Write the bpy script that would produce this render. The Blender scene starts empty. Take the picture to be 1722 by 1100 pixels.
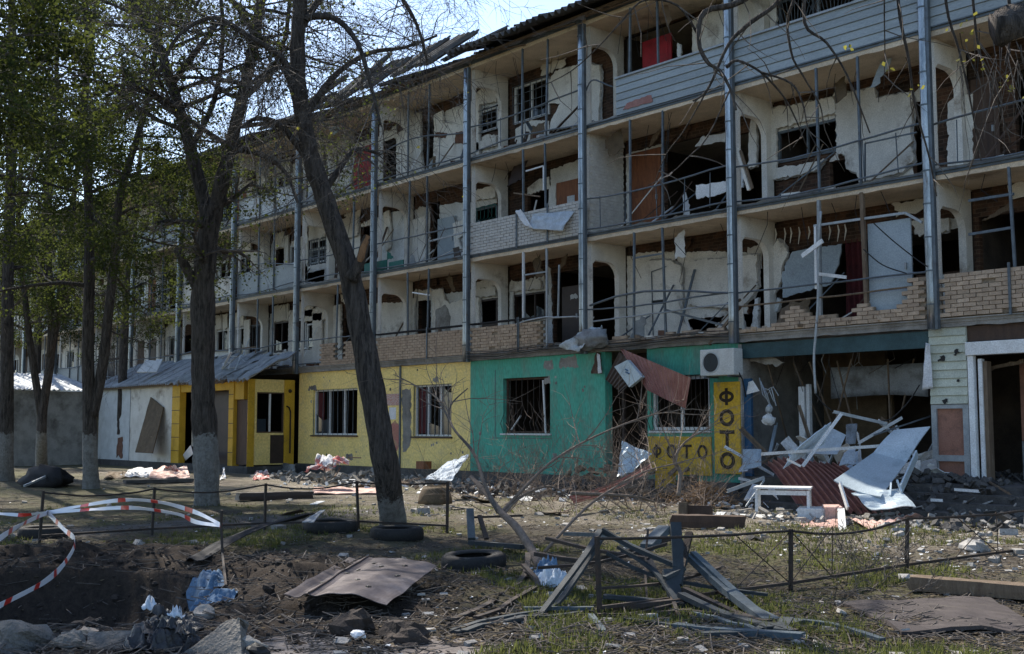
import bpy, bmesh, math, random
from mathutils import Vector, Matrix, noise
random.seed(7)
SC = bpy.context.scene
COL = SC.collection
# ------------------------------------------------------------------ camera, sky, sun, exposure
YAW, PITCH, FPX = math.radians(40.77), math.radians(5.043), 1930.0
CAMP = Vector((0, 0, 1.6))
FWD = Vector((-math.cos(YAW)*math.cos(PITCH), math.sin(YAW)*math.cos(PITCH), math.sin(PITCH)))
RGT = Vector((math.sin(YAW), math.cos(YAW), 0))
UPV = RGT.cross(FWD)
cd = bpy.data.cameras.new('camera'); cam = bpy.data.objects.new('camera', cd); COL.objects.link(cam)
cd.sensor_fit = 'HORIZONTAL'; cd.sensor_width = 36.0; cd.lens = 36.0*FPX/1722.0
cd.clip_start = 0.1; cd.clip_end = 2000
cam.matrix_world = Matrix((RGT, UPV, -FWD)).transposed().to_4x4() @ Matrix.Identity(4)
cam.location = CAMP
SC.camera = cam
SUN_EL, SUN_AZ = math.radians(47), math.radians(10)      # azimuth measured from -X towards +Y
sdir = Vector((-math.cos(SUN_AZ)*math.cos(SUN_EL), math.sin(SUN_AZ)*math.cos(SUN_EL), math.sin(SUN_EL)))
w = bpy.data.worlds.new('World'); SC.world = w; w.use_nodes = True
nt = w.node_tree; bg = nt.nodes['Background']; sky = nt.nodes.new('ShaderNodeTexSky')
sky.sky_type = 'NISHITA'; sky.sun_disc = False; sky.sun_elevation = SUN_EL
sky.sun_rotation = math.atan2(sdir.x, sdir.y)
sky.air_density = 1.0; sky.dust_density = 0.7; sky.ozone_density = 2.0
nt.links.new(sky.outputs[0], bg.inputs[0]); bg.inputs[1].default_value = 0.15
sl = bpy.data.lights.new('sun', 'SUN'); so = bpy.data.objects.new('sun', sl); COL.objects.link(so)
sl.energy = 5.0; sl.angle = math.radians(0.5); sl.color = (1.0, 0.93, 0.82)
so.rotation_euler = sdir.to_track_quat('Z', 'Y').to_euler(); so.location = (-20, 5, 30)
SC.view_settings.view_transform = 'Standard'; SC.view_settings.look = 'None'
SC.view_settings.exposure = 0.78; SC.view_settings.gamma = 1.0
SC.view_settings.use_curve_mapping = False
SC.render.engine = 'CYCLES'

# ------------------------------------------------------------------ measuring helpers (photo reading -> place in the world)
KQ = {'K1': (0, 0), 'K2': (400, 0), 'K3': (780, 0), 'K4': (1222, 0), 'K5': (0, 300), 'K6': (400, 300), 'K7': (780, 300), 'K8': (1222, 300),
      'J1': (0, 560), 'J2': (400, 560), 'J3': (780, 560), 'J4': (1222, 560), 'G1': (0, 780), 'G2': (400, 780), 'G3': (780, 780), 'G4': (1222, 780)}
def ray(px, py):
    return FWD + RGT*((px-861)/FPX) + UPV*((550-py)/FPX)
def q(k, u, v):
    o = KQ[k]; return (o[0]+u/3.438, o[1]+v/3.438)
def onY(px, py, Y):
    d = ray(px, py); return CAMP + d*(Y/d.y)
def onZ(px, py, z=0.0):
    d = ray(px, py); return CAMP + d*((z-CAMP.z)/d.z)
def onX(px, py, X):
    d = ray(px, py); return CAMP + d*(X/d.x)
def atD(px, py, Z):
    return CAMP + ray(px, py)*Z
def kY(k, u, v, Y): return onY(*q(k, u, v), Y)
def kZ(k, u, v, z=0.0): return onZ(*q(k, u, v), z)
def kD(k, u, v, Z): return atD(*q(k, u, v), Z)

# ------------------------------------------------------------------ materials
MATS = {}
def node(nt, t, **kw):
    n = nt.nodes.new(t)
    for k, v in kw.items(): setattr(n, k, v)
    return n
def pm(name, c1, c2=None, scale=3.0, rough=0.8, bump=0.3, metal=0.0, c3=None, s3=0.6, t3=(0.5, 0.7), rnd=0.12, fine=40.0, stretch=(1, 1, 1), bdist=0.02, spec=0.3):
    """procedural paint/stone: two tones over world position, a patchy third tone, fine grain and relief"""
    m = bpy.data.materials.new(name); m.use_nodes = True; n = m.node_tree; L = n.links.new
    b = n.nodes['Principled BSDF']; b.inputs['Roughness'].default_value = rough; b.inputs['Metallic'].default_value = metal
    b.inputs['Specular IOR Level'].default_value = spec
    g = node(n, 'ShaderNodeNewGeometry'); mp = node(n, 'ShaderNodeMapping'); mp.inputs['Scale'].default_value = stretch
    L(g.outputs['Position'], mp.inputs[0])
    nz = node(n, 'ShaderNodeTexNoise'); nz.inputs['Scale'].default_value = scale; nz.inputs['Detail'].default_value = 6; nz.inputs['Roughness'].default_value = .65
    L(mp.outputs[0], nz.inputs[0])
    c2 = c2 or tuple(x*.7 for x in c1)
    mx = node(n, 'ShaderNodeMix', data_type='RGBA'); mx.inputs[6].default_value = (*c1, 1); mx.inputs[7].default_value = (*c2, 1)
    rp = node(n, 'ShaderNodeMapRange'); rp.inputs[1].default_value = .38; rp.inputs[2].default_value = .66
    L(nz.outputs[0], rp.inputs[0]); L(rp.outputs[0], mx.inputs[0]); out = mx.outputs[2]
    if c3:
        n3 = node(n, 'ShaderNodeTexNoise'); n3.inputs['Scale'].default_value = s3; n3.inputs['Detail'].default_value = 9; n3.inputs['Roughness'].default_value = .7
        L(mp.outputs[0], n3.inputs[0])
        r3 = node(n, 'ShaderNodeMapRange'); r3.inputs[1].default_value = t3[0]; r3.inputs[2].default_value = t3[1]; L(n3.outputs[0], r3.inputs[0])
        m3 = node(n, 'ShaderNodeMix', data_type='RGBA'); L(r3.outputs[0], m3.inputs[0]); L(out, m3.inputs[6]); m3.inputs[7].default_value = (*c3, 1); out = m3.outputs[2]
    fn = node(n, 'ShaderNodeTexNoise'); fn.inputs['Scale'].default_value = fine; fn.inputs['Detail'].default_value = 4; L(mp.outputs[0], fn.inputs[0])
    oi = node(n, 'ShaderNodeObjectInfo')
    ra = node(n, 'ShaderNodeMapRange'); ra.inputs[3].default_value = 1-rnd; ra.inputs[4].default_value = 1+rnd; L(oi.outputs['Random'], ra.inputs[0])
    rf = node(n, 'ShaderNodeMapRange'); rf.inputs[1].default_value = .3; rf.inputs[2].default_value = .7; rf.inputs[3].default_value = .8; rf.inputs[4].default_value = 1.15; L(fn.outputs[0], rf.inputs[0])
    mu = node(n, 'ShaderNodeMath', operation='MULTIPLY'); L(ra.outputs[0], mu.inputs[0]); L(rf.outputs[0], mu.inputs[1])
    hv = node(n, 'ShaderNodeHueSaturation'); L(mu.outputs[0], hv.inputs['Value']); L(out, hv.inputs['Color'])
    L(hv.outputs[0], b.inputs['Base Color'])
    if bump:
        ad = node(n, 'ShaderNodeMath', operation='ADD'); L(nz.outputs[0], ad.inputs[0]); L(fn.outputs[0], ad.inputs[1])
        bp = node(n, 'ShaderNodeBump'); bp.inputs['Strength'].default_value = bump; bp.inputs['Distance'].default_value = bdist
        L(ad.outputs[0], bp.inputs['Height']); L(bp.outputs[0], b.inputs['Normal'])
    MATS[name] = m; return m
SOOT = (.045, .036, .03)
pm('plaster', (.72, .685, .62), (.58, .545, .485), 1.6, .9, .25, c3=(.24, .19, .145), s3=1.1, t3=(.56, .72))
pm('plaster_cool', (.62, .635, .63), (.50, .51, .50), 2.2, .9, .2, c3=(.22, .2, .17), s3=1.1, t3=(.6, .78))
pm('soffit', (.66, .54, .40), (.52, .42, .305), 1.2, .9, .3, c3=(.18, .13, .09), s3=.7, t3=(.55, .75))
pm('concrete', (.30, .285, .26), (.2, .19, .175), 2.5, .95, .5, c3=(.10, .09, .08), s3=1.2)
pm('concrete_dark', (.19, .178, .16), (.12, .112, .10), 3, .95, .8, c3=(.07, .06, .052), s3=2.2, bdist=.05)
pm('concrete_pale', (.40, .385, .36), (.28, .265, .245), 3.5, .95, .6, c3=(.16, .14, .12), s3=1.5)
pm('plinth', (.10, .095, .09), (.055, .052, .05), 4, .95, .7, c3=(.2, .18, .16), s3=2.5, t3=(.6, .7))
pm('brick_tan', (.46, .35, .255), (.35, .26, .19), 5, .95, .6, c3=(.15, .11, .08), s3=1.3, t3=(.58, .76), rnd=.15)
pm('brick_white', (.57, .555, .52), (.46, .44, .41), 5, .9, .35, c3=(.22, .17, .13), s3=1.2, t3=(.62, .76), rnd=.08)
pm('brick_red', (.17, .085, .055), (.10, .05, .035), 6, .95, .6, c3=SOOT, s3=1.0, rnd=.2)
pm('mortar', (.27, .21, .15), (.19, .15, .11), 9, .95, .5)
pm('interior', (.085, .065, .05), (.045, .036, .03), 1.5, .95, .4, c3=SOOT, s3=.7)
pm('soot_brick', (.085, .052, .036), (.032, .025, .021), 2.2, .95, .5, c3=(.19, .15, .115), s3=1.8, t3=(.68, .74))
pm('galv', (.40, .43, .46), (.20, .225, .25), 3, .34, .2, .85, c3=(.12, .10, .085), s3=2.2, t3=(.56, .68), stretch=(2.5, 2.5, .5))
pm('steel', (.13, .155, .175), (.085, .10, .115), 5, .55, .15, .3, c3=(.10, .055, .03), s3=2.5, t3=(.6, .72))
pm('frame_steel', (.038, .047, .053), (.024, .03, .034), 5, .75, .15, .0, c3=(.08, .05, .035), s3=3, t3=(.62, .72))
pm('frame_blue', (.07, .095, .112), (.05, .066, .078), 4, .7, .1, .0, c3=(.06, .06, .06), s3=3, t3=(.6, .74))
pm('torn_wood', (.27, .15, .075), (.16, .09, .05), 6, .9, .5, stretch=(3, 3, .6))
pm('steel_pale', (.36, .385, .40), (.26, .28, .29), 5, .5, .15, .2, c3=(.14, .08, .05), s3=3, t3=(.64, .75))
pm('fence_iron', (.035, .032, .03), (.06, .04, .03), 8, .7, .3, .3)
pm('siding_blue', (.31, .345, .355), (.25, .28, .29), 2, .6, .08, c3=(.13, .13, .13), s3=1.2, t3=(.64, .8), stretch=(.4, 1, 2))
pm('siding_cream', (.50, .52, .43), (.41, .43, .35), 2, .65, .08, c3=(.15, .14, .12), s3=1.4, t3=(.64, .8))
pm('yellow', (.82, .63, .24), (.74, .555, .195), 1.0, .9, .2, c3=(.58, .46, .23), s3=1.3, t3=(.5, .7), fine=14)
pm('yellow_dark', (.55, .33, .03), (.42, .25, .02), 1.5, .7, .15, c3=(.22, .14, .04), s3=1.5, t3=(.6, .75))
pm('green', (.085, .37, .275), (.07, .30, .22), 1.0, .85, .18, c3=(.14, .24, .185), s3=1.3, t3=(.48, .7), fine=14, stretch=(1.5, 1, .5))
pm('teal', (.02, .16, .13), (.015, .11, .09), 2, .6, .1)
pm('sign_yellow', (.60, .37, .03), (.50, .30, .03), 2.5, .6, .08, c3=(.30, .23, .11), s3=3.5, t3=(.54, .66), fine=18)
pm('letter', (.035, .022, .012), (.025, .016, .01), 5, .6, 0)
pm('maroon', (.31, .145, .12), (.22, .09, .072), 3, .5, .1, .1, c3=(.2, .12, .1), s3=2, t3=(.58, .75))
pm('pink', (.62, .40, .34), (.52, .32, .27), 3, .6, .1, c3=(.3, .2, .16), s3=3)
pm('pink_door', (.34, .17, .12), (.27, .125, .085), 2, .7, .12, c3=(.15, .09, .07), s3=2)
pm('red', (.36, .018, .028), (.28, .014, .02), 2, .55, .08, c3=(.16, .02, .02), s3=2)
pm('orange_wood', (.27, .10, .042), (.20, .07, .03), 4, .6, .2, stretch=(3, 3, .5), c3=(.12, .05, .03), s3=2)
pm('brown_wood', (.085, .052, .036), (.055, .034, .025), 4, .7, .3, stretch=(3, 3, .5))
pm('dark_door', (.05, .034, .03), (.035, .025, .022), 4, .5, .15)
pm('old_wood', (.19, .14, .095), (.12, .085, .06), 5, .9, .5, stretch=(3, 3, .6), c3=(.3, .25, .19), s3=4, t3=(.6, .7))
pm('board_brown', (.14, .10, .06), (.09, .065, .04), 4, .85, .4, c3=(.25, .2, .13), s3=3, t3=(.6, .7))
pm('grey_door', (.36, .42, .46), (.31, .365, .40), 1.5, .5, .06, c3=(.16, .17, .17), s3=2, t3=(.62, .8))
pm('white_board', (.68, .69, .69), (.56, .57, .57), 3, .6, .1, c3=(.3, .27, .23), s3=2.5, t3=(.62, .76))
pm('white_frame', (.70, .71, .71), (.58, .58, .57), 4, .5, .05, c3=(.35, .31, .27), s3=4, t3=(.64, .76))
pm('blue_panel', (.50, .585, .64), (.42, .50, .55), 1.5, .45, .05, .1, c3=(.26, .33, .38), s3=1.5, t3=(.55, .75))
pm('grey_sheet', (.24, .255, .265), (.17, .18, .19), 2, .55, .1, .2, c3=(.10, .095, .09), s3=2)
pm('grey_roof', (.36, .385, .41), (.25, .27, .285), 2.5, .6, .15, .15, c3=(.12, .10, .09), s3=1.2, t3=(.55, .72))
pm('slate', (.085, .083, .08), (.05, .05, .048), 3, .9, .4, c3=(.13, .12, .10), s3=2)
pm('rust_sheet', (.10, .083, .085), (.07, .056, .055), 2.2, .42, .1, .35, c3=(.15, .135, .14), s3=1.4, t3=(.5, .66))
pm('tar_sheet', (.03, .03, .033), (.02, .02, .021), 3, .8, .2, .0, spec=.15)
pm('rotten_board', (.062, .05, .048), (.04, .032, .03), 3, .8, .3, c3=(.10, .085, .07), s3=2, t3=(.56, .7), stretch=(1, 3, 1))
pm('rubber', (.016, .016, .016), (.026, .024, .022), 8, .75, .3, c3=(.08, .07, .06), s3=5, t3=(.6, .72))
pm('cloth_blue', (.11, .19, .29), (.07, .12, .19), 6, .85, .3, c3=(.33, .38, .43), s3=5, t3=(.58, .66))
pm('cloth_pale', (.50, .56, .62), (.38, .43, .48), 4, .8, .2, c3=(.25, .3, .35), s3=3, t3=(.56, .7))
pm('cloth_red', (.40, .08, .07), (.5, .42, .4), 3, .85, .2, c3=(.6, .57, .54), s3=3, t3=(.5, .55))
pm('cloth_white', (.66, .66, .67), (.54, .54, .55), 4, .85, .2)
pm('black_bag', (.014, .014, .016), (.026, .026, .028), 9, .5, .6, spec=.5)
pm('curtain', (.10, .02, .022), (.06, .014, .016), 3, .9, .2)
pm('teal_beam', (.05, .10, .11), (.03, .06, .065), 2, .7, .2)
pm('blue_paint', (.03, .10, .20), (.025, .075, .15), 2, .7, .1)
pm('ac_white', (.55, .56, .54), (.46, .46, .44), 3, .5, .05, c3=(.28, .25, .21), s3=3, t3=(.62, .76))
pm('black', (.012, .012, .013), (.02, .02, .02), 5, .6, .1)
pm('hay', (.26, .17, .09), (.17, .10, .05), 12, .95, .6, rnd=.2)
pm('twig', (.13, .11, .095), (.08, .068, .058), 9, .95, .4)
pm('pale_branch', (.21, .16, .125), (.13, .10, .08), 9, .95, .5)
pm('paver', (.19, .165, .15), (.13, .112, .10), 3, .95, .5, c3=(.14, .11, .09), s3=1.3, t3=(.55, .72))
pm('poster', (.6, .55, .5), (.5, .12, .08), 18, .8, .02, stretch=(1, 1, 2))
pm('stain_pink', (.5, .2, .17), (.42, .2, .14), 3, .85, .1, c3=(.5, .42, .2), s3=2)
def courses(name):
    n = MATS[name].node_tree; L = n.links.new; b = n.nodes['Principled BSDF']; src = b.inputs['Base Color'].links[0].from_socket
    g = node(n, 'ShaderNodeNewGeometry'); sp = node(n, 'ShaderNodeSeparateXYZ'); cb = node(n, 'ShaderNodeCombineXYZ'); L(g.outputs['Position'], sp.inputs[0]); L(sp.outputs[0], cb.inputs[0]); L(sp.outputs[2], cb.inputs[1])
    br = node(n, 'ShaderNodeTexBrick'); br.inputs['Scale'].default_value = 1; br.inputs['Brick Width'].default_value = .26; br.inputs['Row Height'].default_value = .086; br.inputs['Mortar Size'].default_value = .009
    br.inputs['Color1'].default_value = (.6, .55, .5, 1); br.inputs['Color2'].default_value = (1.5, 1.2, 1, 1); br.inputs['Mortar'].default_value = (1.6, 1.6, 1.5, 1); L(cb.outputs[0], br.inputs[0])
    mx = node(n, 'ShaderNodeMix', data_type='RGBA', blend_type='MULTIPLY'); mx.inputs[0].default_value = 1; L(src, mx.inputs[6]); L(br.outputs[0], mx.inputs[7]); L(mx.outputs[2], b.inputs['Base Color'])
courses('soot_brick')
# glass: dusty dark panes
def glassmat():
    m = bpy.data.materials.new('glass'); m.use_nodes = True; b = m.node_tree.nodes['Principled BSDF']
    b.inputs['Base Color'].default_value = (.03, .04, .05, 1); b.inputs['Roughness'].default_value = .08; b.inputs['Specular IOR Level'].default_value = .6
    MATS['glass'] = m
glassmat()
def tape_mat():
    m = bpy.data.materials.new('tape'); m.use_nodes = True; n = m.node_tree; L = n.links.new; b = n.nodes['Principled BSDF']
    uvn = node(n, 'ShaderNodeUVMap'); sp = node(n, 'ShaderNodeSeparateXYZ'); L(uvn.outputs[0], sp.inputs[0])
    f = node(n, 'ShaderNodeMath', operation='FRACT'); L(sp.outputs[0], f.inputs[0])
    gt = node(n, 'ShaderNodeMath', operation='GREATER_THAN'); gt.inputs[1].default_value = .78; L(f.outputs[0], gt.inputs[0])
    mx = node(n, 'ShaderNodeMix', data_type='RGBA'); mx.inputs[6].default_value = (.72, .72, .75, 1); mx.inputs[7].default_value = (.55, .03, .02, 1); L(gt.outputs[0], mx.inputs[0])
    L(mx.outputs[2], b.inputs['Base Color']); b.inputs['Roughness'].default_value = .35
    MATS['tape'] = m
tape_mat()
def leaf_mat(name, c, ct):
    m = bpy.data.materials.new(name); m.use_nodes = True; n = m.node_tree; L = n.links.new
    b = n.nodes['Principled BSDF']; b.inputs['Roughness'].default_value = .85; b.inputs['Specular IOR Level'].default_value = .15
    g = node(n, 'ShaderNodeNewGeometry'); nz = node(n, 'ShaderNodeTexNoise'); nz.inputs['Scale'].default_value = 1.3; nz.inputs['Detail'].default_value = 8; L(g.outputs['Position'], nz.inputs[0])
    mr = node(n, 'ShaderNodeMapRange'); mr.inputs[1].default_value = .3; mr.inputs[2].default_value = .7; mr.inputs[3].default_value = .55; mr.inputs[4].default_value = 1.45; L(nz.outputs[0], mr.inputs[0])
    h = node(n, 'ShaderNodeHueSaturation'); h.inputs['Color'].default_value = (*c, 1); L(mr.outputs[0], h.inputs['Value'])
    L(h.outputs[0], b.inputs['Base Color'])
    t = node(n, 'ShaderNodeBsdfTranslucent'); h2 = node(n, 'ShaderNodeHueSaturation'); h2.inputs['Color'].default_value = (*ct, 1); L(mr.outputs[0], h2.inputs['Value']); L(h2.outputs[0], t.inputs[0])
    ms = node(n, 'ShaderNodeMixShader'); ms.inputs[0].default_value = .45; L(b.outputs[0], ms.inputs[1]); L(t.outputs[0], ms.inputs[2])
    L(ms.outputs[0], n.nodes['Material Output'].inputs[0]); MATS[name] = m
leaf_mat('leaf', (.034, .046, .019), (.085, .105, .022))
leaf_mat('leaf_yellow', (.13, .13, .03), (.26, .25, .05))
leaf_mat('grass', (.08, .092, .032), (.13, .145, .045))
leaf_mat('dry_leaf', (.20, .16, .105), (.16, .12, .07))
leaf_mat('rotten_leaf', (.06, .048, .036), (.03, .022, .015))
def bark_mat(name, paint_z):
    m = pm(name, (.125, .107, .094), (.045, .038, .034), 6, .95, 1.0, stretch=(3, 3, .45), bdist=.09, rnd=.05, fine=22, c3=(.03, .026, .024), s3=5, t3=(.52, .62))
    if paint_z:
        n = m.node_tree; L = n.links.new; b = n.nodes['Principled BSDF']; src = b.inputs['Base Color'].links[0].from_socket
        g = node(n, 'ShaderNodeNewGeometry'); sp = node(n, 'ShaderNodeSeparateXYZ'); L(g.outputs['Position'], sp.inputs[0])
        nz = node(n, 'ShaderNodeTexNoise'); nz.inputs['Scale'].default_value = 7; nz.inputs['Detail'].default_value = 10; nz.inputs['Roughness'].default_value = .75; L(g.outputs['Position'], nz.inputs[0])
        a = node(n, 'ShaderNodeMath', operation='MULTIPLY_ADD'); a.inputs[1].default_value = .8; L(nz.outputs[0], a.inputs[0]); L(sp.outputs[2], a.inputs[2])
        mr = node(n, 'ShaderNodeMapRange'); mr.inputs[1].default_value = paint_z+.38; mr.inputs[2].default_value = paint_z+.44; mr.inputs[3].default_value = 1; mr.inputs[4].default_value = 0; L(a.outputs[0], mr.inputs[0])
        n2 = node(n, 'ShaderNodeTexNoise'); n2.inputs['Scale'].default_value = 9; n2.inputs['Detail'].default_value = 10; n2.inputs['Roughness'].default_value = .8; L(g.outputs['Position'], n2.inputs[0])
        m2 = node(n, 'ShaderNodeMapRange'); m2.inputs[1].default_value = .42; m2.inputs[2].default_value = .58; m2.inputs[3].default_value = .45; m2.inputs[4].default_value = .9; L(n2.outputs[0], m2.inputs[0])
        mm = node(n, 'ShaderNodeMath', operation='MULTIPLY'); L(mr.outputs[0], mm.inputs[0]); L(m2.outputs[0], mm.inputs[1])
        mx = node(n, 'ShaderNodeMix', data_type='RGBA'); L(mm.outputs[0], mx.inputs[0]); L(src, mx.inputs[6]); mx.inputs[7].default_value = (.34, .34, .33, 1)
        L(mx.outputs[2], b.inputs['Base Color'])
    return m
bark_mat('bark', None); bark_mat('bark_white', 1.45); bark_mat('bark_low', .5)

# ------------------------------------------------------------------ mesh helpers
def empty(name, loc, label=None, cat=None, group=None):
    o = bpy.data.objects.new(name, None); COL.objects.link(o); o.location = loc; o.empty_display_size = .3
    tag(o, label, cat, group); return o
def tag(o, label=None, cat=None, group=None, kind=None):
    if label: o['label'] = label
    if cat: o['category'] = cat
    if group: o['group'] = group
    if kind: o['kind'] = kind
    return o
def wloc(o):
    v = Vector((0, 0, 0))
    while o: v += o.location; o = o.parent
    return v
class MB:
    def __init__(s): s.v = []; s.f = []; s.uv = None
    def add(s, vs, fs):
        n = len(s.v); s.v += [Vector(p) for p in vs]; s.f += [[i+n for i in f] for f in fs]; return s
    def box(s, p0, p1):
        (a, b, c), (d, e, f) = p0, p1
        return s.add([(a, b, c), (d, b, c), (d, e, c), (a, e, c), (a, b, f), (d, b, f), (d, e, f), (a, e, f)], [(3, 2, 1, 0), (4, 5, 6, 7), (0, 1, 5, 4), (1, 2, 6, 5), (2, 3, 7, 6), (3, 0, 4, 7)])
    def obox(s, c, size, rot=None):
        R = rot or Matrix.Identity(3); h = [x/2 for x in size]; c = Vector(c)
        vs = [c+R@Vector((sx*h[0], sy*h[1], sz*h[2])) for sz in (-1, 1) for sx, sy in ((-1, -1), (1, -1), (1, 1), (-1, 1))]
        return s.add(vs, [(3, 2, 1, 0), (4, 5, 6, 7), (0, 1, 5, 4), (1, 2, 6, 5), (2, 3, 7, 6), (3, 0, 4, 7)])
    def bar(s, p, q_, w=.05, h=.05, up=(0, 0, 1)):
        p = Vector(p); q_ = Vector(q_); d = (q_-p)
        if d.length < 1e-6: return s
        z = d.normalized(); u = Vector(up)
        if abs(z.dot(u)) > .95: u = Vector((0, 1, 0))
        x = u.cross(z).normalized(); y = z.cross(x)
        vs = [b+x*(sx*w/2)+y*(sy*h/2) for b in (p, q_) for sx, sy in ((-1, -1), (1, -1), (1, 1), (-1, 1))]
        return s.add(vs, [(3, 2, 1, 0), (4, 5, 6, 7), (0, 1, 5, 4), (1, 2, 6, 5), (2, 3, 7, 6), (3, 0, 4, 7)])
    def angle(s, p, q_, w=.06, t=.008, up=(0, 0, 1)):
        "an L-profile steel angle"
        p = Vector(p); q_ = Vector(q_); z = (q_-p).normalized(); u = Vector(up)
        if abs(z.dot(u)) > .95: u = Vector((0, 1, 0))
        x = u.cross(z).normalized(); y = z.cross(x)
        pr = [(0, 0), (w, 0), (w, t), (t, t), (t, w), (0, w)]
        vs = [b+x*(a-w/2)+y*(c-w/2) for b in (p, q_) for a, c in pr]; n = 6
        return s.add(vs, [list(range(n))[::-1], list(range(n, 2*n))]+[(i, (i+1) % n, (i+1) % n+n, i+n) for i in range(n)])
    def tube(s, pts, rs, n=8, cap=True, wob=0.0):
        pts = [Vector(p) for p in pts]
        if not hasattr(rs, '__len__'): rs = [rs]*len(pts)
        base = len(s.v); prev = None
        for i, p in enumerate(pts):
            t = (pts[min(i+1, len(pts)-1)]-pts[max(i-1, 0)])
            t = t.normalized() if t.length > 1e-9 else Vector((0, 0, 1))
            if prev is None:
                a = Vector((0, 0, 1)) if abs(t.z) < .9 else Vector((1, 0, 0)); x = a.cross(t).normalized()
            else:
                x = (prev-t*prev.dot(t)); x = x.normalized() if x.length > 1e-6 else Vector((1, 0, 0))
            prev = x; y = t.cross(x)
            for k in range(n):
                a = 2*math.pi*k/n; r = rs[i]
                if wob: r *= 1+wob*(noise.noise(Vector((math.cos(a)*1.7, math.sin(a)*1.7, i*.35+p.x)))+.55*noise.noise(Vector((math.cos(a)*5.5, math.sin(a)*5.5, p.z*.9+p.x))))
                s.v.append(p+x*(math.cos(a)*r)+y*(math.sin(a)*r))
        m = len(pts)
        for i in range(m-1):
            for k in range(n):
                k2 = (k+1) % n; s.f.append([base+i*n+k, base+i*n+k2, base+(i+1)*n+k2, base+(i+1)*n+k])
        if cap:
            s.f.append([base+k for k in range(n)][::-1]); s.f.append([base+(m-1)*n+k for k in range(n)])
        return s
    def prism_y(s, pts, y0, y1):
        "outline in (x,z), extruded along y"
        n = len(pts); vs = [(x, y0, z) for x, z in pts]+[(x, y1, z) for x, z in pts]
        return s.add(vs, [list(range(n)), list(range(n, 2*n))[::-1]]+[(i, i+n, (i+1) % n+n, (i+1) % n) for i in range(n)])
    def prism_x(s, pts, x0, x1):
        n = len(pts); vs = [(x0, y, z) for y, z in pts]+[(x1, y, z) for y, z in pts]
        return s.add(vs, [list(range(n))[::-1], list(range(n, 2*n))]+[(i, (i+1) % n, (i+1) % n+n, i+n) for i in range(n)])
    def grid(s, f, nu, nv, th=0.0):
        "surface f(u,v) with thickness th"
        P = [[Vector(f(i/nu, j/nv)) for j in range(nv+1)] for i in range(nu+1)]
        def layer(off):
            b = len(s.v)
            for i in range(nu+1):
                for j in range(nv+1):
                    p = P[i][j]
                    if off:
                        du = P[min(i+1, nu)][j]-P[max(i-1, 0)][j]; dv = P[i][min(j+1, nv)]-P[i][max(j-1, 0)]
                        nn = du.cross(dv); p = p-nn.normalized()*off if nn.length > 1e-9 else p
                    s.v.append(p)
            return b
        W = nv+1; b0 = layer(0)
        for i in range(nu):
            for j in range(nv): s.f.append([b0+i*W+j, b0+(i+1)*W+j, b0+(i+1)*W+j+1, b0+i*W+j+1])
        if th:
            b1 = layer(th)
            for i in range(nu):
                for j in range(nv): s.f.append([b1+i*W+j, b1+i*W+j+1, b1+(i+1)*W+j+1, b1+(i+1)*W+j])
            ring = [(i, 0) for i in range(nu)]+[(nu, j) for j in range(nv)]+[(i, nv) for i in range(nu, 0, -1)]+[(0, j) for j in range(nv, 0, -1)]
            for a, b in zip(ring, ring[1:]+ring[:1]):
                i0 = a[0]*W+a[1]; i1 = b[0]*W+b[1]; s.f.append([b0+i0, b1+i0, b1+i1, b0+i1])
        return s
    def blob(s, c, r, seg=10, rings=7, rough=.35, seed=0, sq=(1, 1, 1), flat=0.0):
        c = Vector(c)
        def f(u, v):
            a = 2*math.pi*u; b = math.pi*v; d = Vector((math.sin(b)*math.cos(a), math.sin(b)*math.sin(a), math.cos(b)))
            k = 1+rough*(noise.noise(d*1.4+Vector((seed*3.1, seed, 0)))+.5*noise.noise(d*3.3+Vector((seed, 0, seed*2))))
            p = Vector((d.x*r*sq[0]*k, d.y*r*sq[1]*k, d.z*r*sq[2]*k))
            if flat and p.z < -flat*r: p.z = -flat*r
            return c+p
        return s.grid(f, seg, rings)
    def build(s, name, mat, parent=None, smooth=False, bevel=0.0, merge=False):
        lo = Vector((min(v.x for v in s.v), min(v.y for v in s.v), min(v.z for v in s.v))); hi = Vector((max(v.x for v in s.v), max(v.y for v in s.v), max(v.z for v in s.v)))
        c = (lo+hi)/2
        if parent is None: c.z = lo.z
        me = bpy.data.meshes.new(name); me.from_pydata([v-c for v in s.v], [], s.f); me.validate(); me.update()
        if merge:
            b = bmesh.new(); b.from_mesh(me); bmesh.ops.remove_doubles(b, verts=b.verts, dist=1e-5); b.to_mesh(me); b.free()
        o = bpy.data.objects.new(name, me); COL.objects.link(o)
        if mat: me.materials.append(MATS[mat])
        if parent: o.parent = parent; o.location = c-wloc(parent)
        else: o.location = c
        if smooth:
            me.polygons.foreach_set('use_smooth', [True]*len(me.polygons))
        if bevel:
            md = o.modifiers.new('bevel', 'BEVEL'); md.width = bevel; md.segments = 2; md.limit_method = 'ANGLE'
        return o
def jag(pts, amp=.03, step=.18, rnd=random):
    "broken outline: fine angular teeth with the odd bigger bite"
    out = []
    for a, b in zip(pts, pts[1:]+pts[:1]):
        a = Vector((a[0], a[1])); b = Vector((b[0], b[1])); d = b-a; n = max(1, int(d.length/step)); pn = Vector((-d.y, d.x)).normalized() if d.length else Vector((0, 0))
        out.append(tuple(a))
        for i in range(1, n): out.append(tuple(a+d*((i+rnd.uniform(-.4, .4))/n)+pn*rnd.uniform(-amp, amp)*(1 if rnd.random() < .85 else 2.4)))
    return out
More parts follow.
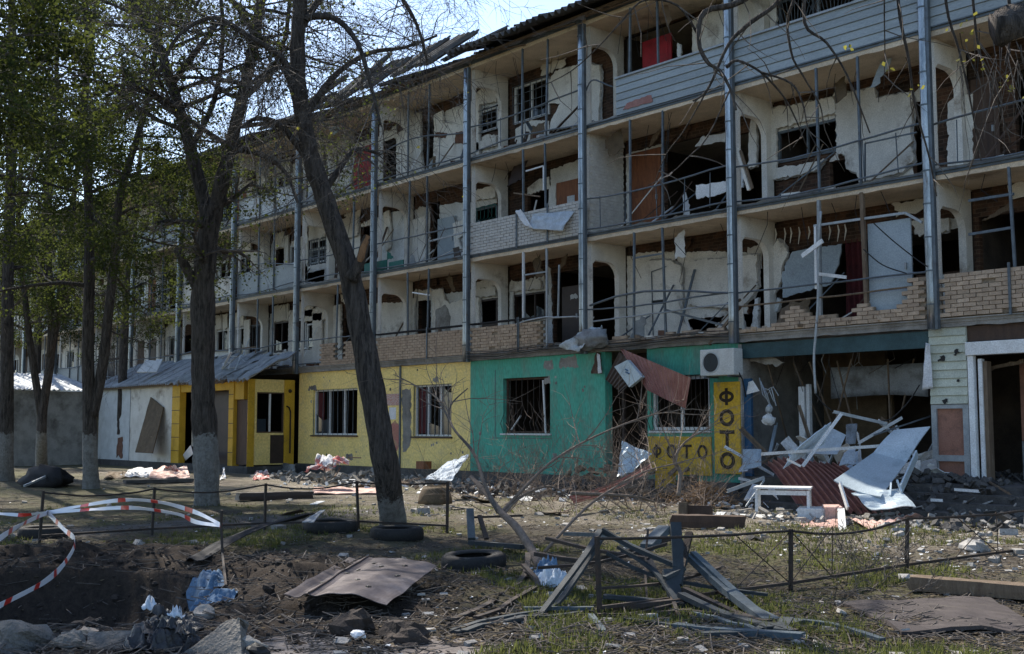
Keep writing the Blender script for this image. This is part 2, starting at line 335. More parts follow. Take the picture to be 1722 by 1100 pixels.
def patch(c, bend=None, wave=None):
    "bilinear sheet over corners c00,c10,c11,c01; bend(u,v)->offset along the normal"
    c = [Vector(x) for x in c]; nrm = ((c[1]-c[0]).cross(c[3]-c[0])).normalized()
    def f(u, v):
        p = c[0]*(1-u)*(1-v)+c[1]*u*(1-v)+c[2]*u*v+c[3]*(1-u)*v
        return p+nrm*(bend(u, v) if bend else 0)
    return f
def nz(x, y, z=0.0): return noise.noise(Vector((x, y, z)))
# ------------------------------------------------------------------ the long gallery building
YF, YB, X0 = 21.45, 22.9, -16.83
LV = [3.62, 6.61, 9.59, 12.57]; ST = .18
XL, XR = X0-5*13, X0+5*3
def cx(n): return X0+5*n
BLD = empty('apartment_building', (X0, YF, 0), 'long war-damaged four-storey block with open galleries and shops below', 'building')
for k, z in enumerate(LV):
    MB().box((XL, YF+.02, z), (XR, 29, z+ST)).build('floor_slab', 'soffit', BLD)
    for n in range(-13, 3):          # steel channel along each bay's slab edge
        m = MB(); a, b = cx(n)+.1, cx(n+1)-.1; sag = random.uniform(-.03, .01)
        m.box((a, YF-.06, z+.10+sag), (b, YF, z+.175+sag)).box((a, YF-.1, z+.16+sag), (b, YF-.06, z+.185+sag))
        m.build('edge_channel', 'steel' if k else 'concrete', BLD)
        P = []; x = a
        while x < b: P.append((x, z-.015-max(0, .03*nz(x*3.1, k*5.3))+.05*max(0, nz(x*1.7, k*2.9)-.25))); x += .11
        P.append((b, z-.01)); P += [(b, z+.098), (a, z+.098)]
        MB().prism_y(P, YF-.04, YF+.018).build('slab_edge', 'soffit' if k else 'concrete', BLD)
        # crumbled concrete screed on the slab edge
        mm = MB(); p = [(a, z+.18)]
        x = a
        while x < b:
            p.append((x, z+.20+max(0, .05*nz(x*2.3, k*7.1)+.03*random.random()))); x += .14
        p.append((b, z+.18)); mm.prism_y(p, YF-.03, YF+.25); mm.build('screed_edge', 'concrete', BLD)
# rear wall, end walls and the partitions between rooms
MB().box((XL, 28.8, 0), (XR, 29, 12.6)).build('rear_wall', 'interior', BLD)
for n in (-13, 3): MB().box((cx(n)-.1, YF+.1, 0), (cx(n)+.1, 28.8, 12.57)).build('end_wall', 'plaster', BLD)
BRICKED = {(-1, 1)}
for n in range(-12, 3):
    for s in range(3):
        z0, z1 = LV[s]+ST, LV[s+1]; x = cx(n); H = z1-z0
        a, b = YF+.12, YB
        # arched opening through the gallery's cross wall
        y0, y1, zt, r = a+.05, b-.27, z0+H-.50, .42
        p = [(a, z0), (y0, z0), (y0, zt-.1), (y0+.1, zt), (y1-r, zt)]
        for i in range(1, 8): t = math.pi/2*i/8; p.append((y1-r+r*math.sin(t), zt-r+r*math.cos(t)))
        p += [(y1, zt-r), (y1, z0), (b, z0), (b, z1), (a, z1)]
        if (n, s) in BRICKED:
            MB().prism_x([(a, z0), (b, z0), (b, z1), (a, z1)], x-.1, x+.02).build('cross_wall', 'plaster', BLD)
        else: MB().prism_x(p, x-.08, x+.08).build('cross_wall', 'plaster', BLD)
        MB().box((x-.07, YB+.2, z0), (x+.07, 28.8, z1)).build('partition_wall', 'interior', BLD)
# galvanised columns
for n in range(-13, 4):
    x = cx(n); m = MB(); nseg = 14
    zt, zb = 12.55, LV[0]-.05
    m.tube([(x, YF-.15, zb+(zt-zb)*i/nseg) for i in range(nseg+1)], [.092+.006*nz(n*3.3, i*.9) for i in range(nseg+1)], 14)
    c = m.build('column', 'galv', BLD, smooth=True)
    MB().box((x+.085, YF-.2, zb), (x+.15, YF-.1, zt)).build('column_channel', 'steel', c)
    MB().box((x-.02, YF-.1, zb), (x+.1, YF-.052, zt)).build('column_plate', 'steel', c)
    if -6 <= n <= 1:
        for i in range(13):
            zz = zb+.5+i*.68
            MB().tube([(x, YF-.15, zz-.014), (x, YF-.15, zz+.014)], .106, 12).build('clip', 'steel', c)

# ---- back walls of the galleries: bricks with openings, broken plaster panels in front
def brick_backing(n, s, holes):
    x0, x1, z0, z1 = cx(n)+.08, cx(n+1)-.08, LV[s]+ST, LV[s+1]
    xs = sorted({x0, x1, *[min(max(h[0], x0), x1) for h in holes], *[min(max(h[2], x0), x1) for h in holes]})
    zs = sorted({z0, z1, *[min(max(h[1], z0), z1) for h in holes], *[min(max(h[3], z0), z1) for h in holes]})
    m = MB()
    for a, b in zip(xs, xs[1:]):
        for c, d in zip(zs, zs[1:]):
            mx, mz = (a+b)/2, (c+d)/2
            if any(h[0] < mx < h[2] and h[1] < mz < h[3] for h in holes) or b-a < .01 or d-c < .01: continue
            m.box((a, YB+.06, c), (b, YB+.2, d))
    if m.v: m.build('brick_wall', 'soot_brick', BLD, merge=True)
    r = random.Random(n*13+s)
    for a, b in zip(xs, xs[1:]):      # what is left of the plaster coat
        if b-a < .12: continue
        hs = sorted([(h[1], h[3]) for h in holes if h[0] < (a+b)/2 < h[2]]); z = z0
        for c, d in hs+[(z1, z1)]:
            top = min(c, z1-r.uniform(.12, .55)) if c == z1 else c
            if top-z > .2 and r.random() < .7:
                e = .03 if r.random() < .6 else r.uniform(.05, .25); f = r.uniform(0, .3) if top-z > 1 else 0
                MB().prism_y(jag([(a+.01, z), (b-.01, z), (b-e*.4, top-f), ((a+b)/2, top-r.uniform(0, .1)), (a+.02, top-r.uniform(0, .2))], .02, .07), YB+.035, YB+.058).build('plaster_coat', r.choice(['plaster', 'plaster', 'plaster_cool']), BLD)
            z = max(z, d)
def rect(k, u0, v0, u1, v1, Y=None):
    "image box given by lower left (u0,v1) and upper right (u1,v0) on a facade plane"
    Y = Y or YB; a = kY(k, u0, v1, Y); b = kY(k, u1, v0, Y)
    return (a.x, a.z, b.x, b.z)
def poly(k, pts, mat='plaster', Y=None, th=.06, name='wall_panel', amp=.02, step=.065, parent=None):
    Y = (YB-.01) if Y is None else Y
    P = [(p.x, p.z) for p in (kY(k, u, v, Y) for u, v in pts)]
    ar = sum(a[0]*b[1]-b[0]*a[1] for a, b in zip(P, P[1:]+P[:1]))
    if ar < 0: P.reverse()
    if amp: P = jag(P, amp, step)
    if amp and name == 'wall_panel' and mat.startswith('plaster'):      # scratch coat showing round the broken edge
        c0, c1 = sum(p[0] for p in P)/len(P), sum(p[1] for p in P)/len(P)
        MB().prism_y(jag([(c0+(x-c0)*1.05+.01, c1+(z-c1)*1.04) for x, z in P[::3]], .02, .06), Y+.001, Y+.022).build('render_coat', 'concrete_pale', BLD)
    m = MB().prism_y(P, Y-th, Y); return m.build(name, mat, parent or BLD)
def prect(R, mat='plaster', Y=None, th=.06, name='wall_panel', amp=.025, parent=None):
    Y = (YB-.01) if Y is None else Y
    P = [(R[0], R[1]), (R[2], R[1]), (R[2], R[3]), (R[0], R[3])]
    if amp: P = jag(P, amp, .07)
    return MB().prism_y(P, Y-th, Y).build(name, mat, parent or BLD)
def window(R, Y=None, bars=None, frame='white_frame', nx=2, nzb=1, panes=0.4, fw=.06, bmat='steel', name='window'):
    Y = YB+.02 if Y is None else Y; x0, z0, x1, z1 = R
    m = MB().box((x0, Y, z0), (x0+fw, Y+.07, z1)).box((x1-fw, Y, z0), (x1, Y+.07, z1)).box((x0+fw, Y, z1-fw), (x1-fw, Y+.07, z1)).box((x0+fw, Y, z0), (x1-fw, Y+.07, z0+fw))
    for i in range(1, nx):
        x = x0+(x1-x0)*i/nx; m.box((x-fw*.4, Y+.002, z0+fw), (x+fw*.4, Y+.068, z1-fw))
    wdw = m.build(name, frame, BLD)
    for i in range(nx):
        a, b = x0+(x1-x0)*i/nx+fw*.5, x0+(x1-x0)*(i+1)/nx-fw*.5
        if random.random() < panes:
            zt = z1-fw if random.random() < .4 else z0+(z1-z0)*random.uniform(.25, .6)
            P = [(a, z0+fw), (b, z0+fw), (b, zt-random.uniform(0, .3)), ((a+b)/2, zt-random.uniform(0, .25)), (a, zt)]
            MB().prism_y(P, Y+.03, Y+.036).build('pane', 'glass', wdw)
    if bars:
        m = MB(); nb, style = bars; yb = Y-.06
        for i in range(nb+1):
            x = x0+(x1-x0)*i/nb
            if style == 'belly':
                pts = [(x, yb, z1), (x, yb, z0+(z1-z0)*.4), (x, yb-.16, z0+(z1-z0)*.18), (x, yb-.05, z0)]
                m.tube(pts, .009, 5)
            elif style == 'fan':
                m.bar(((x0+x1)/2, yb, z0), (x0+(x1-x0)*(i/nb*1.5-.25), yb, z1), .014, .014)
            else: m.bar((x+random.uniform(-.02, .02), yb, z0-.02), (x+random.uniform(-.02, .02), yb, z1+.02), .016, .016)
        if style == 'grid':
            for i in range(5): m.bar((x0, yb-.01, z0+(z1-z0)*i/4), (x1, yb-.01, z0+(z1-z0)*i/4), .016, .016)
        else:
            m.bar((x0-.02, yb, z1), (x1+.02, yb, z1), .025, .025).bar((x0-.02, yb, z0), (x1+.02, yb, z0), .025, .025)
        m.build('window_bars', bmat, wdw)
    return wdw
def door(R, mat, Y=None, th=.05, tilt=0.0, handle=True, panels=True, label=None):
    Y = YB if Y is None else Y; x0, z0, x1, z1 = R
    P = [(x0, z0), (x1, z0), (x1+tilt, z1), (x0+tilt, z1)]
    d = MB().prism_y(P, Y-th, Y).build('door', mat, BLD, bevel=.008)
    if label: d['label'] = label
    if panels:
        for i in range(2):
            a, b = z0+(z1-z0)*(.08+.46*i), z0+(z1-z0)*(.46+.46*i)
            t = tilt*(.3+.4*i)
            m = MB().box((x0+.12+t, Y-th-.012, a), (x1-.12+t, Y-th+.001, b)); m.build('door_panel', mat, d, bevel=.006)
    if handle: MB().box((x1-.14+tilt*.5, Y-th-.05, z0+.95), (x1-.1+tilt*.5, Y-th, z0+1.08)).build('handle', 'steel_pale', d)
    return d
def fl(s): return LV[s]+ST+.005

# ---- storey 3 (top gallery)
# bay n=-1
h1 = rect('K3', 895, 200, 1040, 430); h2 = rect('K3', 1205, 150, 1330, 380)
brick_backing(-1, 2, [(h1[0], fl(2), h2[2], h1[3]+.1)])
door((rect('K3', 1040, 180, 1205, 400)[0], fl(2), rect('K3', 1040, 180, 1205, 400)[2], rect('K3', 1040, 190, 1205, 400)[3]), 'red', label='bright red door in the top gallery')
poly('K3', [(1240, 420), (1270, 420), (1262, 260), (1243, 250)], 'white_board')
prect((h2[2], fl(2), cx(0)-.1, h1[3]-.1)); 
MB().box((h1[0]+.45, YB-.1, fl(2)), (h1[0]+.53, YB-.02, h1[3])).build('door_post', 'steel', BLD)
# bay n=0
wa = rect('K4', 300, -60, 500, 160); wb = rect('K4', 520, -100, 740, 110)
brick_backing(0, 2, [(wa[0], fl(2)+.6, wa[2], wa[3]), (wb[0], fl(2)+.6, wb[2], wb[3])])
prect((cx(0)+.1, fl(2), wa[0]-.02, LV[3]-.05), amp=.02); prect((wb[2]+.02, fl(2), cx(1)-.5, LV[3]-.4))
window((wa[0], fl(2)+.6, wa[2], wa[3]), bars=(12, 'fan'), frame='steel', nx=1); window((wb[0], fl(2)+.6, wb[2], wb[3]), bars=(12, 'fan'), frame='steel_pale', nx=1)
# bay n=-2
oa = rect('K3', 290, 440, 490, 720)
brick_backing(-2, 2, [oa])
window(oa, bars=(6, 'grid'), frame='white_frame', nx=2)
poly('K3', [(500, 755), (515, 690), (545, 640), (565, 600), (500, 600), (500, 470), (540, 410), (700, 370), (790, 380), (798, 460), (785, 700)])
poly('K3', [(195, 470), (150, 470), (60, 560), (60, 610), (195, 590)], Y=YB-.02)
# bay n=-3
brick_backing(-3, 2, [rect('K2', 1060, 690, 1130, 1000), rect('K2', 1370, 600, 1500, 790)])
poly('K2', [(990, 1010), (990, 665), (1062, 650), (1062, 760), (1070, 930), (1080, 1005)])
poly('K2', [(1135, 985), (1140, 800), (1210, 770), (1140, 765), (1140, 670), (1190, 640), (1195, 710), (1250, 720), (1262, 640), (1400, 590), (1400, 900), (1262, 930)])
poly('K2', [(1255, 830), (1310, 830), (1310, 760), (1262, 765)], 'brick_red', YB-.08, .02)
poly('K2', [(1140, 792), (1200, 800), (1212, 772), (1145, 765)], 'brick_red', YB-.075, .02)
poly('K2', [(1370, 880), (1500, 840), (1500, 790), (1370, 830)]); poly('K2', [(1370, 600), (1500, 555), (1500, 510), (1370, 560)])
window(rect('K2', 1370, 612, 1500, 780), bars=(5, 'grid'), frame='white_frame', nx=1, panes=.3)
# bay n=-4
ow = rect('K2', 835, 790, 918, 1050); brick_backing(-4, 2, [(ow[0], fl(2), ow[2], ow[3])])
d1 = rect('K2', 675, 830, 790, 1090); door((d1[0], fl(2), d1[2], d1[3]), 'red', label='dark red door beside a pale wall')
poly('K2', [(922, 1040), (925, 780), (985, 740), (985, 1010)]); poly('K2', [(500, 1110), (500, 960), (660, 930), (660, 1090)])
poly('K2', [(500, 920), (500, 800), (670, 760), (670, 830)], 'plaster')

# ---- storey 2
# bay n=-1
ob = rect('K3', 1150, 740, 1530, 1040)
brick_backing(-1, 1, [(ob[0], fl(1), ob[2], ob[3]), (ob[2]-.2, fl(1)+.4, cx(0)-.1, ob[3]-.2)])
dd = rect('K3', 975, 850, 1140, 1100); door((dd[0], fl(1), dd[2], dd[3]), 'orange_wood', label='orange-brown wooden door with four panels')
poly('K3', [(1340, 850), (1520, 815), (1520, 770), (1380, 790)], 'white_board', YB-.15, .03)
poly('K7', [(1350, 120), (1440, 105), (1530, 75), (1525, 15), (1345, 40)], 'white_board', YF+.25, .03, amp=.02, name='loose_board')
poly('K7', [(1270, 225), (1310, 215), (1300, 130), (1285, 80), (1272, 85)], 'white_board', YB-.2, .02, name='loose_board')
poly('K4', [(135, 975), (180, 960), (180, 700), (150, 690), (135, 780)]); poly('K4', [(70, 1090), (100, 1085), (110, 1000), (72, 960)], 'white_board')
# bay n=0
ow = rect('K4', 295, 680, 640, 945)
brick_backing(0, 1, [ow, rect('K4', 590, 900, 760, 1090), rect('K4', 1075, 580, 1130, 1000)])
window(ow, frame='steel', nx=2, panes=.3)
poly('K4', [(225, 1090), (225, 640), (640, 560), (640, 655), (295, 745), (295, 975), (400, 960), (540, 930), (585, 925), (520, 985), (420, 1010), (270, 1040)])
poly('K4', [(640, 880), (640, 560), (860, 505), (870, 570), (1075, 530), (1085, 640), (1070, 760), (1085, 930), (1020, 1000), (770, 1055), (760, 1000), (700, 980), (690, 900)])
poly('K4', [(1285, 965), (1285, 600), (1330, 560), (1430, 545), (1430, 935)])
poly('K4', [(860, 490), (1060, 430), (1050, 470), (870, 520)], 'soot_brick', YB-.02, .03)
# bay n=1
d1 = rect('K4', 1430, 430, 1570, 920)
brick_backing(1, 1, [(d1[2]+.3, fl(1), d1[2]+1.8, d1[3])])
door((d1[0], fl(1), d1[2], d1[3]), 'brown_wood', label='dark reddish-brown door behind hanging twigs')
# bay n=-2
oa = rect('K7', 360, 60, 495, 200); db = rect('K7', 542, 0, 668, 190)
brick_backing(-2, 1, [(oa[0], fl(1), oa[2], oa[3])])
dn = door((db[0], fl(1), db[2], db[3]), 'orange_wood', panels=False, label='brown door with a white paper notice')
prect(rect('K7', 597, 95, 640, 168, YB-.06), 'white_board', YB-.055, .004, 'notice', 0, dn)
poly('K7', [(500, 260), (500, 60), (540, 45), (540, 250)]); poly('K3', [(730, 1090), (730, 960), (880, 900), (895, 1000)], 'plaster', YB-.02)
# bay n=-3 (also seen through the arch of the next)
brick_backing(-3, 1, [rect('K6', 1105, 130, 1160, 500), rect('K6', 890, 190, 960, 400), rect('K7', 60, 140, 190, 290)])
poly('K6', [(1000, 530), (1000, 250), (1090, 215), (1092, 500)]); d1 = rect('K6', 1160, 215, 1262, 480); door((d1[0], fl(1), d1[2], d1[3]), 'grey_door', panels=False, label='plain grey door standing open')
poly('K6', [(860, 420), (850, 200), (880, 185), (892, 300), (885, 400)]); poly('K6', [(1262, 400), (1250, 260), (1310, 240), (1310, 330), (1280, 350), (1300, 410)])
window(rect('K7', 60, 150, 190, 285), bars=(6, 'belly'), frame='steel', nx=1, bmat='teal'); poly('K7', [(60, 130), (60, 75), (190, 40), (190, 110)]); poly('K7', [(60, 420), (60, 310), (190, 290), (190, 400)])
# bay n=-4
brick_backing(-4, 1, [rect('K6', 700, 260, 800, 560)])
poly('K6', [(590, 560), (590, 240), (700, 215), (700, 330), (640, 345), (640, 545)]); poly('K6', [(380, 600), (380, 400), (400, 390), (400, 510), (520, 490), (530, 420), (545, 600)])
window(rect('K6', 405, 390, 525, 500), bars=(7, 'grid'), frame='white_frame', nx=1)

# ---- storey 1
# bay n=-1
brick_backing(-1, 0, [(cx(-1)+1.9, fl(0), cx(0)-.1, fl(0)+.62), rect('K7', 1640, 520, 1720, 860)])
poly('K7', [(1000, 950), (1003, 580), (1030, 510), (1075, 478), (1170, 470), (1262, 508), (1265, 700), (1258, 800), (1300, 860), (1345, 940), (1200, 960)])
MB().bar(kY('K7', 1085, 540, YB-.09), kY('K7', 1095, 930, YB-.09), .02, .02).bar(kY('K7', 1085, 540, YB-.09), kY('K7', 1170, 510, YB-.09), .02, .02).build('door_trim', 'steel', BLD)
poly('K7', [(1300, 730), (1325, 690), (1310, 600), (1330, 560), (1310, 490), (1340, 478), (1480, 465), (1540, 455), (1700, 440), (1705, 640), (1640, 720), (1520, 750)])
poly('K7', [(1460, 850), (1560, 760), (1600, 750), (1640, 900), (1520, 920)])
prect(rect('K7', 1085, 700, 1150, 722, YB-.09), 'black', YB-.075, .01, 'letter_slot', 0)
# bay n=0
brick_backing(0, 0, [(rect('K8', 285, 390, 800, 850)[0], fl(0), rect('K8', 285, 390, 800, 850)[2]+1.2, LV[1]-.75), rect('K8', 1075, 280, 1400, 560)])
poly('K8', [(330, 690), (325, 560), (345, 500), (385, 425), (670, 380), (652, 500), (605, 615)], 'grey_door', YB-.25, .04, 'hanging_board', .02)
poly('K8', [(275, 680), (275, 400), (300, 350), (365, 430), (330, 500), (320, 600)], 'plaster', YB-.03)
poly('K8', [(150, 880), (170, 700), (190, 690), (190, 880)], 'plaster_cool'); poly('K8', [(275, 780), (300, 690), (325, 700), (300, 770)], 'plaster_cool')
m = MB(); cu0 = kY('K8', 690, 830, YB+.1); cu1 = kY('K8', 785, 345, YB+.1)
m.grid(lambda u, v: (cu0.x+(cu1.x-cu0.x)*u, YB+.1+.05*math.sin(u*20+v*2), cu0.z+(cu1.z-cu0.z)*v), 24, 8, .004); m.build('curtain', 'curtain', BLD, smooth=True)
for i in range(9):      # strings of torn plaster under the burnt lintel
    u = 270+i*52+random.uniform(-12, 12); t = kY('K8', u, 290-i*3, YB-.1)
    MB().tube([t, t+Vector((.03, 0, -.14)), t+Vector((-.02, 0, -.3-random.random()*.2))], [.012, .02, .006], 5).build('torn_plaster', 'plaster', BLD)
poly('K8', [(1120, 340), (1070, 250), (1160, 230), (1170, 320)]); poly('K8', [(1230, 240), (1290, 230), (1290, 310), (1240, 320)])
# bay n=1
brick_backing(1, 0, [(cx(1)+.2, fl(0)+.6, cx(1)+2.6, LV[1]-.6)])
poly('K8', [(1480, 245), (1500, 245), (1650, 180), (1640, 140)], 'old_wood', YB-.3, .04, 'loose_board', .01)
prect((cx(1)+2.7, fl(0), cx(2)-.1, LV[1]-.2), 'plaster_cool')
# bay n=-2
oa = rect('K7', 285, 650, 470, 835); brick_backing(-2, 0, [oa, (oa[2]+.3, fl(0), cx(-1)-.4, oa[3]+.5)])
window(oa, frame='dark_door', nx=3, panes=.6); poly('K7', [(275, 655), (275, 600), (450, 585), (450, 640)])
d1 = rect('K7', 575, 615, 680, 960); dd = door((d1[0], fl(0), d1[2], d1[3]), 'dark_door', panels=False, label='dark brown door with a pale smear')
poly('K7', [(615, 705), (640, 690), (665, 695), (645, 665), (625, 670)], 'plaster_cool', YB-.05, .004, 'paint_smear', .03, .05, dd)
poly('K7', [(275, 900), (275, 660), (290, 655), (290, 850), (470, 825), (470, 850), (340, 890)])
# bay n=-3
brick_backing(-3, 0, [rect('K6', 1035, 700, 1110, 920), rect('K6', 1135, 720, 1170, 830), rect('K7', 60, 690, 190, 860)])
poly('K6', [(1130, 915), (1132, 720), (1125, 650), (1190, 640), (1200, 700), (1230, 725), (1310, 700), (1400, 680), (1400, 900)])
poly('K6', [(1140, 905), (1145, 760), (1200, 730), (1230, 800), (1225, 905)], 'concrete_pale', YB-.075, .012)
window(rect('K7', 60, 690, 190, 862), frame='dark_door', nx=1, panes=.8); poly('K7', [(60, 690), (60, 640), (190, 625), (190, 680)]); poly('K7', [(55, 900), (55, 872), (190, 860), (190, 900)])
poly('K6', [(1010, 930), (1012, 700), (1035, 690), (1025, 800), (1035, 920)])
# bay n=-4
brick_backing(-4, 0, [rect('K6', 395, 825, 525, 985), rect('K6', 600, 800, 660, 965)])
window(rect('K6', 395, 825, 525, 985), frame='white_frame', nx=1, panes=.6)
poly('K6', [(380, 830), (380, 770), (520, 740), (520, 815)]); poly('K6', [(555, 990), (555, 740), (600, 730), (600, 980)])
# farther bays behind the trees and the two nearest bays beyond the frame
for n in list(range(-13, -4))+[2]:
    for s in range(3):
        r = random.Random(n*31+s*7); a = cx(n)+.1; holes = []
        x = a+r.uniform(.3, .5)
        while x < cx(n+1)-1.0:
            if r.random() < .55:
                hw = r.uniform(.9, 1.3); R = (x, fl(s)+.85, x+hw, fl(s)+2.05)
                holes.append(R); window(R, frame=r.choice(['white_frame', 'white_frame', 'dark_door']), nx=2, panes=.6, bars=(6, 'plain') if r.random() < .3 else None)
            else:
                hw = .85; R = (x, fl(s), x+hw, fl(s)+2.05)
                if r.random() < .5: door(R, r.choice(['brown_wood', 'dark_door', 'orange_wood', 'red' if s == 1 else 'brown_wood']), handle=False)
                else: holes.append(R)
            nx = x+hw+r.uniform(.35, .8)
            if r.random() < .8: prect((x+hw+.03, fl(s), min(nx-.03, cx(n+1)-.1), fl(s)+r.uniform(2.1, 2.5)), 'plaster', amp=.02)
            if r.random() < .7 and R[1] > fl(s)+.1: prect((R[0], fl(s), R[2], R[1]-.03), 'plaster', amp=.02)
            if r.random() < .6: prect((R[0], R[3]+.03, R[2], LV[s+1]-.1), 'plaster', amp=.03)
            x = nx
        brick_backing(n, s, holes)

# ---- gallery fronts: posts, rails, parapets
def vpost(k, u, v, s, mat='steel', w=.05, lean=0.0, top=None, bot=None):
    p = kY(k, u, v, YF-.03); z0 = bot if bot else LV[s]+ST; z1 = top if top else LV[s+1]
    MB().bar((p.x, YF-.03, z0), (p.x+lean, YF-.03, z1), w, w, (0, 1, 0)).build('gallery_post', mat, BLD)
for k, u, v, s in [('K3', 337, 600, 2), ('K3', 475, 500, 2), ('K3', 955, 300, 2), ('K3', 1125, 260, 2), ('K2', 985, 800, 2), ('K2', 1098, 800, 2),
                   ('K3', 345, 1000, 1), ('K3', 475, 950, 1), ('K3', 960, 900, 1), ('K3', 1145, 850, 1), ('K4', 525, 600, 1), ('K4', 765, 600, 1), ('K6', 985, 300, 1), ('K6', 1095, 300, 1), ('K6', 668, 250, 1),
                   ('K7', 980, 600, 0), ('K6', 1095, 750, 0), ('K6', 985, 750, 0), ('K8', 1665, 300, 0), ('K6', 570, 700, 0)]:
    vpost(k, u, v, s, lean=random.uniform(-.09, .09))
vpost('K7', 1165, 600, 0, lean=-.08); vpost('K7', 345, 650, 0, 'white_frame', .06); vpost('K7', 480, 650, 0, 'steel_pale', .05); vpost('K8', 535, 500, 0, 'steel_pale', .07, .03); vpost('K8', 805, 500, 0, 'old_wood', .08, -.05)
for n in range(-12, -4):
    for s in range(3):
        for f in (.38, .62):
            x = cx(n)+5*f; MB().bar((x, YF-.03, LV[s]+ST), (x, YF-.03, LV[s+1]), .05, .05).build('gallery_post', 'steel', BLD)
def rail(n, s, h=.95, a=.1, b=4.9, mat='steel', dz=0, w=.045):
    x0, x1 = cx(n)+a, cx(n)+b; z = LV[s]+ST+h; k = 9
    bend = random.choice((0, 0, -.1, -.05, .08, .16)); MB().tube([(x0+(x1-x0)*i/k, YF-.06+(.03*nz(i, n, s))-abs(bend)*math.sin(math.pi*i/k), z+dz*i/k+.03*nz(i*2.1, n*3, s)+bend*math.sin(math.pi*i/k*1.3)) for i in range(k+1)], w/2, 6).build('rail', mat, BLD)
for n, s in [(-2, 2), (-3, 2), (-4, 2), (-1, 1), (0, 1), (1, 1), (-3, 1), (-4, 1), (-1, 0), (0, 0), (-4, 0)]+[(n, s) for n in range(-12, -4) for s in range(3)]:
    rail(n, s)
    if s or n < -1: rail(n, s, .12)
rail(-1, 2, .95, .1, 1.1); rail(-1, 0, .62, .3, 4.9, 'steel_pale', .1); rail(0, 0, .62, 0, 5, 'old_wood', .06); rail(-2, 0, .72, 2.0, 4.9, 'steel_pale', .12); rail(-1, 0, 1.05, 0.2, 4.9, 'steel', .05, .06)
for n, s in [(1, 1), (0, 1), (-2, 2), (-3, 2), (-1, 1)]:      # infill bars and frames on the rails
    for f in (.12, .3, .52, .7, .86):
        if random.random() < .6:
            x = cx(n)+5*f; MB().bar((x, YF-.05, LV[s]+ST+.1), (x+random.uniform(-.05, .05), YF-.05, LV[s]+ST+.95), .018, .018).build('rail_bar', 'steel', BLD)
# white plastic frames left hanging between the posts
def frame(k, pts, mat='steel_pale', w=.04, Y=None):
    Y = Y or YF-.02; m = MB(); P = [kY(k, u, v, Y) for u, v in pts]
    for a, b in zip(P, P[1:]): m.bar(a, b, w, w)
    m.build('loose_frame', mat, BLD)
frame('K7', [(350, 555), (350, 840), (545, 800), (552, 500)], 'steel_pale'); frame('K7', [(345, 560), (475, 540)], 'steel_pale')
frame('K7', [(990, 460), (1150, 435)], 'steel'); frame('K7', [(1165, 760), (1500, 850)], 'steel', .05); frame('K7', [(1420, 960), (1600, 740)], 'old_wood', .06)
frame('K8', [(505, 275), (780, 235), (1035, 200), (1130, 255)], 'steel_pale', .05); frame('K8', [(515, 280), (520, 640)], 'white_frame', .06)
frame('K8', [(0, 760), (80, 700)], 'old_wood', .05); frame('K8', [(1400, 130), (1660, 90)], 'steel', .05); frame('K8', [(1400, 325), (1650, 285)], 'steel', .05)
frame('K6', [(1010, 660), (1110, 675)], 'white_frame'); frame('K7', [(290, 85), (440, 105)], 'old_wood', .04); frame('K4', [(800, 1050), (800, 830), (1100, 765)], 'steel', .03)
frame('K6', [(1105, 365), (1300, 315)], 'steel_pale', .05); frame('K3', [(360, 990), (460, 960)], 'white_frame', .04); frame('K3', [(462, 960), (462, 1100)], 'white_frame', .04)
frame('K4', [(80, 870), (150, 1090)], 'old_wood', .05); frame('K3', [(1580, 860), (1650, 1100)], 'plaster', .07); frame('K5', [(950, 1025), (1230, 1000), (1480, 975), (1480, 1100)], 'old_wood', .05)
# siding parapets of the top gallery
def siding(xa, xb, s, Y, h, nb, mat='siding_blue', cap='steel_pale', z0=None, name='siding_parapet'):
    z = LV[s]+ST if z0 is None else z0; bh = h/nb
    core = MB().box((xa, Y+.03, z), (xb, Y+.06, z+h)).build(name, mat, BLD)
    for i in range(nb):
        pr = [(Y+.03, z+bh*i+.004), (Y-.012, z+bh*i+.004), (Y+.014, z+bh*(i+1)-.004), (Y+.03, z+bh*(i+1)-.004)]
        MB().prism_x(pr, xa, xb).build('siding_board', mat, core)
    if cap: MB().box((xa-.02, Y-.04, z+h+.002), (xb+.02, Y+.08, z+h+.05)).build('parapet_cap', cap, core)
    return core
siding(cx(0)+.12, cx(1)-.1, 2, YF-.09, .98, 5); siding(cx(1)+.1, cx(2)-.1, 2, YF-.09, .98, 5)
xs = kY('K3', 893, 480, YF).x; siding(xs, cx(0)-.12, 2, YF-.09, .98, 5)
bh = MB(); bh.prism_y(jag([(xs+.25, LV[2]+ST+.1), (xs+1.3, LV[2]+ST+.1), (xs+1.25, LV[2]+ST+.28), (xs+.4, LV[2]+ST+.25)], .03, .1), YF-.108, YF-.098); bh.build('torn_patch', 'maroon', BLD)
# blue-grey door standing in the gallery front, first floor
R = rect('K8', 832, 228, 1066, 780, YF+.1); door((R[0], R[1]-.1, R[2], R[3]), 'grey_door', YF+.12, .05, panels=False, label='flat blue-grey steel door standing upright in the gallery front')
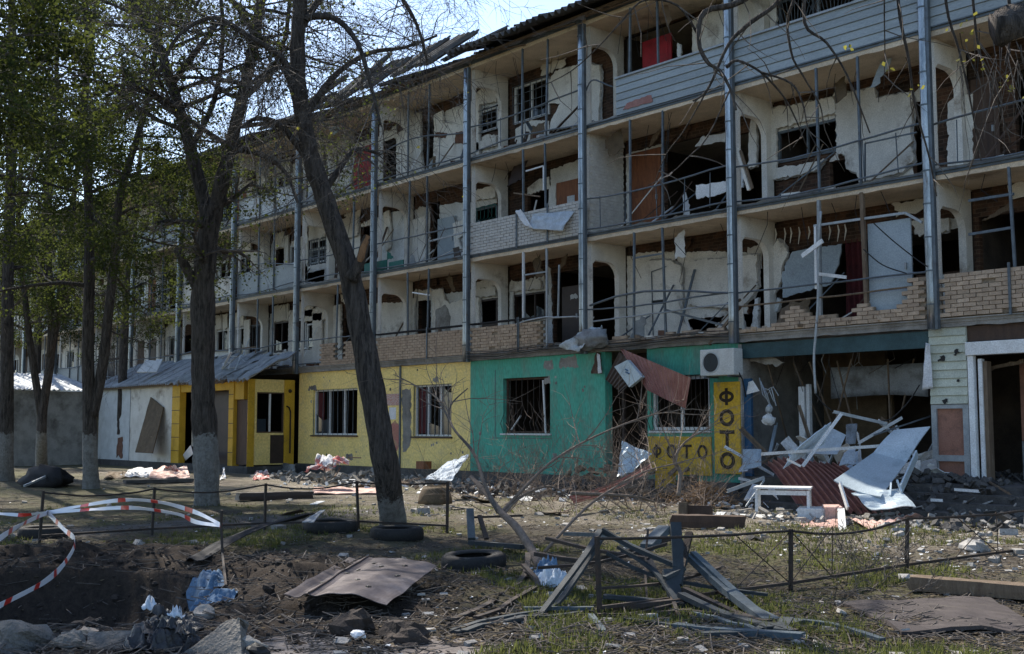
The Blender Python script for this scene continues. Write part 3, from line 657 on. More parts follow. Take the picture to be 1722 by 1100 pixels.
# teal boards leaning behind the rail
for u0, u1 in ((732, 862), (875, 958)):
    a = kY('K6', u0, 590, YF+.05); b = kY('K6', u1, 470, YF+.05); MB().box((a.x, YF+.03, LV[1]+ST), (b.x, YF+.07, b.z)).build('infill_board', 'teal', BLD)
poly('K6', [(865, 470), (900, 465), (880, 430), (868, 420)], 'teal', YF+.1, .02)
poly('K6', [(990, 520), (1040, 515), (1020, 450), (1000, 440)], 'grey_sheet', YF+.2, .02, 'loose_board')
for n, s in [(-5, 1), (-6, 1), (-5, 2), (-7, 2), (-8, 1), (-9, 2), (-10, 1), (-6, 0), (-9, 0), (-11, 0), (-10, 0)]:
    prect((cx(n)+.1, LV[s]+ST, cx(n+1)-.1, LV[s]+ST+.95), random.choice(['plaster', 'siding_blue', 'plaster_cool']), YF+.05, .04, 'infill_board', 0)

# ---- brick parapets
BRM = {}
def brick_mesh(mat, var):
    if (mat, var) in BRM: return BRM[(mat, var)]
    r = random.Random(var); L_, H_, D_ = .246, .073, .06; j = lambda: r.uniform(-.004, .004)
    vs = [Vector((sx*L_/2+j(), sy*D_/2+(j() if sy < 0 else 0), sz*H_/2+j())) for sz in (-1, 1) for sx, sy in ((-1, -1), (1, -1), (1, 1), (-1, 1))]
    me = bpy.data.meshes.new('brick'); me.from_pydata(vs, [], [(3, 2, 1, 0), (4, 5, 6, 7), (0, 1, 5, 4), (1, 2, 6, 5), (2, 3, 7, 6), (3, 0, 4, 7)])
    me.materials.append(MATS[mat]); BRM[(mat, var)] = me; return me
NBR = [0]
def parapet(xa, xb, z0, z1, mat, single, keep=None, Y=None):
    Y = YF-.1 if Y is None else Y; ph, pl = .086, .262
    cells = []; row = 0; z = z0+ph/2
    while z+ph/2 <= z1+.01:
        x = xa+(pl/2 if row % 2 else 0)+pl/2
        while x+pl/2 <= xb+.14:
            if keep is None or keep(x, z): cells.append((x, z))
            x += pl
        z += ph; row += 1
    core = MB()
    for (x, z) in cells: core.box((max(xa, x-pl/2), Y+.035, z-ph/2), (min(xb, x+pl/2), Y+.12, z+ph/2))
    c = core.build('brick_parapet', 'mortar', BLD)
    base = wloc(c)
    if single:
        for (x, z) in cells:
            if x+pl/2 > xb+.02 or random.random() < .03: continue
            o = bpy.data.objects.new('brick', brick_mesh(mat, random.randrange(5))); COL.objects.link(o); o.parent = c
            o.location = Vector((x, Y+.03+random.uniform(-.008, .008), z))-base; o.rotation_euler = (random.uniform(-.03, .03), random.uniform(-.02, .02), random.uniform(-.035, .035)); NBR[0] += 1
    else:
        m = MB()
        for (x, z) in cells:
            w_ = .124 if x+.124 < xb else max(.02, xb-x); m.obox((x+(w_-.124)/2, Y+.03+random.uniform(-.003, .003), z), (.124+w_-.006, .058, .074))
        tag(m.build('brick_courses', mat, c), kind='stuff')
    return c
zA = LV[0]+ST
parapet(cx(1)+.12, cx(1)+3.1, zA, zA+.9, 'brick_tan', True)
parapet(cx(1)+3.1, cx(2)-.1, zA, zA+.9, 'brick_tan', False)
top0 = [(-.2, .16), (.8, .10), (1.25, .14), (1.6, .5), (1.75, .55), (2.1, .22), (2.5, .3), (2.9, .16), (3.1, .12), (3.3, .5), (3.55, .3), (3.9, .22), (4.3, .3), (4.55, .9), (5, .9)]
def prof(t, T):
    for (a, ha), (b, hb) in zip(T, T[1:]):
        if a <= t <= b: return ha+(hb-ha)*(t-a)/(b-a)
    return 0
parapet(cx(0)+.12, cx(1)-.12, zA, zA+.95, 'brick_tan', True, lambda x, z: z-zA < prof(x-cx(0), top0))
parapet(cx(-1)+.12, cx(0)-.12, zA, zA+.3, 'brick_tan', True, lambda x, z: z-zA < .12+.1*nz(x*3, 1.1))
xe = kY('K7', 470, 900, YF).x
parapet(cx(-2)+.12, xe, zA, zA+.85, 'brick_tan', True)
parapet(cx(-3)+.12, cx(-2)-.12, zA, zA+.85, 'brick_tan', False)
parapet(cx(-4)+1.6, cx(-3)-.12, zA, zA+.85, 'brick_tan', False, lambda x, z: not (cx(-4)+2.6 < x < cx(-4)+3.3 and z > zA+.2))
zB = LV[1]+ST
parapet(cx(-2)+.12, cx(-1)-.12, zB, zB+1.0, 'brick_white', False)
# white painted brick filling the arch on the second floor
m = MB(); yy = YF+.12; row = 0; z = zB+.04
while z < LV[2]-.05:
    y = yy+(.13 if row % 2 else 0)
    while y < YB-.05:
        m.box((cx(-1)+.02, y+.004, z-.037), (cx(-1)+.035+random.uniform(0, .004), min(y+.254, YB), z+.037)); y += .262
    z += .086; row += 1
tag(m.build('brick_courses', 'brick_white', BLD), kind='stuff')
# vertical steel straps over the parapets
for k, u, v, s in [('K7', 310, 950, 0), ('K6', 1090, 970, 0), ('K6', 1620, 950, 0), ('K8', 1637, 700, 0), ('K7', 303, 330, 1), ('K7', 482, 330, 1)]:
    p = kY(k, u, v, YF-.13); MB().box((p.x-.025, YF-.135, LV[s]+ST-.05), (p.x+.025, YF-.11, LV[s]+ST+(.95 if s == 0 else 1.05))).build('strap', 'steel', BLD)
for n in (-2, -3): MB().box((cx(n)+.12, YF-.125, zA+.865), ((xe if n == -2 else cx(n+1)-.1), YF+.05, zA+.91)).build('parapet_cap', 'tar_sheet', BLD)

# ---- roof: deck, soffit boards, corrugated asbestos sheets
RF = MB().prism_x([(YF-.35, 12.76), (29.3, 15.6), (29.3, 15.5), (YF-.35, 12.7)], XL-.3, XR+.3).build('roof', 'old_wood', BLD)
rme = {}
def rsheet(var):
    if var in rme: return rme[var]
    r = random.Random(var); per, amp, W_, L_ = .255, .07, 1.13, 2.2
    m = MB(); m.grid(lambda u, v: ((u-.5)*W_, v*L_, amp*math.cos(2*math.pi*(u-.5)*W_/per)+(.1*(1-v)*max(0, nz(u*3, var*5.3)) if var > 2 else 0)), 27, 2, .014)
    me = bpy.data.meshes.new('roof_sheet'); me.from_pydata(m.v, [], m.f); me.materials.append(MATS['slate']); rme[var] = me; return me
sl_ = math.atan2(2.84, 7.95); base = wloc(RF)
x = XL
while x < XR:
    px_broken = -39 < x < -27
    for row in range(4):
        if px_broken and row == 0 and random.random() < .12: continue
        o = bpy.data.objects.new('roof_sheet', rsheet(random.randrange(5) if px_broken else random.randrange(3))); COL.objects.link(o); o.parent = RF
        yy = YF-1.0+row*1.95; zz = 12.70+row*.70+.05
        o.rotation_euler = (sl_+(random.uniform(-.1, .5) if px_broken and row == 0 else random.uniform(-.01, .02)), random.uniform(-.12, .12) if px_broken and row == 0 else random.uniform(-.015, .015), random.uniform(-.13, .13) if px_broken and row == 0 else random.uniform(-.01, .01))
        o.location = Vector((x, yy+random.uniform(-.09, .09)+(random.uniform(0, .5) if px_broken and row == 0 else 0), zz+(random.uniform(.0, .3) if px_broken and row == 0 else random.uniform(0, .03))))-base
    x += 1.05
for n in range(-13, 3):
    x = cx(n)
    for i in range(6):      # splintered eaves boards
        a = x+random.uniform(0, 4); L_ = random.uniform(.5, 1.8); zz = 12.70+random.uniform(-.04, .02)
        MB().bar((a, YF-.32+random.uniform(-.1, .15), zz), (a+L_, YF-.32+random.uniform(-.15, .2), zz+random.uniform(-.08, .04)), .07, .025).build('eaves_board', 'old_wood', BLD)

# ---- clutter lying and hanging in the galleries
r = random.Random(99)
for n in range(-6, 2):
    for s in range(3):
        z = LV[s]+ST+.02
        for i in range(r.randrange(8, 15)):
            x = cx(n)+r.uniform(.3, 4.7); y = r.uniform(YF+.15, YB-.15); sz = r.uniform(.08, .3)
            MB().obox((x, y, z+sz*.25), (sz*r.uniform(1, 2), sz*.8, sz*r.uniform(.3, .6)), Matrix.Rotation(r.uniform(0, 3), 3, 'Z') @ Matrix.Rotation(r.uniform(-.4, .4), 3, 'Y')).build('rubble_piece', r.choice(['plaster', 'concrete', 'brick_tan', 'brick_red', 'old_wood', 'white_board']), BLD)
        for i in range(r.randrange(3, 7)):
            x = cx(n)+r.uniform(.5, 4.3); L_ = r.uniform(.6, 1.9); a = r.uniform(-.9, .9)
            MB().bar((x, r.uniform(YF+.2, YB-.4), z), (x+L_*math.sin(a), YB-.12, z+L_*math.cos(a)), r.uniform(.03, .12), .025).build('leaning_lath', r.choice(['old_wood', 'white_board', 'brown_wood', 'steel', 'plaster']), BLD)
        for i in range(2):      # torn boards and sheets hanging or slumped between floor and ceiling
            x = cx(n)+r.uniform(.4, 4.4); y = r.uniform(YF+.25, YB-.25); w_, h_ = r.uniform(.2, .6), r.uniform(.3, .9); zz_ = z if r.random() < .6 else LV[s+1]-h_-.05; t_ = r.uniform(-.35, .35)
            Q = jag([(x, zz_), (x+w_, zz_+r.uniform(-.02, .15)), (x+w_+t_, zz_+h_), (x+t_, zz_+h_*r.uniform(.7, 1))], .03, .09)
            nq = len(Q); k0 = r.uniform(-.3, .3)
            MB().add([(a, y+k0*(b-zz_), b) for a, b in Q]+[(a, y+k0*(b-zz_)+.02, b) for a, b in Q], [list(range(nq)), list(range(nq, 2*nq))[::-1]]+[(i_, i_+nq, (i_+1) % nq+nq, (i_+1) % nq) for i_ in range(nq)]).build('torn_board', r.choice(['white_board', 'board_brown', 'grey_sheet', 'plaster', 'siding_blue', 'old_wood', 'dark_door']), BLD)
        for i in range(r.randrange(2, 6)):
            x = cx(n)+r.uniform(.5, 4.3); y = r.uniform(YF+.1, YB-.2); zt = LV[s+1]-.01
            MB().tube([(x, y, zt), (x+r.uniform(-.15, .15), y, zt-.3), (x+r.uniform(-.4, .4), y, zt-r.uniform(.5, 1.3))], .009, 4).build('hanging_wire', 'black', BLD)
        if r.random() < .8:      # patch of fallen ceiling plaster
            x = cx(n)+r.uniform(.8, 4); MB().prism_y(jag([(x-.4, LV[s+1]-.35), (x+.5, LV[s+1]-.28), (x+.6, LV[s+1]-.04), (x-.5, LV[s+1]-.04)], .05, .08), YB-.05, YB-.02).build('torn_plaster', r.choice(['soot_brick', 'plaster']), BLD)
for i in range(60):      # bricks and laths on the first-floor ledge
    x = cx(-2)+r.uniform(2.8, 14.6); MB().obox((x, YF-.02+r.uniform(-.06, .2), LV[0]+ST+.05+r.uniform(0, .05)), (r.uniform(.08, .28), .12, r.uniform(.05, .09)), Matrix.Rotation(r.uniform(-1, 1), 3, 'Z') @ Matrix.Rotation(r.uniform(-.3, .3), 3, 'Y')).build('rubble_piece', r.choice(['brick_tan', 'concrete', 'plaster', 'old_wood']), BLD)
# ------------------------------------------------------------------ ground-floor shops (parts of the building)
YS = 21.5
def holed(x0, x1, z0, z1, holes, Y0, Y1, mat, name='shop_wall', parent=None):
    xs = sorted({x0, x1, *[h[0] for h in holes], *[h[2] for h in holes]}); zs = sorted({z0, z1, *[h[1] for h in holes], *[h[3] for h in holes]}); m = MB()
    for a, b in zip(xs, xs[1:]):
        for c, d in zip(zs, zs[1:]):
            mx, mz = (a+b)/2, (c+d)/2
            if any(h[0] < mx < h[2] and h[1] < mz < h[3] for h in holes): continue
            m.box((a, Y0, c), (b, Y1, d))
    return m.build(name, mat, parent or BLD, merge=True)
ZW = LV[0]-.02
# yellow front
w1 = rect('J2', 430, 318, 692, 590, YS); w2 = rect('J2', 1012, 292, 1236, 598, YS)
yw = holed(cx(-4), cx(-2)-.01, .34, ZW, [w1, w2], YS, YS+.25, 'yellow'); yw['label'] = 'yellow painted shop front'
for R in (w1, w2):
    wd = window(R, YS+.1, bars=(9, 'plain'), frame='white_frame', nx=3, panes=.3, bmat='steel')
    MB().box((R[0]-.06, YS-.06, R[1]-.05), (R[2]+.06, YS+.1, R[1]-.002)).build('sill', 'brown_wood', wd)
    MB().box((R[0]+.1, YS+.17, R[1]+.1), (R[0]+.5, YS+.19, R[3]-.1)).build('curtain', 'curtain', wd)
poly('J2', [(955, 690), (950, 330), (1000, 318), (1005, 600), (990, 660)], 'concrete', YS-.001, .006, 'bare_plaster', .03, .1)
MB().box((kY('J2', 940, 600, YS).x-.03, YS-.05, .3), (kY('J2', 940, 600, YS).x+.03, YS-.002, ZW)).build('downpipe', 'steel', BLD)
poly('J2', [(890, 640), (885, 530), (910, 505), (935, 540), (932, 650), (915, 690)], 'stain_pink', YS-.0015, .005, 'paint_stain', .02, .1)
prect(rect('J2', 855, 350, 935, 420, YS), 'poster', YS-.002, .006, 'poster', 0); prect(rect('J2', 875, 430, 915, 500, YS), 'cloth_white', YS-.002, .006, 'poster', 0)
for u, v in ((1130, 645), (1150, 635), (1232, 695), (1300, 690), (1120, 650)):
    p = kY('J2', u, v, YS); MB().blob((p.x, YS+.005, p.z), .05, 8, 5, .5, u, (1, .25, 1)).build('shrapnel_hole', 'concrete', BLD)
# green front
w3 = rect('J3', 228, 250, 500, 580, YS); xg = kY('J3', 820, 500, YS).x
gw = holed(cx(-2), xg, .34, ZW, [w3], YS-.01, YS+.25, 'green'); gw['label'] = 'turquoise green shop front'
wd = window(w3, YS+.12, bars=(8, 'belly'), frame='brown_wood', nx=1, panes=0, bmat='fence_iron')
MB().box((w3[0]-.06, YS-.08, w3[1]-.05), (w3[2]+.06, YS+.12, w3[1]-.003)).bar((w3[0]+.3, YS+.05, w3[1]+.1), (w3[0]+.75, YS+.02, w3[1]+.5), .04, .03).bar((w3[2]-.22, YS+.02, w3[1]), (w3[2]-.32, YS+.02, w3[3]-.1), .05, .03).build('broken_sash', 'white_frame', wd)
f0 = rect('J3', 182, 232, 222, 605, YS); m = MB(); m.box((f0[0], YS-.02, f0[1]), (f0[0]+.02, YS-.011, f0[3]+.1)); m.box((f0[0], YS-.02, f0[1]-.02), (w3[2]+.05, YS-.011, f0[1])); m.build('conduit', 'steel', BLD)
for u, v, r in ((95, 580, .07), (535, 290, .05), (700, 310, .04), (690, 330, .06), (210, 250, .03)):
    p = kY('J3', u, v, YS); MB().blob((p.x, YS-.005, p.z), r, 8, 5, .5, u, (1, .25, 1)).build('shrapnel_hole', 'concrete', BLD)
rp = random.Random(4)
for i in range(34):
    x = rp.uniform(cx(-4)+.2, xg-.1); z = rp.uniform(.5, ZW-.15)
    if any(R[0]-.1 < x < R[2]+.1 and R[1]-.1 < z < R[3]+.1 for R in (w1, w2, w3)): continue
    r_ = rp.uniform(.015, .05); yy = YS-.01 if x > cx(-2) else YS
    MB().prism_y(jag([(x-r_, z-r_*.7), (x+r_, z-r_), (x+r_*.8, z+r_), (x-r_*.7, z+r_*.8)], r_*.3, r_*.5), yy-.003, yy+.01).build('shrapnel_hole', rp.choice(['concrete', 'concrete_pale', 'plinth']), BLD)
for i in range(7):      # patches where the paint has come off
    x = rp.uniform(cx(-4)+.4, xg-.3); z = rp.choice((rp.uniform(.45, .9), rp.uniform(2.9, 3.4))); w_ = rp.uniform(.12, .4); h_ = rp.uniform(.06, .2); yy = YS-.01 if x > cx(-2) else YS
    MB().prism_y(jag([(x-w_, z-h_), (x+w_, z-h_), (x+w_*.7, z+h_), (x-w_*.8, z+h_*.8)], .03, .05), yy-.002, yy+.01).build('bare_plaster', 'concrete', BLD)
# dark recessed doorway of the photo shop
xd1 = kY('J3', 1075, 500, YS).x
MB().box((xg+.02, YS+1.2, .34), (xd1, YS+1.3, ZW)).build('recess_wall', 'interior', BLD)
MB().box((xg+.12, YS+1.12, .5), (xg+1.0, YS+1.18, 2.7)).build('door', 'dark_door', BLD, bevel=.01)
MB().box((xg+1.05, YS+.4, .5), (xg+1.12, YS+1.2, 2.9)).build('door_frame', 'dark_door', BLD); MB().box((xg+.3, YS+.3, .5), (xg+.38, YS+.38, 3.0)).build('door_frame', 'dark_door', BLD)
# photo shop window wall
x0_ = kY('J3', 1062, 500, YS).x; x1_ = cx(0)+.02; w4 = rect('J3', 1088, 240, 1420, 565, YS)
holed(x0_, x1_, .34, ZW, [w4], YS, YS+.25, 'green')
wd = window(w4, YS+.06, bars=(13, 'belly'), frame='white_frame', nx=2, panes=.3, bmat='fence_iron', fw=.09)
MB().box((w4[0]-.05, YS-.07, w4[1]-.05), (w4[2]+.05, YS+.06, w4[1]-.003)).build('sill', 'white_frame', wd)
# shared interior of the ground floor
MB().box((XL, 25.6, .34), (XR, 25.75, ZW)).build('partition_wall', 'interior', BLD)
MB().box((cx(-4), YS+.3, .2), (XR, 25.6, .5)).build('shop_floor', 'concrete', BLD)
for n in (-4, -2, 0): MB().box((cx(n)-.08, YS+.3, .5), (cx(n)+.08, 25.6, ZW)).build('partition_wall', 'interior' if n else 'concrete', BLD)
MB().box((cx(-4), YS-.12, -.2), (cx(0), YS+.3, .335)).build('plinth', 'plinth', BLD)
MB().box((XL, YS, -.1), (-51.5, YS+.25, ZW)).build('shop_wall', 'plaster', BLD)
# ---- wrecked shop: opening between column and siding pier
xs0 = kY('J4', 1182, 300, YS).x; xs1 = kY('J4', 1400, 300, YS).x
MB().box((cx(0)+.1, YS-.02, ZW-.38), (xs0, YS+.1, ZW-.04)).build('lintel_beam', 'teal_beam', BLD)
MB().box((cx(0)+.12, YS+.02, .5), (cx(0)+.32, YS+.1, 2.75)).build('jamb_strip', 'blue_paint', BLD)
MB().box((cx(0)+.04, YS-.06, .3), (cx(0)+.12, YS+.3, ZW-.05)).build('jamb', 'concrete_pale', BLD)
m = MB(); a = kY('J4', 600, 200, YS+1.2); b = kY('J4', 1180, 370, YS+1.2)
m.grid(lambda u, v: (a.x+(b.x-a.x)*u, YS+1.2+.1*math.sin(u*5), a.z+(b.z-a.z)*v*(1+.25*u*(1-u)*-1.5)), 16, 5, .01); m.build('hanging_sheet', 'grey_sheet', BLD, smooth=True)
for i in range(7):
    x = cx(0)+.5+i*.55; MB().bar((x, YS+.4+random.random(), ZW-.5), (x+random.uniform(-.6, .6), YS+.5+random.random(), ZW-1.4-random.random()), .03, .03).build('ceiling_lath', 'old_wood', BLD)
poly('J4', [(130, 160), (150, 120), (230, 118), (340, 170), (300, 195)], 'concrete_pale', YS+.3, .06, 'ceiling_slab_piece')
MB().box((cx(0)+1.15, YS+.7, .5), (cx(0)+1.3, YS+.85, 2.55)).build('door_frame', 'white_frame', BLD); MB().box((cx(0)+1.36, YS+.7, .5), (cx(0)+1.44, YS+.8, 2.6)).build('door_frame', 'white_frame', BLD)
MB().box((cx(0)+.6, YS+2.5, .5), (cx(0)+2.3, YS+2.6, ZW-.1)).build('partition_wall', 'board_brown', BLD)
MB().box((cx(0)+2.6, YS+2.1, .5), (cx(0)+2.68, YS+2.2, 3)).build('shelf_post', 'board_brown', BLD); MB().box((cx(0)+3.9, YS+2.0, .5), (cx(0)+4.3, YS+2.2, 1.9)).build('shelf_unit', 'board_brown', BLD)
# siding pier
core = siding(xs0+.01, xs1, 0, YS-.06, 1.52, 9, 'siding_cream', None, ZW-1.52, 'siding_wall')
for u, v, r in ((1245, 150, .07), (1330, 112, .06), (1270, 395, .05), (1340, 275, .03)):
    p = kY('J4', u, v, YS-.06); MB().prism_y(jag([(p.x-r, p.z-r*.8), (p.x+r, p.z-r*.5), (p.x+r*.8, p.z+r), (p.x-r*.6, p.z+r*.7)], .03, .03), YS-.082, YS-.075).build('shrapnel_hole', 'black', core)
zl = ZW-1.53
fr = MB().box((xs0+.01, YS-.05, .45), (xs0+.12, YS+.05, zl)).box((xs1-.12, YS-.05, .45), (xs1, YS+.05, zl)).box((xs0+.12, YS-.05, zl-.08), (xs1-.12, YS+.05, zl)).box((xs0+.12, YS-.05, .95), (xs1-.12, YS+.05, 1.07)).build('shutter_frame', 'steel_pale', BLD)
MB().box((xs0+.12, YS, .45), (xs1-.12, YS+.04, .95)).build('shutter_panel', 'pink_door', fr); MB().box((xs0+.12, YS, 1.07), (xs1-.12, YS+.04, zl-.08)).build('shutter_panel', 'pink_door', fr)
# right-hand doorway with white header
xw0 = kY('J4', 1405, 400, YS).x; xw1 = xw0+3.2
MB().box((xw0, YS-.12, 3.02), (xw1, YS+.1, 3.28)).build('door_header', 'white_frame', BLD, bevel=.01)
MB().box((xw0+.02, YS-.08, .55), (xw0+.14, YS+.04, 3.02)).build('door_jamb', 'white_frame', BLD, bevel=.006); MB().box((xw0+.2, YS-.02, .55), (xw0+.28, YS+.1, 2.95)).build('door_jamb', 'white_frame', BLD, bevel=.006)
MB().box((xw0+.28, YS+.02, .55), (xw0+.36, YS+.2, 2.9)).build('door_jamb', 'old_wood', BLD)
poly('J4', [(1480, 210), (1720, 150), (1720, 175), (1490, 225)], 'old_wood', YS+.5, .05, 'loose_board', .01)
MB().box((xw0+.3, YS+1.5, 1.35), (xw0+1.35, YS+1.56, 3.0)).build('inner_wall', 'pink_door', BLD); MB().box((xw0+.3, YS+1.49, .5), (xw0+1.35, YS+1.56, 1.34)).build('inner_wall', 'grey_sheet', BLD)
MB().box((xw0, YS, 3.3), (xw1, YS+.2, ZW)).build('lintel_beam', 'brown_wood', BLD)
MB().box((xw1, YS, .3), (XR, YS+.2, ZW)).build('shop_wall', 'siding_cream', BLD)
# raised terrace with steps in front of the right-hand shops
TER = empty('shop_terrace', (cx(0)+5, 20, 0), 'crumbling dark concrete terrace and steps below the right-hand shops', 'steps')
for i in range(4):
    z1 = .55-.14*i; ya = YS-.02-1.3-.42*i
    xx = cx(0)+1.3+.12*i
    m = MB(); nseg = 36
    m.grid(lambda u, v: (xx+(XR-xx)*u, ya+(.44 if i else 1.3)*v+(.05*nz(u*40, i*3.3) if v < .5 else 0), z1+.015*nz(u*60, v*2, i)), nseg, 4, .16)
    m.build('step', 'plinth', TER)
MB().box((cx(0)+1.5, 19.0, -.2), (XR, YS-.3, .02)).build('step_base', 'plinth', TER)
# ------------------------------------------------------------------ photo signs, air conditioner
def ring(cx_, cz, rx, rz, t, Y, n=22, th=.012):
    m = MB(); A = [(cx_+rx*math.cos(2*math.pi*i/n), cz+rz*math.sin(2*math.pi*i/n)) for i in range(n)]; B = [(cx_+(rx-t)*math.cos(2*math.pi*i/n), cz+(rz-t)*math.sin(2*math.pi*i/n)) for i in range(n)]
    vs = [(x, Y, z) for x, z in A]+[(x, Y, z) for x, z in B]+[(x, Y+th, z) for x, z in A]+[(x, Y+th, z) for x, z in B]; fs = []
    for i in range(n):
        j = (i+1) % n; fs += [(i, j, n+j, n+i), (2*n+i, 3*n+i, 3*n+j, 2*n+j), (i, 2*n+i, 2*n+j, j), (n+i, n+j, 3*n+j, 3*n+i)]
    return m.add(vs, fs)
R = rect('J3', 1450, 280, 1592, 812, YS-.1)
sg = empty('photo_sign', (R[0], YS-.1, R[1]), 'tall narrow yellow sign with dark letters ФОТО running downwards', 'sign')
MB().box((R[0], YS-.09, R[1]), (R[2], YS-.03, R[3])).build('board', 'sign_yellow', sg, bevel=.006)
xc = (R[0]+R[2])/2; LW = (R[2]-R[0])
def letter(ch, x, z, w_, h_, t, Y, par):
    yb = Y-.012
    if ch == 'О': m = ring(x, z, w_/2, h_/2, t, yb)
    elif ch == 'Т': m = MB().box((x-w_/2, yb, z+h_/2-t), (x+w_/2, Y, z+h_/2)).box((x-t/2, yb, z-h_/2), (x+t/2, Y, z+h_/2-t))
    else: m = ring(x, z, w_/2, h_*.34, t*.9, yb); m.box((x-t*.45, yb-.003, z-h_/2), (x+t*.45, Y-.001, z+h_/2))
    m.build('letter', 'letter', par)
zz = [kY('J3', 1520, v, YS-.09).z for v in (368, 490, 612, 738)]
for ch, z in zip('ФОТО', zz): letter(ch, xc+.0, z, LW*.56, .40, .085, YS-.09, sg)
R2 = rect('J3', 1065, 600, 1428, 812, YS-.05)
s2 = empty('photo_sign', (R2[0], YS-.05, R2[1]), 'wide weathered yellow sign with faded letters ФОТО below the barred window', 'sign')
MB().box((R2[0], YS-.05, R2[1]), (R2[2], YS-.012, R2[3])).build('board', 'sign_yellow', s2, bevel=.006)
zc = (R2[1]+R2[3])/2+.1; W2 = R2[2]-R2[0]
for i, ch in enumerate('ФОТО'): letter(ch, R2[0]+W2*(.15+.24*i), zc, W2*.15, .34, .06, YS-.05, s2)
R = rect('J3', 1372, 100, 1585, 250, YS-.5)
ac = empty('air_conditioner', (R[0], YS-.3, R[1]), 'white outdoor air-conditioner unit hanging above the vertical yellow sign', 'air conditioner')
aw = R[2]-R[0]; R = (R[0]-.05, R[1], R[0]+.95, R[1]+.62)
MB().box((R[0], YS-.48, R[1]), (R[2], YS-.14, R[3])).build('casing', 'ac_white', ac, bevel=.02)
xf, zf = R[0]+.33, (R[1]+R[3])/2
ring(xf, zf, .25, .25, .03, YS-.492, 24, .012).build('fan_ring', 'steel_pale', ac)
m = MB()
for i in range(24): m.add([(xf, YS-.484, zf)]+[(xf+.22*math.cos(2*math.pi*(i+k)/24), YS-.484, zf+.22*math.sin(2*math.pi*(i+k)/24)) for k in (0, 1)], [(0, 1, 2)])
m.build('fan_opening', 'black', ac)
m = MB()
for i in range(1, 5): m.add(ring(xf, zf, .22*i/5, .22*i/5, .008, YS-.496, 24, .006).v, ring(xf, zf, .22*i/5, .22*i/5, .008, YS-.496, 24, .006).f)
m.build('fan_guard', 'steel', ac)
for x in (R[0]+.15, R[2]-.15): MB().box((x-.02, YS-.5, R[1]-.04), (x+.02, YS-.01, R[1]-.003)).build('bracket', 'steel', ac)
MB().tube([(R[2]-.03, YS-.3, R[1]+.1), (R[2]+.06, YS-.25, R[1]-.1), (R[2]+.05, YS-.12, R[1]-.5)], .018, 6).build('hose', 'black', ac)

# ------------------------------------------------------------------ yellow lean-to shop with grey corrugated roof
YE, XE, XW = 19.6, -37.0, -51.0
EXT = empty('lean_to_shop', ((XE+XW)/2, YE, 0), 'low yellow and white lean-to shop with torn grey corrugated roof', 'building')
ZE = 3.35; ZR = 4.5
def rx(k, u0, v0, u1, v1, Y): return rect(k, u0, v0, u1, v1, Y)
xb = kY('J1', 752, 500, YE).x; xc_ = kY('J1', 1000, 500, YE).x; xd = kY('J1', 1340, 500, YE).x
MB().box((XW, YE, .25), (xb-.01, YE+.2, ZE)).build('wall', 'plaster_cool', EXT); MB().box((xb+.01, YE, .25), (xc_, YE+.2, ZE)).build('wall', 'plaster', EXT)
MB().box((xb-.012, YE-.012, .25), (xb+.012, YE+.02, ZE)).build('joint_strip', 'steel', EXT)
def pilaster(x0, x1, p=EXT):
    o = MB().box((x0, YE-.06, .2), (x1, YE+.2, ZE)).build('pilaster', 'yellow_dark', p)
    for i in range(1, 6):
        z = .2+(ZE-.2)*i/6; MB().box((x0-.002, YE-.064, z-.012), (x1+.002, YE-.058, z+.012)).build('pilaster_joint', 'letter', o)
pilaster(xc_+.01, kY('J1', 1045, 500, YE).x); pilaster(xd-.15, xd+.22); 
pilaster(kY('J1', 1440, 500, YE).x+.02, XE-.02)
x2 = kY('J1', 1045, 500, YE).x
MB().box((x2, YE-.03, ZE-.35), (xd-.15, YE+.2, ZE)).build('header', 'yellow_dark', EXT); MB().box((x2, YE+.5, .25), (xd, YE+.6, ZE)).build('shutter', 'dark_door', EXT)
MB().box((x2+.25, YE+.35, .9), (x2+.35, YE+.45, ZE-.4)).build('door_post', 'plaster', EXT)
R = rx('J1', 1352, 385, 1440, 730, YE)
dr = MB().box((xd+.23, YE+.08, .3), (R[2], YE+.14, R[3])).build('door', 'brown_wood', EXT, bevel=.01); MB().box((R[2]-.2, YE+.05, 1.35), (R[2]-.12, YE+.08, 1.45)).build('handle', 'steel_pale', dr)
MB().box((xd+.22, YE-.02, R[3]+.02), (XE-.4, YE+.2, ZE)).build('header', 'yellow_dark', EXT)
# end wall facing right, with a broken shop window
def pX(k, u, v): return onX(*q(k, u, v), XE)
a = pX('J1', 1482, 578); b = pX('J1', 1645, 345)
def holed_x(y0, y1, z0, z1, h, X_, mat):
    m = MB(); ys = sorted({y0, y1, h[0], h[2]}); zs = sorted({z0, z1, h[1], h[3]})
    for c, d in zip(ys, ys[1:]):
        for e, f in zip(zs, zs[1:]):
            if h[0] < (c+d)/2 < h[2] and h[1] < (e+f)/2 < h[3]: continue
            m.box((X_-.18, c, e), (X_, d, f))
    return m.build('wall', mat, EXT, merge=True)
holed_x(YE+.21, YS-.15, .3, ZE, (a.y, a.z, b.y, b.z), XE, 'yellow')
wf = MB().box((XE-.1, a.y, a.z), (XE-.04, a.y+.05, b.z)).box((XE-.1, b.y-.05, a.z), (XE-.04, b.y, b.z)).box((XE-.1, a.y+.05, b.z-.05), (XE-.04, b.y-.05, b.z)).box((XE-.1, a.y+.05, a.z), (XE-.04, b.y-.05, a.z+.05)).build('window', 'brown_wood', EXT); MB().box((XE-.1, (a.y+b.y)/2-.03, a.z+.05), (XE-.04, (a.y+b.y)/2+.03, b.z-.05)).build('mullion', 'white_frame', wf)
MB().box((XE-.06, a.y+.05, a.z+.05), (XE-.055, a.y+.4, a.z+.5)).build('pane', 'glass', wf)
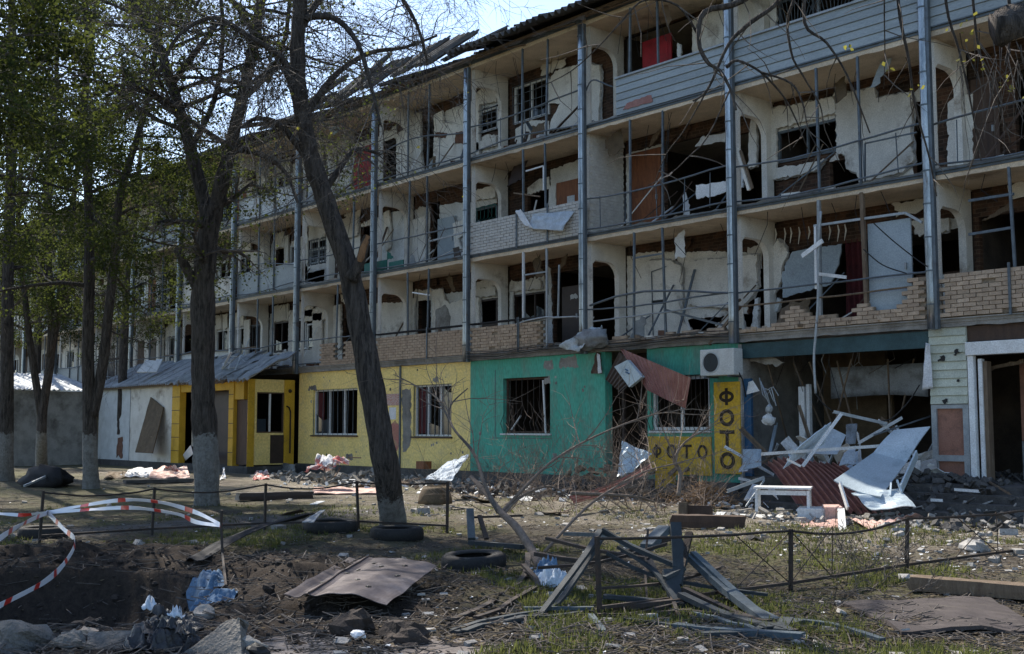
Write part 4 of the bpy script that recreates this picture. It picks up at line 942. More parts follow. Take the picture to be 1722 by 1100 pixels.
c0 = pX('J1', 1560, 735); c1 = pX('J1', 1640, 590); MB().box((XE+.002, c0.y, .35), (XE+.03, c1.y, c1.z)).build('lower_panel', 'dark_door', EXT)
MB().box((XE+.001, YS-.52, .3), (XE+.06, YS-.12, ZE)).build('pilaster', 'yellow_dark', EXT)
MB().tube([(XE+.1, YS-.3, .7), (XE+.1, YS-.3, 2.2), (XE+.1, YS-.36, 2.35), (XE+.1, YS-.46, 2.4)], .03, 8).build('gas_pipe', 'letter', EXT)
MB().blob((XE+.08, YS-.32, 2.95), .07, 8, 6, .1).build('lamp', 'letter', EXT)
MB().box((XW, YE-.1, -.1), (XE+.1, YS-.1, .25)).build('plinth', 'plinth', EXT); MB().box((XW, YE+.2, .25), (XW+.2, YS, ZE)).build('wall', 'plaster', EXT)
# roof of corrugated sheets, some torn
x = XW-.1; i = 0
while x < XE+.3:
    torn = i > 7; r = random.Random(i*5+1); L_ = 1.0 if not torn else r.uniform(.75, 1.05); tw = r.uniform(-.12, .12) if torn else 0; lift = r.uniform(0, .16) if torn else 0; per = .2
    m = MB(); ye = YE-.35; ph = r.random()
    def f(u, v, x=x, L_=L_, tw=tw, lift=lift, r0=i):
        yy = ye+(YS-.05-ye)*v*L_; zz_ = ZE+.02+(ZR-ZE)*v*L_+.036*math.cos(2*math.pi*u*1.0/per)+lift*(1-v)*.6+tw*(u-.5)+(.16*nz(u*3+r0, v*3, r0) if torn else 0)-(.12*(1-v)**3*r.random() if torn else 0)
        return (x+u*1.02, yy+(.1*nz(u*5+r0, 2.2) if torn and v < .1 else 0), zz_)
    m.grid(f, 30, 5, .006).build('roof_sheet', 'grey_roof', EXT); x += .98; i += 1
MB().bar((XW, YE-.2, ZE-.03), (XE, YE-.2, ZE-.03), .06, .08).build('purlin', 'old_wood', EXT); MB().bar((XW, YS-.3, ZR-.2), (XE, YS-.3, ZR-.2), .06, .08).build('purlin', 'old_wood', EXT)
for i in range(14):
    x = XE-.2-random.random()*5; MB().bar((x, YE-.35-random.random()*.3, ZE-.05-random.random()*.1), (x+random.uniform(-.8, .8), YE+1.2, ZE+.6), .05, .02).build('roof_lath', 'old_wood', EXT)
# ------------------------------------------------------------------ grey concrete shed to the left
SX = -51.3; za = onX(140, 659, SX).z
SH = empty('concrete_shed', (SX-3, 17.5, 0), 'grey windowless concrete shed with pale corrugated roof behind the left trees', 'shed')
MB().box((SX-.2, 15.5, -.1), (SX, 19.4, za)).build('wall', 'concrete', SH); MB().box((SX-12, 15.5, -.1), (SX-.21, 15.7, za)).build('wall', 'concrete', SH)
MB().box((SX-.01, 15.45, -.1), (SX+.06, 15.75, za+.05)).build('corner_post', 'tar_sheet', SH)
for i in range(4):
    ya = 15.3+i*1.05
    MB().grid(lambda u, v: (SX+.25-v*5, ya+u*1.09, za+.06+v*.9+.03*math.cos(2*math.pi*u*5)), 25, 3, .008).build('roof_sheet', 'grey_roof', SH)
MB().box((SX-12, 15.7, za-.1), (SX-.3, YS, za)).build('roof_deck', 'concrete', SH)
# ------------------------------------------------------------------ ground
CR = onZ(75, 1012); CR.z = 0
def gh(x, y):
    d = math.hypot((x-CR.x)/1.25, (y-CR.y)/1.0)
    h = .05*nz(x*.45, y*.45, 3.1)+.03*nz(x*1.3, y*1.3, 5.5)
    near = max(0.0, min(1.0, (9-d*1.2)/6))
    h += near*(.05*nz(x*3.1, y*3.1, 1.2)+.03*nz(x*7.3, y*7.3, 4.4)+.018*nz(x*15, y*15, 2.4))
    dirt = max(0.0, 1-abs(d-2.5)/1.9)
    vx, vy = (x-CR.x), (y-CR.y); far = (vx*-.757+vy*.653)/max(.3, math.hypot(vx, vy)); dirt *= .25+.75*max(0, min(1, .5+far))
    h += dirt*(.17+.17*nz(x*1.9, y*1.9, 8.8)+.08*nz(x*4.6, y*4.6, 2.2))
    if d < 1.45: h -= .9*(1-(d/1.45)**2)**.8*(1+.25*nz(x*2.5, y*2.5, 6))
    h += .02*nz(x*5, y*5, 9.9)
    if y > 18.5: h *= max(0, (21-y)/2.5)
    return h
def axis(lo, hi, fine_lo, fine_hi, f, coarse):
    a = [fine_lo+f*i for i in range(int((fine_hi-fine_lo)/f)+1)]; s = f; v = fine_hi
    while v < hi: s = min(s*1.25, coarse); v += s; a.append(v)
    s = f; v = fine_lo
    while v > lo: s = min(s*1.25, coarse); v -= s; a.insert(0, v)
    return a
gx = axis(-420, 300, -15, -3, .06, 25); gy = axis(-250, 420, 2, 11, .06, 25)
def refine(a, lo, hi, f):
    out = []
    for u, v in zip(a, a[1:]):
        out.append(u)
        if lo <= u <= hi and v-u > f*1.3:
            k = int((v-u)/f)+1; out += [u+(v-u)*i/k for i in range(1, k)]
    return out+[a[-1]]
gx = refine(gx, -24, -2, .13); gy = refine(gy, 1, 21, .13)
m = MB(); W_ = len(gy)
m.v = [Vector((x, y, gh(x, y) if -60 < x < 15 and -10 < y < 22 else 0)) for x in gx for y in gy]
m.f = [[i*W_+j, (i+1)*W_+j, (i+1)*W_+j+1, i*W_+j+1] for i in range(len(gx)-1) for j in range(W_-1)]
def build_ground():
    me = bpy.data.meshes.new('ground'); me.from_pydata(m.v, [], m.f); me.update()
    o = bpy.data.objects.new('ground', me); COL.objects.link(o); tag(o, kind='structure')
    me.polygons.foreach_set('use_smooth', [True]*len(me.polygons))
    at = me.color_attributes.new('soil', 'FLOAT_COLOR', 'POINT'); buf = []
    pa, pb = onZ(0, 905), onZ(480, 872)      # trodden grey path between the trees and the fence
    dirv = (pb-pa).normalized(); nv = Vector((-dirv.y, dirv.x, 0))
    for v in m.v:
        d = math.hypot((v.x-CR.x)/1.25, v.y-CR.y)
        dirt = max(0, min(1, (4.6-d)/1.6+.5*nz(v.x*.8, v.y*.8, 2)))
        rel = Vector((v.x, v.y, 0))-pa; pt = max(0, 1-abs(rel.dot(nv))/1.0) if -3 < rel.dot(dirv) < 9 else 0
        g = max(0, min(1, .62+1.1*nz(v.x*.35, v.y*.35, 7)+.5*nz(v.x*1.4, v.y*1.4, 4)))*(1-dirt)*(1-pt)
        du = max(0, min(1, (v.y-11.5)/3))*max(0, min(1, (v.x+48)/8))*max(0, min(1, .55+.9*nz(v.x*.5, v.y*.5, 12)+.5*nz(v.x*1.7, v.y*1.7, 3)))
        buf += [dirt, g*(1-du*.7), min(1, pt*1.6), du]
    at.data.foreach_set('color', buf)
    mt = bpy.data.materials.new('soil'); mt.use_nodes = True; n = mt.node_tree; L = n.links.new; b = n.nodes['Principled BSDF']; b.inputs['Roughness'].default_value = .95; b.inputs['Specular IOR Level'].default_value = .15
    ca = node(n, 'ShaderNodeVertexColor'); ca.layer_name = 'soil'; sp = node(n, 'ShaderNodeSeparateColor'); L(ca.outputs[0], sp.inputs[0])
    g = node(n, 'ShaderNodeNewGeometry')
    def nzn(sc, det=8, ro=.7):
        a = node(n, 'ShaderNodeTexNoise'); a.inputs['Scale'].default_value = sc; a.inputs['Detail'].default_value = det; a.inputs['Roughness'].default_value = ro; L(g.outputs['Position'], a.inputs[0]); return a.outputs[0]
    def rng(s, a, b_, c=0, d=1):
        r = node(n, 'ShaderNodeMapRange'); r.inputs[1].default_value = a; r.inputs[2].default_value = b_; r.inputs[3].default_value = c; r.inputs[4].default_value = d; L(s, r.inputs[0]); return r.outputs[0]
    def mix(f, a, c):
        x = node(n, 'ShaderNodeMix', data_type='RGBA'); L(f, x.inputs[0])
        for s_, v_ in ((6, a), (7, c)):
            if isinstance(v_, tuple): x.inputs[s_].default_value = (*v_, 1)
            else: L(v_, x.inputs[s_])
        return x.outputs[2]
    n1, n2, n3 = nzn(2.2), nzn(14, 10, .8), nzn(.5)
    base = mix(rng(n1, .38, .62), (.078, .068, .056), (.14, .12, .096))
    base = mix(rng(n2, .45, .6), base, (.07, .055, .042))
    grass = mix(rng(n2, .35, .65), (.095, .105, .036), (.165, .16, .07))
    ma = node(n, 'ShaderNodeMath', operation='MULTIPLY'); L(sp.outputs[1], ma.inputs[0]); L(rng(n1, .4, .55, .2, 1), ma.inputs[1])
    c = mix(ma.outputs[0], base, grass)
    c = mix(sp.outputs[2], c, mix(rng(n2, .35, .65), (.17, .16, .15), (.10, .092, .085)))
    du_ = node(n, 'ShaderNodeMath', operation='MULTIPLY'); L(ca.outputs[1], du_.inputs[0]); L(rng(n2, .38, .58, .25, 1), du_.inputs[1])
    c = mix(du_.outputs[0], c, mix(rng(n1, .4, .6), (.44, .39, .33), (.30, .26, .21)))
    dm = node(n, 'ShaderNodeMath', operation='MULTIPLY'); L(sp.outputs[0], dm.inputs[0]); dm.inputs[1].default_value = .95
    c = mix(dm.outputs[0], c, mix(rng(n2, .4, .62), (.036, .028, .023), (.075, .057, .044)))
    L(c, b.inputs['Base Color'])
    bp = node(n, 'ShaderNodeBump'); bp.inputs['Strength'].default_value = .9; bp.inputs['Distance'].default_value = .05
    ad = node(n, 'ShaderNodeMath', operation='ADD'); L(n2, ad.inputs[0]); L(nzn(45, 6, .8), ad.inputs[1]); L(ad.outputs[0], bp.inputs['Height']); L(bp.outputs[0], b.inputs['Normal'])
    me.materials.append(mt)
build_ground()
# paved edge along the bottom of the view
pv = [onZ(395, 1082), onZ(560, 1066), onZ(700, 1070), onZ(830, 1088), onZ(900, 1112), onZ(900, 1350), onZ(395, 1350)]
P = jag([(p.x, p.y) for p in pv], .05, .2); n_ = len(P)
pm_ = MB().add([(x, y, .03+.01*nz(x*2, y*2)) for x, y in P]+[(x, y, -.2) for x, y in P], [list(range(n_)), *[(i, (i+1) % n_, (i+1) % n_+n_, i+n_) for i in range(n_)]])
tag(pm_.build('pavement', 'paver'), kind='structure')
# short grass, fallen leaves, crumbs of rubble
def visible_pt(r, zmin=7.5, zmax=30):
    Z = 1/(1/zmax+(1/zmin-1/zmax)*r.random()**.85); px = r.uniform(-120, 1842); X = (px-861)/FPX*Z
    p = CAMP+Vector((-math.cos(YAW), math.sin(YAW), 0))*Z+RGT*X; return p.x, p.y
def scatter(name, mat, count, fn, seed, label, cat):
    r = random.Random(seed); mm = MB()
    for _ in range(count): fn(mm, r)
    o = mm.build(name, mat); tag(o, label, cat, kind='stuff'); return o
def crater_d(x, y): return math.hypot((x-CR.x)/1.25, y-CR.y)
def in_bld(x, y): return y > 19.1 or (x < -36 and y > 18)
def f_grass(mm, r):
    x, y = visible_pt(r, 7.5, 24)
    if in_bld(x, y) or nz(x*.35, y*.35, 7)+.4*nz(x*1.4, y*1.4, 4) < -.05+.25*r.random() or crater_d(x, y) < 4: return
    z = gh(x, y)
    for _ in range(3):
        a = r.uniform(0, 6.28); h = r.uniform(.03, .09); w_ = r.uniform(.006, .012); dx, dy = math.cos(a), math.sin(a); l = r.uniform(.02, .07); ox, oy = r.uniform(-.04, .04), r.uniform(-.04, .04)
        mm.add([(x+ox-dy*w_, y+oy+dx*w_, z-.01), (x+ox+dy*w_, y+oy-dx*w_, z-.01), (x+ox+dx*l, y+oy+dy*l, z+h)], [(0, 1, 2)])
scatter('grass', 'grass', 42000, f_grass, 3, 'thin patches of short spring grass on bare soil', 'grass')
def flake(s0, s1, cond=None, zmax=30):
    def f(mm, r):
        x, y = visible_pt(r, 7.5, zmax)
        if in_bld(x, y) or (cond and not cond(x, y, r)): return
        z = gh(x, y)+.012; s = r.uniform(s0, s1); a = r.uniform(0, 6.28); t = r.uniform(-.5, .5); t2 = r.uniform(-.5, .5); c, d = math.cos(a)*s, math.sin(a)*s; k = r.uniform(.4, .9)
        mm.add([(x-c, y-d, z+t*s*.6), (x+d*k, y-c*k, z+t2*s*.5), (x+c, y+d, z-t*s*.3+s*.3), (x-d*k, y+c*k, z+s*.2)], [(0, 1, 2, 3)])
    return f
scatter('leaf_litter', 'dry_leaf', 30000, flake(.008, .028, lambda x, y, r: crater_d(x, y) > 3.3 or r.random() < .12), 11, 'dry brown leaves and twigs littering the ground', 'leaf litter')
scatter('rotten_leaves', 'rotten_leaf', 30000, flake(.01, .026, lambda x, y, r: crater_d(x, y) > 2.8 and r.random() < .8), 17, 'dark rotten leaves and soil crumbs on the ground', 'leaf litter')
scatter('plaster_crumbs', 'white_board', 6500, flake(.01, .035, lambda x, y, r: (y > 12.5 or r.random() < .09) and crater_d(x, y) > 3), 12, 'pale crumbs of plaster and paper scattered before the shops', 'rubble')
def chip(s0, s1, cond):
    def f(mm, r):
        x, y = visible_pt(r, 7.5, 32)
        if in_bld(x, y) or not cond(x, y, r): return
        s = r.uniform(s0, s1)*(1 if r.random() < .9 else 1.9); rot = Matrix.Rotation(r.uniform(0, 6), 3, 'Z') @ Matrix.Rotation(r.uniform(-.6, .6), 3, 'X')
        mm.obox((x, y, gh(x, y)+s*.2), (s*r.uniform(.8, 2), s*r.uniform(.6, 1.2), s*r.uniform(.3, .8)), rot)
    return f
scatter('rubble', 'concrete_pale', 6500, chip(.015, .075, lambda x, y, r: y > 16.5 or (y > 12.5 and r.random() < .35) or (crater_d(x, y) > 3 and r.random() < .07)), 13, 'grey broken concrete and mortar strewn along the shop fronts', 'rubble')
def twiglet(mm, r):
    x, y = visible_pt(r, 7.5, 22)
    if in_bld(x, y): return
    a = r.uniform(0, 6.28); l = r.uniform(.06, .3); z = gh(x, y)+.012
    mm.bar((x, y, z), (x+math.cos(a)*l, y+math.sin(a)*l, z+r.uniform(-.01, .05)), .008, .006)
scatter('fallen_twigs', 'twig', 7000, twiglet, 18, 'short fallen twigs scattered over the ground', 'twigs')
def clod(mm, r):
    a = r.uniform(0, 6.28); d = abs(r.gauss(2.2, 1.3)); x = CR.x+math.cos(a)*d*1.25; y = CR.y+math.sin(a)*d; s = r.uniform(.008, .03)*(1 if r.random() < .96 else 2.2)
    mm.blob((x, y, gh(x, y)+s*.1), s, 6, 4, .5, r.random()*50, (r.uniform(.8, 1.4), r.uniform(.8, 1.4), .8))
pm('clod', (.05, .038, .031), (.032, .025, .021), 9, .95, .7)
scatter('soil_clods', 'clod', 2600, clod, 14, 'dark clods of earth thrown up round the crater', 'earth')

# heaps of rubble against the shop fronts and on the terrace
def heap(name, mat, pts, count, s0, s1, label, seed, zb=None):
    r = random.Random(seed); mm = MB()
    for _ in range(count):
        px, py, R_, H_ = r.choice(pts); c = onZ(px, py); a = r.uniform(0, 6.28); d = R_*r.random()**.6; x = c.x+math.cos(a)*d*1.4; y = c.y+math.sin(a)*d*.7
        b = gh(x, y) if zb is None else zb(x, y)
        if zb is None and y > YS-.15: continue
        s = r.uniform(s0, s1); z = b+H_*(1-d/R_)*r.uniform(.2, 1)
        rot = Matrix.Rotation(r.uniform(0, 6), 3, 'Z') @ Matrix.Rotation(r.uniform(-.9, .9), 3, 'X') @ Matrix.Rotation(r.uniform(-.9, .9), 3, 'Y'); k = r.random()
        mm.obox((x, y, z), (s*2.6, s*.9, s*.25) if k < .25 else (s*r.uniform(.8, 1.8), s, s*r.uniform(.3, .9)), rot)
    return tag(mm.build(name, mat), label, 'rubble', kind='stuff')
heap('rubble', 'concrete', [(560, 812, 1.6, .45), (640, 815, 1.8, .5), (720, 818, 1.5, .4), (480, 805, 1.2, .3), (820, 822, 1.4, .3)], 620, .04, .16, 'grey rubble heap below the yellow wall', 41)
heap('rubble', 'plinth', [(860, 830, 1.6, .35), (960, 832, 1.6, .4), (1060, 832, 1.6, .45), (1150, 842, 1.4, .4)], 620, .04, .15, 'dark charred rubble heap below the green wall', 42)
heap('rubble', 'white_board', [(600, 822, 2.4, .3), (260, 800, 1.6, .2), (900, 834, 2.2, .25), (1240, 850, 1.5, .3)], 260, .03, .10, 'white broken plaster mixed into the rubble heaps', 43)
def terr(x, y):
    if y > YS-1.3: return .56
    i = int((YS-1.3-y)/.42)+1; return max(gh(x, y), .56-.14*i)
heap('rubble', 'plinth', [(1600, 830, 1.6, .12), (1680, 850, 1.8, .12), (1640, 870, 1.6, .2), (1560, 860, 1.2, .25), (1720, 890, 1.6, .2)], 620, .03, .14, 'dark rubble spilling down the terrace steps', 44, terr)
heap('rubble', 'concrete_pale', [(1600, 830, 1.8, .12), (1680, 845, 2.0, .12), (1600, 880, 1.8, .15), (1450, 880, 1.4, .12), (1300, 870, 1.2, .2)], 330, .025, .10, 'pale rubble spilling down the terrace steps', 45, terr)
heap('rubble', 'concrete_pale', [(1330, 800, 1.5, .5), (1420, 800, 1.6, .6), (1500, 800, 1.3, .5), (1290, 810, 1.0, .4)], 420, .04, .2, 'rubble filling the floor of the wrecked shop', 46, lambda x, y: .55 if y > YS-1.2 else max(.1, .55-.25*(YS-1.2-y)))
heap('splinters', 'old_wood', [(1400, 815, 2.2, .5), (1300, 830, 1.6, .4), (1050, 835, 1.8, .4), (880, 835, 1.8, .3), (700, 825, 2.0, .3), (1600, 850, 1.8, .2)], 260, .03, .16, 'splintered laths strewn through the rubble', 47, terr)
# ------------------------------------------------------------------ trees
def spline(pts, n=5):
    P = [Vector(p) for p in pts]; out = []
    for i in range(len(P)-1):
        p0, p1, p2, p3 = P[max(i-1, 0)], P[i], P[i+1], P[min(i+2, len(P)-1)]
        for k in range(n):
            t = k/n; out.append(.5*((2*p1)+(p2-p0)*t+(2*p0-5*p1+4*p2-p3)*t*t+(3*p1-p0-3*p2+p3)*t**3))
    out.append(P[-1]); return out
class Tree:
    def __init__(s, seed, droop=.0, leafy=1.0, lsize=.06, maxlev=3): s.r = random.Random(seed); s.limb = MB(); s.twig = MB(); s.leaf = MB(); s.droop = droop; s.leafy = leafy; s.ls = lsize; s.maxlev = maxlev; s.lmin = -99
    def stem(s, pts, r0, r1, n=12, wob=.12, sub=5, flare=0.0):
        S = spline(pts, sub); k = len(S)-1
        rs = [r0+(r1-r0)*(i/k)**.9 for i in range(k+1)]
        if flare:
            for i in range(min(4, k)): rs[i] *= 1+flare*(1-i/4)**2
        s.limb.tube(S, rs, n, True, wob); return S, rs
    def leaves(s, p, cnt, spread):
        r = s.r
        for _ in range(cnt):
            c = p+Vector((r.gauss(0, spread), r.gauss(0, spread), r.gauss(0, spread*.8)))
            if c.z < s.lmin: continue
            a = Vector((r.uniform(-1, 1), r.uniform(-1, 1), r.uniform(-.9, .5))).normalized(); b = a.cross(Vector((r.uniform(-1, 1), r.uniform(-1, 1), r.uniform(-1, 1)))).normalized(); L_ = s.ls*r.uniform(.6, 1.35)
            s.leaf.add([c, c+a*L_*.5+b*L_*.42, c+a*L_*1.1, c+a*L_*.5-b*L_*.42], [(0, 1, 2, 3)])
    def branch(s, p, d, L_, r, lev):
        R = s.r; nseg = 5 if lev < 2 else 4; pts = [p]; d = d.normalized()
        for i in range(nseg):
            d = (d+Vector((R.uniform(-1, 1), R.uniform(-1, 1), R.uniform(-1, 1)))*.22+Vector((0, 0, .10 if s.droop == 0 else -s.droop*(i+1)/nseg))).normalized(); pts.append(pts[-1]+d*(L_/nseg))
        rs = [r*(1-.75*i/nseg) for i in range(nseg+1)]
        (s.limb if lev == 0 else s.twig).tube(pts, rs, 6 if lev == 0 else (4 if lev == 1 else 3), False)
        if lev < s.maxlev:
            k = {0: 6, 1: 5, 2: 4}.get(lev, 3)
            for i in range(k):
                t = R.uniform(.25, 1); j = min(int(t*nseg), nseg-1); q_ = pts[j].lerp(pts[j+1], t*nseg-j); tan = (pts[j+1]-pts[j]).normalized()
                ax = tan.cross(Vector((R.uniform(-1, 1), R.uniform(-1, 1), R.uniform(-1, 1)))).normalized()
                s.branch(q_, tan*.75+ax*R.uniform(.5, .95), L_*R.uniform(.4, .62), max(.004, r*.45*(1-.5*t)), lev+1)
        if lev >= 2 and s.leafy:
            c = s.leafy*max(0, R.gauss(.8, .9))
            s.leaves(pts[-1], int(c*7), .09); s.leaves(pts[2], int(c*4), .08); s.leaves(pts[3], int(c*2), .3)
    def from_stem(s, S, rs, t0, cnt, L0, L1, up=.35, lean=None):
        R = s.r; k = len(S)-1
        for i in range(cnt):
            t = t0+(1-t0)*(i+R.random())/cnt; j = min(int(t*k), k-1); tan = (S[j+1]-S[j]).normalized(); a = R.uniform(0, 6.28)
            d = Vector((math.cos(a), math.sin(a), up+R.uniform(-.2, .3)))
            if lean: d += Vector(lean)
            s.branch(S[j], d, R.uniform(L0, L1)*(1.1-.4*t), max(.012, min(rs[j]*.45, .09)), 0)
    def finish(s, name, base, label, bark='bark', leafmat='leaf'):
        o = empty(name, base, label, 'tree'); s.limb.build('trunk', bark, o, smooth=True)
        if s.twig.v: tag(s.twig.build('branches', 'twig', o), kind='stuff')
        if s.leaf.v: s.leaf.build('crown', leafmat, o)
        return o
def up(px, py, Z): return atD(px, py, Z)
# leaning tree with the torn limb
Z = 17.7; t = Tree(1, 0.16, .05, .05)
b = onZ(665, 888)
S, rs = t.stem([b-Vector((0, 0, .25)), up(652, 800, Z), up(630, 680, Z), up(608, 560, Z+.1), up(585, 450, Z+.2), up(552, 350, Z+.3), up(522, 260, Z+.4), up(505, 170, Z+.5), up(500, 80, Z+.5), up(508, -40, Z+.5), up(520, -220, Z+.6), up(515, -420, Z+.5)], .215, .085, 26, .2, 9, .4)
t.stem([up(592, 470, Z), up(606, 440, Z-.05), up(615, 405, Z-.1), up(618, 398, Z-.1)], .11, .05, 9, .3)
for a in ([(502, 150), (470, 95), (415, 60), (360, 30), (300, 60), (270, 120)], [(503, 210), (560, 130), (620, 90), (680, 80), (735, 60)], [(500, 60), (545, -10), (600, -40), (660, -20), (700, 40), (720, 110)], [(503, 190), (480, 120), (455, 118), (420, 140)], [(510, 30), (560, 30), (600, 70), (625, 150), (640, 210)], [(520, 270), (470, 210), (430, 200), (405, 215)], [(507, -20), (450, -90), (380, -100), (300, -60)], [(515, -150), (600, -190), (690, -150), (760, -60)], [(520, -250), (440, -330), (330, -320)], [(540, 330), (580, 270), (600, 250), (640, 260)]):
    dz = t.r.uniform(-1.2, 1.2); pts = [up(x, y, Z+.5+dz*i/(len(a)-1)) for i, (x, y) in enumerate(a)]
    S2, r2 = t.stem(pts, .065, .02, 7, .1, 4)
    for j in range(3, len(S2)-1, 1):
        for _ in range(2):
            t.branch(S2[j], Vector((t.r.uniform(-1, 1), t.r.uniform(-1, 1), t.r.uniform(-.9, .5))), t.r.uniform(.7, 1.8), .011, 1)
T5 = t.finish('leaning_tree', b, 'leaning bare tree with a torn limb scar in front of the yellow wall', 'bark_low', 'leaf_yellow')
def torn(pts, label):
    MB().tube(spline(pts, 3), [.03, .05, .055, .05, .045, .04, .04, .035, .025, .015][:len(pts)*3-2], 8, True, .5).build('torn_wood', 'torn_wood', T5)
torn([up(604, 440, Z-.12), up(612, 415, Z-.14), up(619, 396, Z-.14)], '')
# whitewashed tree
Z = 23.75; b = onZ(348, 850); t = Tree(2, .05, .2, .06)
S, rs = t.stem([b-Vector((0, 0, .3)), up(347, 790, Z), up(343, 700, Z), up(341, 600, Z), up(341, 500, Z), up(349, 410, Z), up(356, 345, Z)], .255, .21, 28, .2, 9, .35)
t.stem([up(343, 510, Z), up(325, 470, Z-.1), up(308, 440, Z-.2), up(298, 418, Z-.2)], .12, .08, 9, .3)
Sa, ra = t.stem([up(352, 380, Z), up(333, 300, Z+.2), up(312, 220, Z+.3), up(290, 145, Z+.5), up(262, 70, Z+.6), up(215, -10, Z+.8), up(160, -120, Z+1), up(120, -260, Z+1)], .15, .06, 18, .2, 8)
Sb, rb = t.stem([up(358, 370, Z), up(372, 310, Z-.1), up(393, 225, Z-.2), up(415, 130, Z-.3), up(432, 40, Z-.3), up(448, -60, Z-.3), up(455, -200, Z-.2), up(440, -340, Z)], .165, .06, 18, .2, 8)
for (Sx, rx_, a) in ((Sb, rb, [(405, 170), (455, 120), (480, 60), (490, -40)]), (Sa, ra, [(320, 250), (360, 170), (375, 60), (365, -60)]), (Sa, ra, [(290, 140), (350, 60), (372, 40), (415, 60)]), (Sb, rb, [(428, 55), (390, 0), (350, -20), (330, 10)]), (Sa, ra, [(300, 180), (230, 150), (180, 160)]), (Sb, rb, [(385, 250), (440, 260), (480, 290), (500, 340)])):
    S2, r2 = t.stem([up(x, y, Z+t.r.uniform(-.6, .6)) for x, y in a], .075, .03, 7, .1, 4); t.from_stem(S2, r2, .2, 7, 1.2, 2.4, .1)
t.from_stem(Sa, ra, .25, 15, 1.8, 3.4, .1); t.from_stem(Sb, rb, .25, 15, 1.6, 3.2, .1)
t.from_stem(S, rs, .72, 5, 1.2, 2.6, .2)
t.finish('forked_tree', b, 'thick forked tree with whitewashed foot in front of the lean-to shop', 'bark_white')
# the row of slimmer trees on the left
def slim(seed, base_px, Z, stems, r0, name, label, bark, crown=14, zlim=5.2, dens=1.12):
    t = Tree(seed, .04, dens, .066); b = onZ(*base_px); t.lmin = 4.6
    for i, st in enumerate(stems):
        pts = ([b-Vector((0, 0, .2))] if i == 0 else [])+[up(x, y, Z) for x, y in st]
        S, rs = t.stem(pts, r0 if i == 0 else r0*.72, r0*.25, 10, .1, 4, .3 if i == 0 else 0)
        k0 = next((j for j, p in enumerate(S) if p.z > zlim), len(S)//2)/len(S)
        t.from_stem(S, rs, k0, crown, 1.8, 4.0, .12)
    t.finish(name, b, label, bark)
slim(11, (8, 808), 35, [[(10, 740), (12, 600), (14, 450), (18, 300), (22, 150), (20, 0), (25, -150), (30, -260)]], .26, 'roadside_tree', 'dark leafy tree cut by the left edge of the photo', 'bark_white', 20)
slim(12, (70, 793), 41, [[(70, 740), (72, 690), (86, 590), (84, 480), (80, 380), (90, 250), (95, 100), (90, -60)], [(70, 700), (52, 590), (42, 500), (30, 400), (35, 250), (25, 100)], [(84, 600), (112, 440), (120, 360), (135, 250), (150, 120), (160, 0)]], .21, 'twin_stem_tree', 'slim leafy tree with several stems near the grey shed', 'bark_white', 12)
slim(13, (154, 822), 30.3, [[(152, 770), (150, 690), (148, 600), (150, 480), (150, 400), (147, 300), (140, 200), (148, 80), (140, -60), (150, -200)], [(155, 700), (172, 620), (183, 520), (192, 440), (200, 340), (225, 250), (250, 160), (265, 60), (280, -60)]], .215, 'twin_stem_tree', 'two-stemmed whitewashed tree beside the white lean-to wall', 'bark_white', 15)
slim(14, (-90, 850), 25, [[(-90, 760), (-85, 600), (-80, 400), (-60, 200), (-50, 0), (-40, -200)]], .3, 'roadside_tree', 'leafy tree reaching in from beyond the left edge', 'bark_white', 18)
slim(17, (-190, 905), 17, [[(-190, 800), (-185, 600), (-180, 400), (-170, 200), (-165, 0), (-150, -250), (-140, -500)]], .3, 'roadside_tree', 'near leafy tree added just outside the left edge to shade the crater', 'bark_white', 22, 6.5)  # added with its trunk out of frame so the crown shades the crater
slim(18, (-420, 930), 15.5, [[(-420, 700), (-415, 450), (-400, 200), (-390, -100), (-380, -400)]], .28, 'roadside_tree', 'leafy tree added well outside the left edge to help shade the crater', 'bark_white', 22, 6.5)  # second out-of-frame tree, added for its shade on the crater
slim(15, (60, 772), 57, [[(60, 700), (62, 600), (70, 450), (80, 300), (90, 200)]], .3, 'roadside_tree', 'farthest leafy tree by the grey shed roof', 'bark', 18)
slim(16, (205, 775), 50, [[(205, 720), (207, 600), (215, 450), (230, 320), (240, 220)]], .26, 'roadside_tree', 'yellow-green leafy tree standing behind the two-stemmed one', 'bark', 10)
